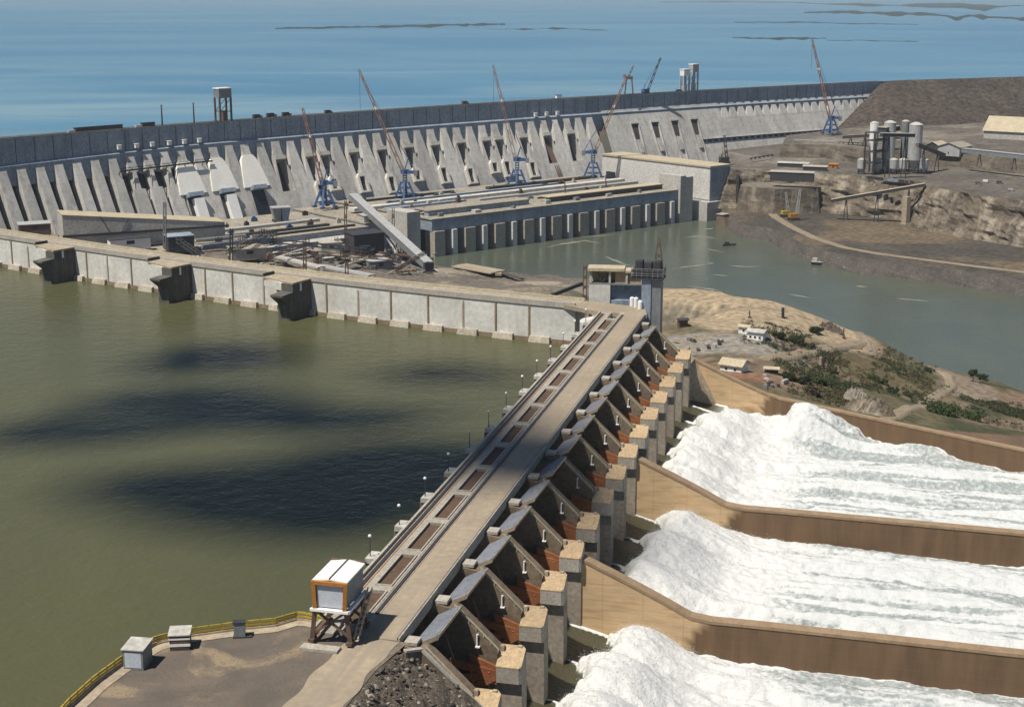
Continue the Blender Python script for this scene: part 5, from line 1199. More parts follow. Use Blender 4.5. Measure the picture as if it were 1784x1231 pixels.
for a in (-1.5, 1.5):
    for b_ in (-0.9, 0.9): mb = MB(); mb.tube(f(a, b_-0.12, 0.4), f(a, b_+0.12, 0.4), 0.4, 0.4, 10); mb.build('wheel', 'glass_dark', v_)
mb = MB(); mb.box(-0.2, 1.24, -0.87, 0.87, 1.3, 1.75, f); mb.build('window', 'glass_dark', v_)

# ------------------------------------------------------------------ cranes at the dam toe
def tower_crane(name, label, base, mast_h, tip, ring=0.62, s=1.0):
    """blue portal on legs, lattice mast, machine house and a long luffing boom to tip"""
    base = Vector(base); f = frame(base, 0.7); r = root(name, label, 'tower crane', base, 0.7)
    for a in (-6*s, 6*s):
        for b_ in (-6*s, 6*s): mb = MB(); mb.bar(f(a, b_, 0), f(a*0.35, b_*0.35, 14*s), 1.6*s); mb.box(a-1.8*s, a+1.8*s, b_-1.4*s, b_+1.4*s, 0, 1.4*s, f); mb.build('leg', 'blue_paint', r)
    mb = MB()
    for z in (4*s, 9*s):
        k = 6*s*(1-0.65*z/(14*s))
        for (a, b_), (c, d_) in (((-1, -1), (1, -1)), ((1, -1), (1, 1)), ((1, 1), (-1, 1)), ((-1, 1), (-1, -1))): mb.bar(f(a*k, b_*k, z), f(c*k, d_*k, z), 0.8*s)
    mb.build('brace', 'blue_paint', r)
    mb = MB(); mb.lattice(f(0, 0, 13*s), f(0, 0, mast_h), 3.4*s, 3.0*s, 8, 0.5*s); mb.build('mast', 'blue_paint', r)
    top = f(0, 0, mast_h)
    mb = MB(); mb.box(-2.6*s, 2.6*s, -2.4*s, 2.4*s, mast_h, mast_h+3.6*s, f); hs = mb.build('slewing_house', 'blue_paint', r)
    d = (Vector(tip)-top); dh = Vector((d.x, d.y, 0)); dh = dh.normalized() if dh.length > 0.1 else Vector((1, 0, 0))
    bk = top-dh*9*s+v3(0, 0, 1.5*s)
    mb = MB(); mb.bar(top+v3(0, 0, 1.5*s), bk, 3*s, 2.6*s); mb.build('counter_jib', 'blue_paint', r)
    mb = MB(); mb.bar(bk-v3(0, 0, 3*s), bk+v3(0, 0, 1.5*s), 3.2*s, 3*s); mb.build('counterweight', 'grey_steel', r)
    A = top+dh*2*s+v3(0, 0, 3*s); tip = Vector(tip)
    mb = MB(); mb.lattice(A, tip, 2.6*s, 1.3*s, 16, 0.5*s); mb.build('boom', 'boom_red', r)
    ap = top-dh*3*s+v3(0, 0, 13*s)
    mb = MB(); mb.bar(top+v3(0, 0, 3*s), ap, 0.9*s); mb.bar(bk, ap, 0.5*s); mb.build('a_frame', 'blue_paint', r)
    mb = MB(); mb.bar(ap, A.lerp(tip, 0.85), 0.28*s); mb.bar(ap, A.lerp(tip, 0.6), 0.28*s); hk = A.lerp(tip, 0.985); mb.bar(hk, hk-v3(0, 0, 0.3*(tip.z-base.z)), 0.22*s); mb.build('cable', 'rail_steel', r)
    mb = MB(); h_ = A.lerp(tip, ring); mb.bar(h_-dh*1.6-v3(0, 0, 1), h_+dh*1.6+v3(0, 0, 1), 2.0*s, 2.0*s); mb.build('winch_box', 'white_paint', r)
    return r
def toe_pt(px, py, z=41.6): return at(px, py, z)
def tip_at(base, px, py):
    """boom tip: same distance plane as the base facing the river axis"""
    a = (px-892)/2600; b = (py-615.5)/2600; r = Vector((a, _c-b*_s, -_s-b*_c)); k = base.y/r.y; return Vector((r.x*k, base.y, CZ+r.z*k))
for base_px, mast_px, tip_px, lab in (
    ((566, 361), 322, (527, 188), 'blue tower crane at the dam toe with the shortest faded boom, behind the grey hopper'),
    ((706, 346), 303, (625, 121), 'blue tower crane leaning its long red boom over the crest above the sloping pale gallery'),
    ((901, 323), 281, (859, 113), 'blue tower crane at the middle of the powerhouse with a steep red boom'),
    ((1033, 309), 268, (1090, 137), 'blue tower crane by the pale hall whose boom leans the other way'),
    ((1447, 233), 208, (1415, 69), 'far blue tower crane on the upper terrace with the tallest red boom')):
    b0 = at(*base_px, 41.6 if base_px[0] < 1200 else 82)
    mh = tip_at(b0, base_px[0], mast_px).z-b0.z
    tower_crane('tower_crane', lab, b0, mh, tip_at(b0, *tip_px), 0.62, 1.45)

# ------------------------------------------------------------------ on the dam crest
def crest_gantry(px, h, w, d_, label, m1, m2, roofm):
    p = crest_pt(px); a = dam_ang(px); f = frame(p, a); r = root('intake_gantry', label, 'gantry crane', p, a)
    for x in (-w/2+0.8, w/2-0.8):
        for y in (-d_/2+0.8, d_/2-0.8): mb = MB(); mb.box(x-0.9, x+0.9, y-0.9, y+0.9, 0, h*0.72, f); mb.build('leg', m1, r)
    mb = MB(); mb.box(-w/2, w/2, -d_/2, d_/2, h*0.70, h*0.97, f); mb.build('machine_house', m2, r)
    mb = MB(); mb.box(-w/2-0.6, w/2+0.6, -d_/2-0.6, d_/2+0.6, h*0.97, h, f); mb.build('roof', roofm, r)
    mb = MB()
    for y in (-d_/2+0.8, d_/2-0.8): mb.bar(f(-w/2, y, h*0.3), f(w/2, y, h*0.3), 0.9); mb.bar(f(-w/2+1, y, h*0.3), f(w/2-1, y, h*0.68), 0.5)
    mb.box(-w*0.15, w*0.2, -d_*0.3, d_*0.3, 0.5, h*0.28, f); mb.build('brace', m1, r)
crest_gantry(395, 38, 17, 11, 'brown rail gantry with open legs and a pale roof standing alone on the dam crest', 'brown_steel', 'grey_steel', 'white_paint')
crest_gantry(1196, 33, 12, 9, 'white rail gantry on the dam crest, lower of the two standing side by side', 'pale_steel', 'white_paint', 'white_paint')
crest_gantry(1211, 40, 12, 9, 'taller white rail gantry on the dam crest beside its lower twin', 'pale_steel', 'pale_steel', 'white_paint')
for px, lab in ((287, 'thin dark lamp mast on the dam crest, farther from the brown gantry'), (342, 'thin dark lamp mast on the dam crest, close to the brown gantry')):
    p = crest_pt(px); r = root('light_mast', lab, 'mast', p); mb = MB(); mb.tube(p, p+v3(0, 0, 23), 1.0, 0.6, 8); mb.build('pole', 'dark_steel', r); mb = MB(); mb.bar(p+v3(-1.4, 0, 22.6), p+v3(1.4, 0, 22.6), 0.8); mb.build('lamp_head', 'grey_steel', r)
p = crest_pt(1100); r = root('derrick', 'rusty derrick crane on a four-legged tower on the dam crest', 'derrick', p)
for a, b_ in ((-6, -4), (6, -4), (6, 4), (-6, 4)): mb = MB(); mb.bar(p+v3(a, b_, 0), p+v3(a*0.6, b_*0.6, 24), 1.3); mb.build('leg', 'brown_steel', r)
mb = MB(); mb.box(-5, 5, -4, 4, 22, 26, frame(p, 0)); mb.build('platform', 'brown_steel', r); mb = MB(); mb.lattice(p+v3(-1, 0, 26), p+v3(6, 0, 41), 2.4, 1.2, 6, 0.5); mb.build('boom', 'brown_steel', r); mb = MB(); mb.box(-8.5, -4.5, -2.5, 2.5, 24, 29, frame(p, 0)); mb.build('cab', 'boom_red', r)
p = crest_pt(1129); f = frame(p, dam_ang(1129)); r = root('crawler_crane', 'dark crawler crane with a raised boom standing on the dam crest', 'crawler crane', p, dam_ang(1129))
mb = MB(); mb.box(-7, 4, -3, 3, 2.2, 7, f); mb.build('body', 'blue_paint', r)
for y in (-3.2, 2): mb = MB(); mb.box(-6, 4.5, y, y+1.4, 0, 2.2, f); mb.build('track', 'dark_steel', r)
mb = MB(); mb.lattice(f(3, 0, 4), tip_at(p, 1151, 101), 2.8, 1.6, 9, 0.7); mb.build('boom', 'dark_steel', r)
mb = MB(); mb.bar(f(-5, 0, 7), f(-2, 0, 14), 0.7); mb.bar(f(-2, 0, 14), tip_at(p, 1150, 104), 0.35); mb.build('cable', 'dark_steel', r)
tk = None
for px, lab, w, h, m_ in ((455, 'dark truck on the dam crest, leftmost of the three parked close together', 12, 5.2, 'dark_steel'), (478, 'dark truck on the dam crest in the middle of three parked close together', 13, 5.6, 'dark_steel'), (505, 'dark truck on the dam crest, rightmost of the three parked close together', 12, 5.4, 'rail_steel'), (577, 'lone dark truck on the crest behind the shortest crane boom', 10, 4.6, 'dark_steel'), (815, 'brown truck on the crest beside the second steep boom', 10, 5, 'brown_steel'), (980, 'pale site cabin with a dark roof on the dam crest', 12, 5, 'white_paint'), (1189, 'dark low truck parked under the white twin gantries', 11, 3.6, 'dark_steel')):
    p = crest_pt(px, -6); a = dam_ang(px); f = frame(p, a); r = root('site_cabin' if px == 980 else 'parked_truck', lab, 'cabin' if px == 980 else 'truck', p, a)
    mb = MB(); mb.box(-w/2, w*0.22, -1.8, 1.8, 1.2, h, f); mb.build('cargo_box' if px != 980 else 'wall', m_, r)
    if px != 980:
        mb = MB(); mb.box(w*0.25, w/2, -1.7, 1.7, 1.0, h*0.72, f); mb.build('cab', 'grey_steel', r)
        for x in (-w*0.36, -w*0.2, w*0.38):
            for y in (-1.8, 1.4): mb = MB(); mb.tube(f(x, y, 0.8), f(x, y+0.5, 0.8), 0.8, 0.8, 10); mb.build('wheel', 'glass_dark', r)
    else: mb = MB(); mb.box(-w/2-0.4, w*0.22+0.4, -2.2, 2.2, h, h+0.6, f); mb.build('roof', 'dark_steel', r)
# long dark barge-like stockpile sheds at the left of the crest
for px0, px1, lab in ((140, 222, 'long low dark shed with a pale end lying along the dam crest'), (254, 276, 'short dark shed on the crest next to the long one')):
    p = crest_pt((px0+px1)/2, -9); a = dam_ang((px0+px1)/2); L_ = (crest_pt(px1)-crest_pt(px0)).length; f = frame(p, a); r = root('store_shed', lab, 'shed', p, a)
    mb = MB(); mb.box(-L_/2, L_/2, -2, 2, 0, 4.2, f); mb.build('wall', 'dark_steel', r); mb = MB(); mb.box(-L_/2-0.3, L_/2+0.3, -2.3, 2.3, 4.2, 4.7, f); mb.build('roof', 'rail_steel', r); mb = MB(); mb.box(-L_/2-8, -L_/2-0.02, -1.6, 1.6, 0, 2.2, f); mb.build('annex', 'parapet_light', r)
for x in (203, 232, 260, 290, 317, 344, 931, 949, 968):
    p = DAM.q(t_px(x), 3.5, 119.5); f = frame(p, dam_ang(x)); mb = MB(); mb.box(-2.2, 2.2, -1.5, 1.5, 0, 4.2, f); mb.box(-2.6, 2.6, -1.9, 1.9, 4.2, 4.8, f)
    tag(mb.build('hoist_box', 'white_paint'), 'small white hoist box perched on a buttress top below the crest band', 'box', 'white hoist boxes under the crest band')
# ------------------------------------------------------------------ construction yard behind the wing dam
def simple(name, label, cat, m, fn, group=None):
    mb = MB(); fn(mb); return tag(mb.build(name, m), label, cat, group)
# long wedge-shaped pale block
p0 = at(111, 414, 50); p1 = at(392, 405, 44); d = (p1-p0); a = math.atan2(d.y, d.x); f = frame(p0, a); L_ = d.length
r = root('pale_block', 'long wedge-shaped pale concrete block behind the wing dam, tallest at its far end', 'building', p0, a)
mb = MB(); mb.hexa([f(0, 0, -12), f(L_, 0, -12), f(L_, 34, -12), f(0, 34, -12)], [f(0, 0, 22), f(L_, 0, 4.5), f(L_, 30, 5), f(0, 30, 23)]); mb.build('wall', 'fresh_concrete', r)
mb = MB(); mb.hexa([f(-0.5, -0.5, 22.05), f(L_, -0.5, 4.55), f(L_, 30, 5.05), f(-0.5, 30, 23.05)], [f(-0.5, -0.5, 22.7), f(L_, -0.5, 5.2), f(L_, 30, 5.7), f(-0.5, 30, 23.7)]); mb.build('roof', 'roof_cream', r)
mb = MB(); mb.bar(f(-1, -0.8, 1.2), f(L_+4, -0.8, 1.0), 1.5, 2.2); mb.build('base_rail', 'rail_steel', r)
mb = MB(); mb.bar(f(36, -0.5, 19), f(46, -0.5, 1), 0.6); mb.bar(f(64, -0.5, 14), f(56, -0.5, 1), 0.6); mb.build('downpipe', 'rail_steel', r)
# hopper on legs
p = at(490, 402, 26); f = frame(p, 0.35); r = root('batch_hopper', 'grey twin-bodied steel hopper standing on four tall legs at the deck edge', 'hopper', p, 0.35)
for x in (-8, 7):
    for y in (-5, 5): mb = MB(); mb.box(x-0.9, x+0.9, y-0.9, y+0.9, -8, 13, f); mb.build('leg', 'brown_steel', r)
mb = MB(); mb.hexa([f(-7, -5, 10), f(-1, -5, 10), f(-1, 5, 10), f(-7, 5, 10)], [f(-10, -7, 26), f(-0.3, -7, 26), f(-0.3, 7, 26), f(-10, 7, 26)]); mb.build('bin', 'grey_steel', r)
mb = MB(); mb.hexa([f(1, -5, 10), f(7, -5, 10), f(7, 5, 10), f(1, 5, 10)], [f(0.3, -7, 26), f(10, -7, 26), f(10, 7, 26), f(0.3, 7, 26)]); mb.build('bin', 'crest_concrete', r)
mb = MB(); mb.box(-10.5, 10.5, -7.5, 7.5, 26, 27, f); mb.build('top_deck', 'pale_steel', r)
# sloping girder bridge down from the powerhouse deck
g0 = at(615, 343, 60); g1 = at(747, 463, 16); r = root('conveyor_gallery', 'long pale covered gallery sloping down from the powerhouse roof to the river bank', 'conveyor', g1)
mb = MB(); mb.bar(g0, g1, 9, 7); mb.build('gallery_wall', 'grey_steel', r)
mb = MB(); mb.bar(g0+v3(0, 0, 3.8), g1+v3(0, 0, 3.8), 10, 0.6); mb.build('roof', 'pale_steel', r)
mb = MB(); mb.bar(g0.lerp(g1, 0.35), g0.lerp(g1, 0.62)-v3(0, 0, 22), 2.0); mb.bar(g0.lerp(g1, 0.6), v3(*(g0.lerp(g1, 0.6).xy), 2), 1.8); mb.bar(g0.lerp(g1, 0.25), v3(*(g0.lerp(g1, 0.25).xy), 8), 1.8); mb.build('support', 'pale_steel', r)
mb = MB(); mb.bar(g0.lerp(g1, 0.985)-v3(0, 0, 0.4), g1+(g1-g0)*0.01, 9.4, 7.4); mb.build('end_frame', 'dark_steel', r)
simple('tipped_slab', 'pale slab lying on the bank below the end of the sloping gallery', 'slab', 'fresh_concrete', lambda mb: mb.bar(at(752, 470, 9), at(782, 487, 4), 9, 1.2))
# work platforms, sheds and steelwork: each stands by itself
def shed(px, py, z, w, d_, h, ang, mw, mr, label, name='work_shed', open_=False):
    p = at(px, py, z); f = frame(p, ang); r = root(name, label, 'shed', p, ang)
    if open_:
        for x in (-w/2+0.6, w/2-0.6):
            for y in (-d_/2+0.6, d_/2-0.6): mb = MB(); mb.box(x-0.4, x+0.4, y-0.4, y+0.4, -6, h, f); mb.build('post', 'brown_steel', r)
    else: mb = MB(); mb.box(-w/2, w/2, -d_/2, d_/2, -6, h, f); mb.build('wall', mw, r); mb = MB(); mb.box(-w*0.1, w*0.1, -d_/2-0.1, -d_/2, 0, h*0.7, f); mb.build('door', 'dark_steel', r)
    mb = MB(); mb.hexa([f(-w/2-0.8, -d_/2-0.8, h), f(w/2+0.8, -d_/2-0.8, h), f(w/2+0.8, d_/2+0.8, h+1), f(-w/2-0.8, d_/2+0.8, h+1)], [f(-w/2-0.8, -d_/2-0.8, h+0.5), f(w/2+0.8, -d_/2-0.8, h+0.5), f(w/2+0.8, d_/2+0.8, h+1.5), f(-w/2-0.8, d_/2+0.8, h+1.5)]); mb.build('roof', mr, r)
    return r
shed(542, 412, 26, 46, 18, 9, 0.62, 'panel_blue', 'pale_steel', 'low shed with a bluish wall and white roof right of the grey hopper')
shed(590, 404, 26, 40, 14, 7, 0.62, 'crest_concrete', 'pale_steel', 'dark-walled long shed ending at the sloping gallery')
shed(225, 424, 44, 40, 10, 5, 0.55, 'white_paint', 'rail_steel', 'white-walled low shed in front of the long pale block')
shed(312, 424, 42, 26, 16, 8, 0.5, 'dark_steel', 'crest_concrete', 'dark boxy shed at the end of the long pale block')
shed(635, 430, 22, 36, 22, 15, 0.6, 'dark_steel', 'rail_steel', 'big dark shed under the top of the sloping gallery')
shed(430, 440, 34, 34, 20, 5, 0.5, 'parapet_light', 'tan_roof', 'tan flat-roofed platform shed just behind the wing dam parapet')
shed(660, 462, 18, 24, 12, 5, 0.5, 'grey_steel', 'pale_steel', 'small pale-roofed shed among the rebar racks')
shed(575, 432, 28, 22, 12, 6, 0.4, 'fresh_concrete', 'parapet_light', 'pale square shed in the middle of the steel yard')
shed(60, 398, 56, 30, 14, 5, 0.4, 'brown_steel', 'pale_steel', 'brown shed with a pale roof behind the far end of the wing dam')
shed(640, 400, 30, 14, 12, 16, 0.6, 'fresh_concrete', 'pale_steel', 'tall narrow pale hut beside the head of the sloping gallery')
def slabstack(px0, py0, px1, py1, z, w, h, m_, label):
    p0 = at(px0, py0, z); p1 = at(px1, py1, z); simple('timber_platform', label, 'platform', m_, lambda mb: [mb.bar(p0, p1, w, h), mb.bar(p0+v3(0, 0, h*0.5+0.2), p1+v3(0, 0, h*0.5+0.2), w*0.4, 0.3), mb.bar(p0-v3(0, 0, 3), p0-v3(0, 0, 0.4), w*0.3), mb.bar(p1-v3(0, 0, 3), p1-v3(0, 0, 0.4), w*0.3)])
slabstack(480, 446, 560, 466, 30, 9, 1.6, 'fresh_concrete', 'pale ramp slab lying behind the wing dam, closest to its parapet')
slabstack(505, 440, 545, 430, 30, 5, 1.2, 'pale_steel', 'short pale steel platform pointing at the grey hopper')
slabstack(555, 462, 648, 480, 26, 10, 1.4, 'pale_steel', 'pale platform running on from the ramp slab')
slabstack(600, 462, 640, 450, 24, 5, 1.2, 'parapet_light', 'short tan platform between two brown posts')
slabstack(565, 438, 640, 452, 24, 7, 1.6, 'tan_roof', 'long tan platform carrying steel bundles')
slabstack(800, 462, 868, 474, 8, 22, 1.2, 'sand_concrete', 'flat sandy slab at the river edge past the sloping gallery')
slabstack(862, 470, 910, 486, 7, 6, 1.0, 'stone_dark', 'dark plank track beside the sandy river slab')
for a_ in ((340, 419, 428, 410, 40, 4, 2.2, 'pale_steel', 'pale steel beam deck beyond the dark lattice mast, nearest the wedge block'), (352, 428, 470, 414, 38, 4, 1.8, 'crest_concrete', 'long blue-grey platform in front of the pale beam deck'), (420, 424, 520, 412, 32, 5, 2.0, 'parapet_light', 'tan platform lying below the grey hopper'), (545, 420, 612, 410, 28, 5, 2.4, 'pale_steel', 'pale platform below the bluish shed'), (630, 452, 700, 462, 18, 4, 1.4, 'grey_steel', 'grey gangway ending under the sloping gallery'), (660, 440, 720, 446, 20, 3, 2, 'brown_steel', 'rusty walkway by the powerhouse end tower')): slabstack(*a_)
def truss(px0, py0, z0, px1, py1, z1, w, t, m_, label):
    p0 = at(px0, py0, z0); p1 = at(px1, py1, z1); simple('steel_truss', label, 'truss', m_, lambda mb: mb.lattice(p0, p1, w, w, 12, t))
truss(395, 440, 48, 480, 402, 44, 3.2, 0.6, 'dark_steel', 'dark steel truss slanting up to the grey hopper from behind the wing dam')
truss(480, 420, 44, 640, 436, 36, 3.6, 0.6, 'dark_steel', 'long level steel truss over the yard')
truss(310, 418, 54, 350, 446, 50, 4, 0.7, 'dark_steel', 'dark truss lying behind the second intake')
truss(455, 452, 38, 520, 430, 40, 2.6, 0.5, 'brown_steel', 'thin brown truss slanting over the pale ramp slab')
truss(540, 440, 36, 700, 452, 26, 3.0, 0.5, 'brown_steel', 'long rusty truss above the tan platform')
truss(690, 470, 20, 740, 440, 30, 2.6, 0.5, 'brown_steel', 'rusty truss under the lower part of the sloping gallery')
for px, py, z, top, m_, lab in ((403, 470, 60, 398, 'dark_steel', 'dark lattice mast rising behind the wing dam, left of the hopper'), (531, 470, 50, 430, 'brown_steel', 'rusty post by the pale ramp slab'), (604, 482, 50, 455, 'brown_steel', 'short rusty post closest to the wing dam near the tan platform'), (287, 432, 50, 352, 'grey_steel', 'thin grey lattice mast rising in front of the long pale block'), (602, 405, 34, 350, 'brown_steel', 'tall rusty mast at the head of the sloping gallery'), (685, 402, 34, 362, 'brown_steel', 'rusty mast against the powerhouse end tower'), (472, 456, 38, 435, 'brown_steel', 'stubby rusty post below the hopper')):
    p = at(px, py, z); q = tip_at(p, px, top); simple('lattice_mast', lab, 'mast', m_, lambda mb: mb.lattice(p, q, 2.4, 2.0, max(3, int((q-p).length/6)), 0.7))
for i in range(34):
    px = R.uniform(415, 760); py = R.uniform(436, 470)+(px-415)*0.03; z = 34-(px-415)*0.06; p = gp(px, py, z); a = R.uniform(0, 3.1); L2 = R.uniform(7, 20); n_ = R.randint(3, 6)
    def bundle(mb):
        for j in range(n_): o_ = Vector((-math.sin(a), math.cos(a), 0))*(j*0.9); z_ = R.uniform(0, 1.6); mb.bar(p+o_+v3(0, 0, 0.4+z_), p+o_+v3(math.cos(a)*L2, math.sin(a)*L2, 0.4+z_+R.uniform(-0.3, 1.6)), 0.6, 0.7)
    simple('steel_bundle', 'bundle of steel bars lying in the crowded yard behind the wing dam', 'steel bundle', R.choice(['brown_steel', 'dark_steel', 'grey_steel', 'parapet_light', 'rust_stain', 'pale_steel']), bundle, 'steel bundles in the yard behind the wing dam')
for i in range(26):
    px = R.uniform(420, 760); py = R.uniform(425, 468)+(px-415)*0.03; z = 34-(px-415)*0.06; p = gp(px, py, z); a = R.uniform(0, 1.5); f = frame(p, a); w = R.uniform(2, 6); h = R.uniform(1.6, 4)
    simple('site_crate', 'box-shaped site crate standing in the crowded yard behind the wing dam', 'crate', R.choice(['fresh_concrete', 'grey_steel', 'brown_steel', 'dark_steel', 'panel_blue', 'tan_roof', 'stone_pale']), lambda mb: [mb.box(-w/2, w/2, -1.4, 1.4, -1, h, f), mb.box(-w/2-0.2, w/2+0.2, -1.6, 1.6, h, h+0.25, f)], 'crates in the yard behind the wing dam')
for i in range(58):      # plant on the powerhouse deck
    x = R.uniform(-300, 370); y = R.uniform(42, 170); zz = 41.6 if x > -40 else 36
    f = frame(PF(x, y, zz), PA+R.uniform(-0.2, 0.2)); w = R.uniform(3, 9); h = R.uniform(1.5, 5)
    simple('deck_crate', 'crate of plant standing on the tan powerhouse deck', 'crate', R.choice(['fresh_concrete', 'grey_steel', 'dark_steel', 'brown_steel', 'parapet_light', 'blue_paint']), lambda mb: [mb.box(-w/2, w/2, -1.6, 1.6, 0, h, f), mb.box(-w*0.3, w*0.2, -1.2, 1.2, h, h+R.uniform(0.4, 2), f)], 'crates on the powerhouse deck')
for px, lab in ((985, 'thin mast on the powerhouse front edge, closer to the pale hall'), (1056, 'thin mast on the powerhouse front edge right beside the pale hall')):
    b0 = at(px, 345 if px < 1000 else 332, 41.6); q = tip_at(b0, px-1, 318 if px < 1000 else 305); simple('deck_mast', lab, 'mast', 'brown_steel', lambda mb: [mb.box(-2.5, 2.5, -2, 2, 0, 4, frame(b0, 0.7)), mb.tube(b0+v3(0, 0, 4), q, 0.9, 0.6, 8)])

# scaffold towers and site huts crowding the yard
for i in range(30):
    px = R.uniform(330, 735); py = R.uniform(404, 462)+(px-415)*0.02; p = gp(px, py, 40); h = R.uniform(8, 22); w = R.uniform(3, 5); a = R.uniform(0, 1.5); f = frame(p, a); m_ = R.choice(['dark_steel', 'brown_steel', 'rail_steel', 'dark_steel'])
    def scaf(mb):
        for x in (-w, 0, w):
            for y in (-w*0.5, w*0.5): mb.bar(f(x, y, -1), f(x, y, h), 0.45)
        for z in np.arange(2, h, 3.2):
            for y in (-w*0.5, w*0.5): mb.bar(f(-w, y, z), f(w, y, z), 0.4); mb.bar(f(-w, y, z), f(0, y, min(h, z+3.2)), 0.3)
            if R.random() < 0.4: mb.box(-w, w, -w*0.5, w*0.5, z, z+0.3, f)
    simple('scaffold_tower', 'bare steel scaffold tower standing in the yard behind the wing dam', 'scaffold', m_, scaf, 'scaffold towers in the yard behind the wing dam')
for i in range(24):
    px = R.uniform(345, 720); py = R.uniform(408, 458)+(px-415)*0.03; p = gp(px, py, 34); a = R.choice((0.6, 0.7, 0.2, -0.5))+R.uniform(-0.15, 0.15); f = frame(p, a); w = R.uniform(7, 18); d_ = R.uniform(5, 9); h = R.uniform(3, 6.5)
    r = root('site_hut', 'plain flat-roofed site hut in the crowded yard behind the wing dam', 'hut', p, a, 'site huts in the yard behind the wing dam')
    mb = MB(); mb.box(-w/2, w/2, -d_/2, d_/2, -2, h, f); mb.build('wall', R.choice(['panel_blue', 'fresh_concrete', 'dark_steel', 'crest_concrete', 'grey_steel', 'brown_steel']), r)
    mb = MB(); mb.box(-w/2-0.5, w/2+0.5, -d_/2-0.5, d_/2+0.5, h, h+0.45, f); mb.build('roof', R.choice(['pale_steel', 'tan_roof', 'fresh_concrete', 'parapet_light', 'rail_steel', 'grey_steel']), r)
# ------------------------------------------------------------------ far bank yard
def silo(px, py, z, r0, h, legs, label, m_='pale_steel', name='silo', leg_h=8, group=None):
    p = at(px, py, z); r = root(name, label, 'silo', p, 0, group)
    mb = MB(); mb.tube(p+v3(0, 0, leg_h), p+v3(0, 0, leg_h+h), r0, r0, 18, False); mb.tube(p+v3(0, 0, leg_h*0.25), p+v3(0, 0, leg_h), r0*0.3, r0, 18); mb.build('body', m_, r, smooth=False)
    mb = MB(); mb.tube(p+v3(0, 0, leg_h+h), p+v3(0, 0, leg_h+h+r0*0.35), r0*1.03, r0*0.35, 18); mb.build('roof', 'fresh_concrete', r)
    for k in range(4): a_ = k*1.57+0.4; q = p+v3(math.cos(a_)*r0*0.9, math.sin(a_)*r0*0.9, 0); mb = MB(); mb.bar(q, q+v3(0, 0, leg_h+2), 0.9); mb.build('leg', 'dark_steel', r)
    return r
silo(1546, 301, 62, 7.5, 47, 4, 'tall pale cylindrical silo in the middle of the concrete plant', 'pale_steel', leg_h=16)
silo(1591, 302, 62, 8.5, 44, 4, 'widest pale silo, closest to the yard road end of the concrete plant', 'pale_steel', leg_h=17)
silo(1519, 300, 62, 5.5, 24, 4, 'short upper silo on a dark steel tower at the left of the concrete plant', 'white_paint', leg_h=38)
silo(1573, 300, 62, 5, 22, 4, 'dark banded silo set between the two big pale ones', 'grey_steel', leg_h=42)
for px, lab in ((1500, 'small pale tank left of the concrete plant'), (1529, 'small pale tank under the left silo'), (1556, 'small pale tank below the tall middle silo'), (1572, 'small pale tank between the big silos'), (1609, 'small pale tank right of the widest silo')):
    silo(px, 303, 62, 5.2, 11, 4, lab, 'pale_steel', 'tank', 7)
p = at(1562, 302, 62); f = frame(p, 0.75); r = root('plant_frame', 'dark open steel frame standing between and behind the silos', 'steel frame', p, 0.75)
for x in (-40, -20, 0, 20):
    for y in (8, 22): mb = MB(); mb.box(x-0.7, x+0.7, y-0.7, y+0.7, 0, 52, f); mb.build('column', 'dark_steel', r)
for z in (14, 28, 42, 52): mb = MB(); mb.box(-41, 21, 7, 23, z, z+0.8, f); mb.build('floor', 'rail_steel', r)
mb = MB(); mb.box(-14, 16, 9, 21, 52.8, 57, f); mb.build('top_house', 'dark_steel', r); mb = MB(); mb.box(-15, 17, 8, 22, 57, 58, f); mb.build('roof', 'parapet_light', r)
def gallery(p0, p1, w, h, label, mw='grey_steel', mr='pale_steel', legs=3, zg=62):
    r = root('conveyor_gallery', label, 'conveyor', p0)
    mb = MB(); mb.bar(p0, p1, w, h); mb.build('gallery_wall', mw, r); mb = MB(); mb.bar(p0+v3(0, 0, h/2+0.3), p1+v3(0, 0, h/2+0.3), w+1, 0.6); mb.build('roof', mr, r)
    for k in range(legs):
        q = p0.lerp(p1, (k+0.5)/legs); q0 = v3(q.x, q.y, zg)
        if q.z-zg > 3: mb = MB(); mb.bar(q0-v3(3, 0, 0), q, 0.9); mb.bar(q0+v3(3, 0, 0), q, 0.9); mb.build('trestle', 'dark_steel', r)
    return r
gallery(at(1678, 262, 88), at(1800, 275, 88), 7, 5, 'long pale conveyor gallery leading out of the picture beyond the twin sheds', legs=2, zg=70)
gallery(at(1598, 252, 100), at(1645, 271, 80), 4, 4, 'short conveyor gallery dropping from the widest silo', 'brown_steel', 'pale_steel', 2)
gallery(at(1535, 235, 116), at(1592, 236, 114), 6, 4, 'high gallery joining the silo tops', 'dark_steel', 'parapet_light', 2)
gallery(at(1470, 239, 90), at(1520, 236, 96), 5, 4, 'pale gallery leading to the plant from the dam foot', 'dark_steel', 'roof_cream', 2, 80)
b0 = at(1448, 350, 38); b1 = at(1612, 322, 62.5)
r = gallery(b0, b1, 6, 3.5, 'long ramp bridge climbing from the lower terrace to the yard on dark trestles', 'dark_steel', 'roof_cream', 3, 14)
for px, y0, y1 in ((1533, 352, 375), (1577, 350, 392)):
    p = at(px, y1, 14); simple('ramp_pillar', 'pale concrete pillar under the ramp bridge, '+('nearer its top' if px > 1550 else 'nearer its middle'), 'pillar', 'sand_concrete', lambda mb: [mb.box(-3, 3, -4, 4, -2, 34 if px > 1550 else 27, frame(p, 0.5)), mb.box(-4, 4, -5, 5, -2, 2, frame(p, 0.5))])
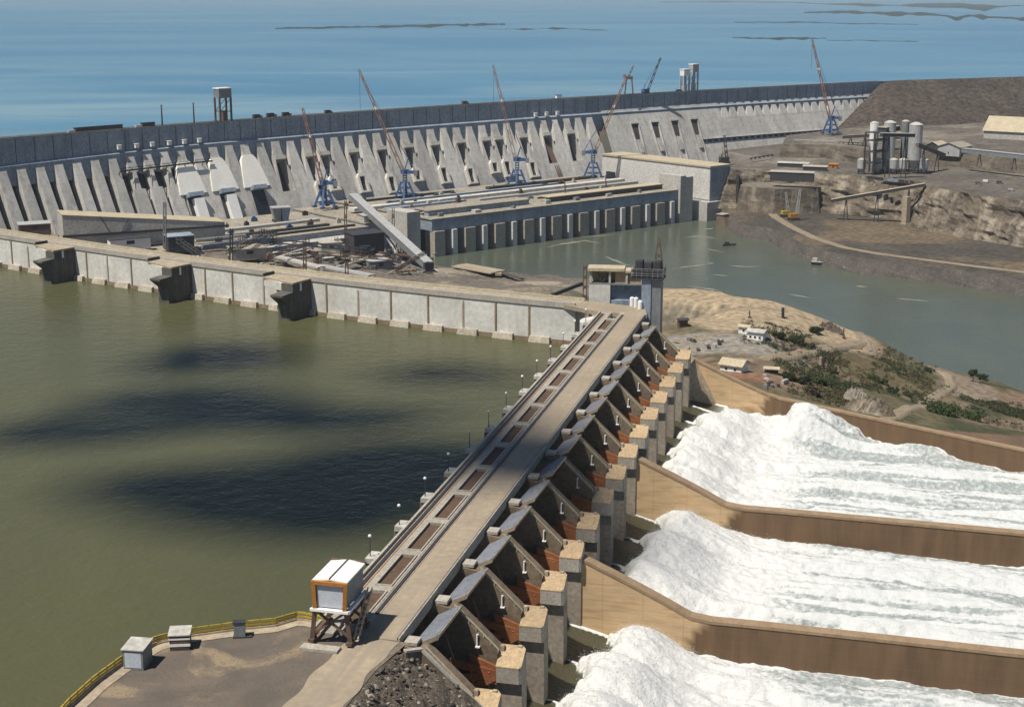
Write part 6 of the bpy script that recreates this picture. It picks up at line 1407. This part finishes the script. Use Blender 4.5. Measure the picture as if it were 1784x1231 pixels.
def gable(px, py, z, w, d_, h, rise, ang, mw, mr, label, name='shed', cat='shed', door=True, win=0):
    p = at(px, py, z); f = frame(p, ang); r = root(name, label, cat, p, ang)
    mb = MB(); mb.box(-w/2, w/2, -d_/2, d_/2, -3, h, f)
    for s in (-1, 1): mb.poly([f(s*w/2, -d_/2, h), f(s*w/2, d_/2, h), f(s*w/2, 0, h+rise)] if s > 0 else [f(-w/2, d_/2, h), f(-w/2, -d_/2, h), f(-w/2, 0, h+rise)])
    mb.build('wall', mw, r)
    mb = MB(); o_ = 0.7+0.02*w
    for s in (-1, 1):
        k_ = rise/(d_/2); e0 = [f(-w/2-o_, s*(d_/2+o_), h-k_*o_+0.05), f(w/2+o_, s*(d_/2+o_), h-k_*o_+0.05), f(w/2+o_, 0, h+rise+0.05), f(-w/2-o_, 0, h+rise+0.05)]
        if s > 0: e0 = e0[::-1]
        mb.hexa(e0, [q+v3(0, 0, 0.35) for q in e0])
    mb.build('roof', mr, r)
    if door: mb = MB(); mb.box(-w/2-0.08, -w/2, -0.8, 0.8, 0, min(2.6, h*0.75), f); mb.build('door', 'dark_steel', r)
    for i in range(win): x = -w/2+w*(i+0.7)/(win+0.4); mb = MB(); mb.box(x-0.6, x+0.6, -d_/2-0.08, -d_/2, 1.0, 2.2, f); mb.build('window', 'glass_dark', r)
    return r
gable(1632, 262, 80, 26, 24, 6, 6, 0.85, 'dark_steel', 'roof_cream', 'cream gabled shed, smaller one of two joined at the conveyor head')
gable(1663, 266, 80, 36, 30, 9, 5, 0.85, 'pale_steel', 'tan_roof', 'bigger gabled shed beside the cream one at the conveyor head')
gable(1762, 238, 82, 64, 52, 10, 18, -0.6, 'fresh_concrete', 'roof_cream', 'large tan peaked shed at the foot of the rockfill slope')
for px, py, z, w, lab, m_ in ((1382, 291, 62, 40, 'long pale-roofed open shed on the yard near the dark terrace', 'fresh_concrete'), (1420, 297, 62, 30, 'shorter pale-roofed shed behind the long open one', 'parapet_light'), (1380, 307, 60, 54, 'long dark-walled shed along the yard edge', 'parapet_light')):
    shed(px, py, z, w, 9, 5, -0.35, 'dark_steel', m_, lab)
shed(1452, 292, 63, 11, 6, 4, -0.4, 'orange_paint', 'orange_paint', 'orange site cabin at the bottom of the dark terrace', 'site_cabin')
for px, py, L2, lab in ((1420, 247, 60, 'long pale pipe rack on the upper terrace below the dam'), (1482, 251, 34, 'short dark rack on the upper terrace left of the plant'), (1327, 275, 60, 'dark ramp track climbing the yard towards the dam foot')):
    p = at(px, py, 81 if px > 1340 else 66); f = frame(p, -0.35 if px > 1340 else 0.9); simple('pipe_rack', lab, 'rack', 'pale_steel' if px == 1420 else 'rail_steel', lambda mb: [mb.box(-L2/2, L2/2, -1.5, 1.5, 1.6, 2.4, f)]+[mb.box(x-0.4, x+0.4, -1.2, 1.2, 0, 1.6, f) for x in np.linspace(-L2/2+1, L2/2-1, 6)])
def crawler(px, py, z, tip, label, m_, s=1.0, boom='boom_red'):
    p = at(px, py, z); a = 0.3; f = frame(p, a); r = root('crawler_crane', label, 'crawler crane', p, a)
    mb = MB(); mb.box(-5*s, 3*s, -2.4*s, 2.4*s, 2*s, 5.6*s, f); mb.build('body', m_, r)
    for y in (-3*s, 1.8*s): mb = MB(); mb.box(-5*s, 4*s, y, y+1.2*s, 0, 2*s, f); mb.build('track', 'dark_steel', r)
    t = tip_at(p, *tip); mb = MB(); mb.lattice(f(2*s, 0, 3*s), t, 2.2*s, 1.2*s, 8, 0.55*s); mb.build('boom', boom, r); mb = MB(); mb.bar(f(-3*s, 0, 5.6*s), t, 0.3*s); mb.build('cable', 'dark_steel', r)
crawler(1370, 377, 15.3, (1369, 335), 'yellow crawler crane on the river road with an upright boom', 'yellow_paint', 1.3, 'pale_steel')
crawler(1384, 383, 15.3, (1394, 330), 'orange crawler crane in front of the yellow one with a leaning boom', 'orange_paint', 1.4, 'pale_steel')
crawler(1263, 285, 64, (1262, 236), 'dark crane with an upright boom between the pale hall and the dam foot', 'dark_steel', 1.5, 'dark_steel')
for px, py, lab, m_ in ((1718, 318, 'white truck on the pale yard apron', 'white_paint'), (1742, 320, 'dark truck behind the white one on the yard apron', 'dark_steel'), (1705, 321, 'brown dumper ahead of the white truck on the yard apron', 'brown_steel'), (1762, 333, 'pale car alone at the yard edge', 'pale_steel')):
    p = at(px, py, 62.2); f = frame(p, -0.25); r = root('parked_truck', lab, 'truck' if 'car' not in lab else 'car', p, -0.25)
    mb = MB(); mb.box(-4, 1.8, -1.3, 1.3, 1, 3.2, f); mb.build('cargo_box', m_, r); mb = MB(); mb.box(1.9, 4, -1.25, 1.25, 0.8, 2.8, f); mb.build('cab', 'grey_steel', r)
    for x in (-2.8, 2.9): mb = MB(); mb.tube(f(x, -1.35, 0.6), f(x, 1.35, 0.6), 0.6, 0.6, 10); mb.build('wheel', 'glass_dark', r)
for k in range(9):
    p = at(1515+k*9.2, 311.5+k*1.1, 62); f = frame(p, -0.3); w = R.uniform(3, 7)
    simple('site_container', 'low dark container in the row along the plant road', 'container', R.choice(['dark_steel', 'rail_steel', 'crest_concrete', 'grey_steel']), lambda mb: [mb.box(-w/2, w/2, -1.5, 1.5, 0, 3.0, f), mb.box(-w/2-0.1, w/2+0.1, -1.6, 1.6, 3.0, 3.3, f)], 'containers along the plant road')
# stepped walls of the lower terrace
for (x0, y0, x1, y1, z, h, lab) in ((1300, 352, 1348, 350, 18, 22, 'stepped concrete retaining wall next to the hall'), (1362, 350, 1392, 354, 17, 24, 'ribbed concrete retaining wall behind the crawler cranes'), (1396, 350, 1425, 352, 17, 20, 'pale retaining wall at the foot of the yard edge'), (1284, 352, 1284, 300, 24, 34, 'dark slab wall standing beside the pale hall')):
    p0, p1 = at(x0, y0, z), at(x1, y1, z); simple('retaining_wall', lab, 'wall', 'cliff_rock' if 'dark' not in lab else 'dam_core', lambda mb: [mb.bar(p0+v3(0, 0, h/2), p1+v3(0, 0, h/2), 3, h)]+[mb.bar(p0.lerp(p1, t_), p0.lerp(p1, t_)+v3(0, 0, h+1), 3.8) for t_ in (0.02, 0.35, 0.68, 0.98)])
# boats and booms on the river
p = at(1445, 462, 0); f = frame(p, -0.35); r = root('barge', 'dark flat barge with a pale deck moored under the far river wall', 'barge', p, -0.35)
mb = MB(); mb.hexa([f(-17, -3, -1), f(17, -3, -1), f(17, 3, -1), f(-17, 3, -1)], [f(-20, -4.4, 3), f(20, -4.4, 3), f(20, 4.4, 3), f(-20, 4.4, 3)]); mb.build('hull', 'dark_steel', r)
mb = MB(); mb.box(-19, 19, -4, 4, 3.0, 3.4, f); mb.build('deck', 'pale_steel', r); mb = MB(); mb.box(-18, -13, -2, 2, 3.4, 7, f); mb.build('wheelhouse', 'fresh_concrete', r)
p = at(1270, 428, 0); f = frame(p, 0.1); r = root('work_boat', 'small dark work boat out in the river below the hall', 'boat', p, 0.1)
mb = MB(); mb.hexa([f(-6, -1.6, -0.5), f(6, -1.2, -0.5), f(6, 1.2, -0.5), f(-6, 1.6, -0.5)], [f(-8, -2.4, 2), f(9, -1, 2.6), f(9, 1, 2.6), f(-8, 2.4, 2)]); mb.build('hull', 'dark_steel', r); mb = MB(); mb.box(-5, 0, -1.6, 1.6, 2, 4.6, f); mb.build('cabin', 'rail_steel', r)
for pts, w in (([(950, 432), (985, 424), (1020, 418), (1050, 424)], 3.0), ([(985, 412), (1030, 412), (1060, 410), (1090, 408)], 2.0), ([(1048, 446), (1080, 456), (1110, 466)], 2.5), ([(1160, 470), (1195, 464), (1240, 458), (1225, 455)], 2.0), ([(1268, 461), (1300, 464), (1326, 464)], 3.5), ([(1240, 478), (1270, 480)], 2.0), ([(1195, 498), (1230, 502), (1260, 506)], 3.0), ([(1165, 508), (1200, 506)], 2.2), ([(1190, 415), (1220, 412), (1250, 416)], 2.5), ([(1225, 432), (1262, 440)], 2.0), ([(1370, 512), (1420, 520)], 2.0), ([(1560, 520), (1620, 524)], 2.2), ([(1490, 498), (1510, 500)], 3), ([(1225, 400), (1245, 398)], 3)):
    L3 = Line([at(x, y, 0.05) for x, y in pts]); ts3 = np.linspace(0, L3.len, 40); sd = R.random()*50
    rows = []
    for t in ts3:
        ww = w*(0.25+1.4*vnoise(np.array([t/9+sd]), np.array([0.3]))[0])*math.sin(math.pi*min(max(t/L3.len, 0.03), 0.97)); c = (vnoise(np.array([t/25+sd]), np.array([5.3]))[0]-0.5)*9
        rows.append([L3.q(t, c-ww, 0.05), L3.q(t, c+ww, 0.05)])
    mb = MB(); mb.grid(np.array(rows, float)); mb.build('foam_streak', 'foam_line', kind='stuff')

# ------------------------------------------------------------------ peninsula: houses, posts, shrubs
def house(px, py, z, *a, **k):
    p = gp(px, py, z); return gable(px, py, p.z, *a, **k)
house(1279, 645, 106, 11, 9, 3.6, 2.0, -0.55, 'white_paint', 'roof_cream', 'white cottage with a cream gabled roof beside the chute side wall', 'cottage', 'house', True, 2)
house(1319, 590, 97, 9, 7, 4.4, 0.9, -0.5, 'white_paint', 'fresh_concrete', 'larger white house with a flat pale roof near the shrubs', 'cottage', 'house', True, 3)
house(1298, 579, 97, 6, 5, 3.6, 0.7, -0.5, 'white_paint', 'roof_cream', 'small white hut touching the larger white house', 'cottage', 'house', False, 1)
house(1344, 650, 104, 6.5, 4, 2.6, 0.5, -0.2, 'dark_steel', 'roof_cream', 'low dark hut with a cream roof just past the white cottage', 'hut', 'hut', False, 0)
house(1189, 569, 101, 5, 4, 4.2, 0.6, 0.2, 'brown_steel', 'dark_steel', 'dark brown shed on the sand near the dark tower', 'hut', 'hut', False, 0)
for px, py, top, m_, lab in ((1364, 552, 536, 'dark_steel', 'thick dark post standing alone on the sandy platform'), (1430, 640, 622, 'sand_concrete', 'pale concrete post beside the dirt road'), (1434, 641, 624, 'dark_steel', 'dark box post next to the pale one by the dirt road'), (1306, 553, 541, 'brown_steel', 'thin brown pole on the sandy platform'), (1201, 622, 606, 'dark_steel', 'thin dark pole at the top of the chute side wall'), (1470, 588, 572, 'brown_steel', 'brown stub post near the bend of the dirt road')):
    p = gp(px, py, 96); q = tip_at(p, px, top); simple('post', lab, 'post', m_, lambda mb: [mb.tube(p-v3(0, 0, 1), q, 0.9 if 'thick' in lab or 'box' in lab or 'concrete' in lab else 0.4, None, 8), mb.box(-0.9, 0.9, -0.9, 0.9, -1, 0.5, frame(p, 0))])
for i in range(16):
    px, py = R.choice([(1205, 590), (1225, 606), (1250, 600), (1240, 612), (1330, 660), (1370, 668), (1345, 672), (1400, 645), (1420, 630)]); px += R.uniform(-12, 12); py += R.uniform(-5, 5); p = gp(px, py, 102); a = R.uniform(0, 3); f = frame(p, a); w = R.uniform(1.5, 5)
    simple('material_stack', 'stack of building material lying on the peninsula ground', 'stack', R.choice(['fresh_concrete', 'grey_steel', 'brown_steel', 'dark_steel', 'parapet_light']), lambda mb: [mb.box(-w/2, w/2, -0.8, 0.8, -0.3, R.uniform(0.6, 1.6), f), mb.box(-w/3, w/2, -0.5, 0.9, 0.6, R.uniform(1.2, 2), f)], 'material stacks on the peninsula')
# rocky outcrop by the wall
def rock(px, py, z, rx_, ry_, h, seed, m_, label):
    p = gp(px, py, z); n = 26; V = []
    for i in range(n+1):
        for j in range(n+1):
            x = (i/n-0.5)*2; y = (j/n-0.5)*2; rr = math.hypot(x, y); hh = max(0, 1-rr**2)**0.8
            q = (fbm(np.array([x*4+seed]), np.array([y*4]), 5, seed, 0.65)[0]-0.5)*1.7
            V.append((p.x+x*rx_, p.y+y*ry_, p.z-2+(h+2)*hh*(1+q*0.9)+q*1.2))
    o = np_mesh('rock_outcrop', np.array(V), grid_faces(n+1, n+1), m_, smooth=False); tag(o, label, 'rock'); 
    if o.data.polygons[0].normal.z < 0: o.data.flip_normals()
rock(1508, 716, 90, 14, 8, 5, 3, 'cliff_rock', 'big tan rocky outcrop against the chute side wall')
rock(1490, 696, 92, 7, 5, 4.5, 5, 'stone_pale', 'pale cut rock face joining the big tan outcrop')
rock(1440, 572, 84, 10, 6, 2.5, 7, 'cliff_dark', 'low grey rock on the edge of the sandy platform above the river')
def leaf_cloud(mb, c, r, n, s, rr, flat=0.8):
    for _ in range(n):
        d = Vector((rr.gauss(0, 1), rr.gauss(0, 1), rr.gauss(0, 1))).normalized(); k = r*(rr.random()**0.4); q = c+Vector((d.x*k, d.y*k, d.z*k*flat))
        a = Vector((rr.uniform(-1, 1), rr.uniform(-1, 1), rr.uniform(-0.5, 1))).normalized()*s*rr.uniform(0.6, 1.4); b_ = a.cross(Vector((rr.uniform(-1, 1), rr.uniform(-1, 1), rr.uniform(-1, 1)))).normalized()*s*rr.uniform(0.5, 1.1)
        mb.poly([q-a, q-b_*0.7, q+a, q+b_*0.7])
def bush(px, py, z, r, h, m_, label, seed, name='bush', group=None):
    rr = random.Random(seed); p = gp(px, py, z); t = root(name, label, 'tree' if name == 'tree' else 'bush', p, 0, group); mb = MB()
    mb.tube(p-v3(0, 0, 0.5), p+v3(0, 0, h*0.45), 0.12*r**0.7, 0.05*r**0.7, 6)
    for k in range(4): a = rr.random()*6.28; mb.tube(p+v3(0, 0, h*0.3), p+v3(math.cos(a)*r*0.5, math.sin(a)*r*0.5, h*0.7), 0.05*r**0.7, 0.02*r, 5)
    mb.build('trunk', 'bark', t); mb = MB()
    nc = max(7, int(r*3.2)+3)
    for k in range(nc):
        a = rr.random()*6.28; d = r*math.sqrt(rr.random())*0.8; c = p+v3(math.cos(a)*d, math.sin(a)*d, h*(0.35+0.45*rr.random()*(1-0.5*d/r))); leaf_cloud(mb, c, r*rr.uniform(0.25, 0.45), 95 if r > 2.5 else 60, 0.30+0.035*r, rr)
    mb.build('crown', m_, t); return t
bush(1642, 722, 72, 8.5, 7, 'leaf_mid', 'largest round green bush beside the dirt road fork', 1)
bush(1690, 728, 70, 7, 3.5, 'leaf_mid', 'low spreading light green bush next to the largest one', 2)
for i, (px, py, r_, h_, m_, lab) in enumerate(((1357, 590, 4.2, 5, 'leaf_dark', 'dark bush right beside the larger white house'), (1388, 598, 4.5, 5, 'leaf_dark', 'dark tangled bush in front of the grey rock'), (1422, 580, 4.5, 4.5, 'leaf_dark', 'dark bush on top of the platform edge'), (1410, 606, 3.5, 3, 'leaf_dry', 'dry bush above the dirt road'), (1372, 660, 4, 3.4, 'leaf_dark', 'bush on the scrub slope closest to the low dark hut'), (1400, 668, 4, 3.6, 'leaf_dark', 'bush in the middle of the scrub slope'), (1428, 668, 4, 4, 'leaf_mid', 'green bush left of the tan rocky outcrop'), (1415, 688, 4, 4.6, 'leaf_dry', 'dry leggy bush at the chute side wall'), (1450, 650, 3.6, 3, 'leaf_dry', 'dry bush under the dirt road'), (1536, 668, 3.4, 2.8, 'leaf_mid', 'green bush high on the scrubby hill'), (1555, 684, 3.4, 3, 'leaf_dark', 'dark bush low on the scrubby hill'), (1582, 690, 3, 2.6, 'leaf_dark', 'small dark bush by the narrow track'), (1522, 660, 3, 2.4, 'leaf_mid', 'small green bush on the hill crest'), (1618, 648, 3.2, 3.2, 'leaf_dark', 'dark bush at the inside of the track bend'))):
    bush(px, py, 90 if px < 1460 else 72, r_, h_, m_, lab, 10+i)
for i, (px, py, h_, lab) in enumerate(((1695, 664, 10, 'slim dark tree on the river bank, taller of two'), (1712, 668, 7.5, 'slim dark tree on the river bank, shorter of two'))):
    bush(px, py, 48, 3.4, h_, 'leaf_dark', lab, 40+i, 'tree')
# rough scrub over the slopes, too many stems to count
rr = random.Random(5); mb = MB(); n = 0; pts = [(1400, 640, 60, 45), (1560, 680, 70, 40), (1420, 690, 50, 25), (1350, 600, 60, 25), (1750, 690, 60, 40), (1640, 690, 60, 40), (1480, 650, 60, 40), (1710, 668, 40, 12), (1440, 600, 40, 14), (1580, 640, 50, 22), (1480, 690, 40, 20), (1760, 680, 30, 12)]
P_ = []
for _ in range(4200):
    cx_, cy_, ax, ay = rr.choice(pts); P_.append(at(cx_+rr.uniform(-ax, ax), cy_+rr.uniform(-ay, ay), 92 if cx_ < 1500 else 68))
Zs = ground_z(np.array([p.x for p in P_]), np.array([p.y for p in P_]))
for p, z in zip(P_, Zs):
    uu_ = (p.x+38.8266)*0.238944+(p.y-353.1325)*0.971033; vv_ = (p.x+38.8266)*0.971033-(p.y-353.1325)*0.238944
    if uu_ < wall_u(vv_)+4 or vnoise(np.array([p.x/18]), np.array([p.y/18]), 8)[0] < 0.42: continue
    leaf_cloud(mb, v3(p.x, p.y, z+0.4), rr.uniform(0.7, 1.9), 15, 0.4, rr, 0.6)
mb.build('undergrowth', 'leaf_dry', kind='stuff')
rr = random.Random(6); mb = MB()
for p, z in list(zip(P_, Zs))[::2]:
    uu_ = (p.x+38.8266)*0.238944+(p.y-353.1325)*0.971033; vv_ = (p.x+38.8266)*0.971033-(p.y-353.1325)*0.238944
    if uu_ < wall_u(vv_)+4 or vnoise(np.array([p.x/14]), np.array([p.y/14]), 18)[0] < 0.5: continue
    leaf_cloud(mb, v3(p.x+1.5, p.y, z+0.5), rr.uniform(0.8, 2.1), 17, 0.42, rr, 0.7)
mb.build('undergrowth', 'leaf_dark', kind='stuff')
# ------------------------------------------------------------------ the air over the valley
hz = bpy.data.materials.new('haze'); hz.use_nodes = True; hn = hz.node_tree; hn.nodes.remove(hn.nodes['Principled BSDF'])
pv = hn.nodes.new('ShaderNodeVolumePrincipled'); pv.inputs['Density'].default_value = 2.5e-5; pv.inputs['Color'].default_value = (0.72, 0.85, 0.98, 1)
hn.links.new(pv.outputs[0], hn.nodes['Material Output'].inputs['Volume']); M['haze'] = hz
mb = MB(); mb.box(-42000, 42000, -2000, 72000, -45, 300); mb.build('haze', 'haze', kind='stuff')
for o in bpy.data.objects:
    if '_root' in o: del o['_root']
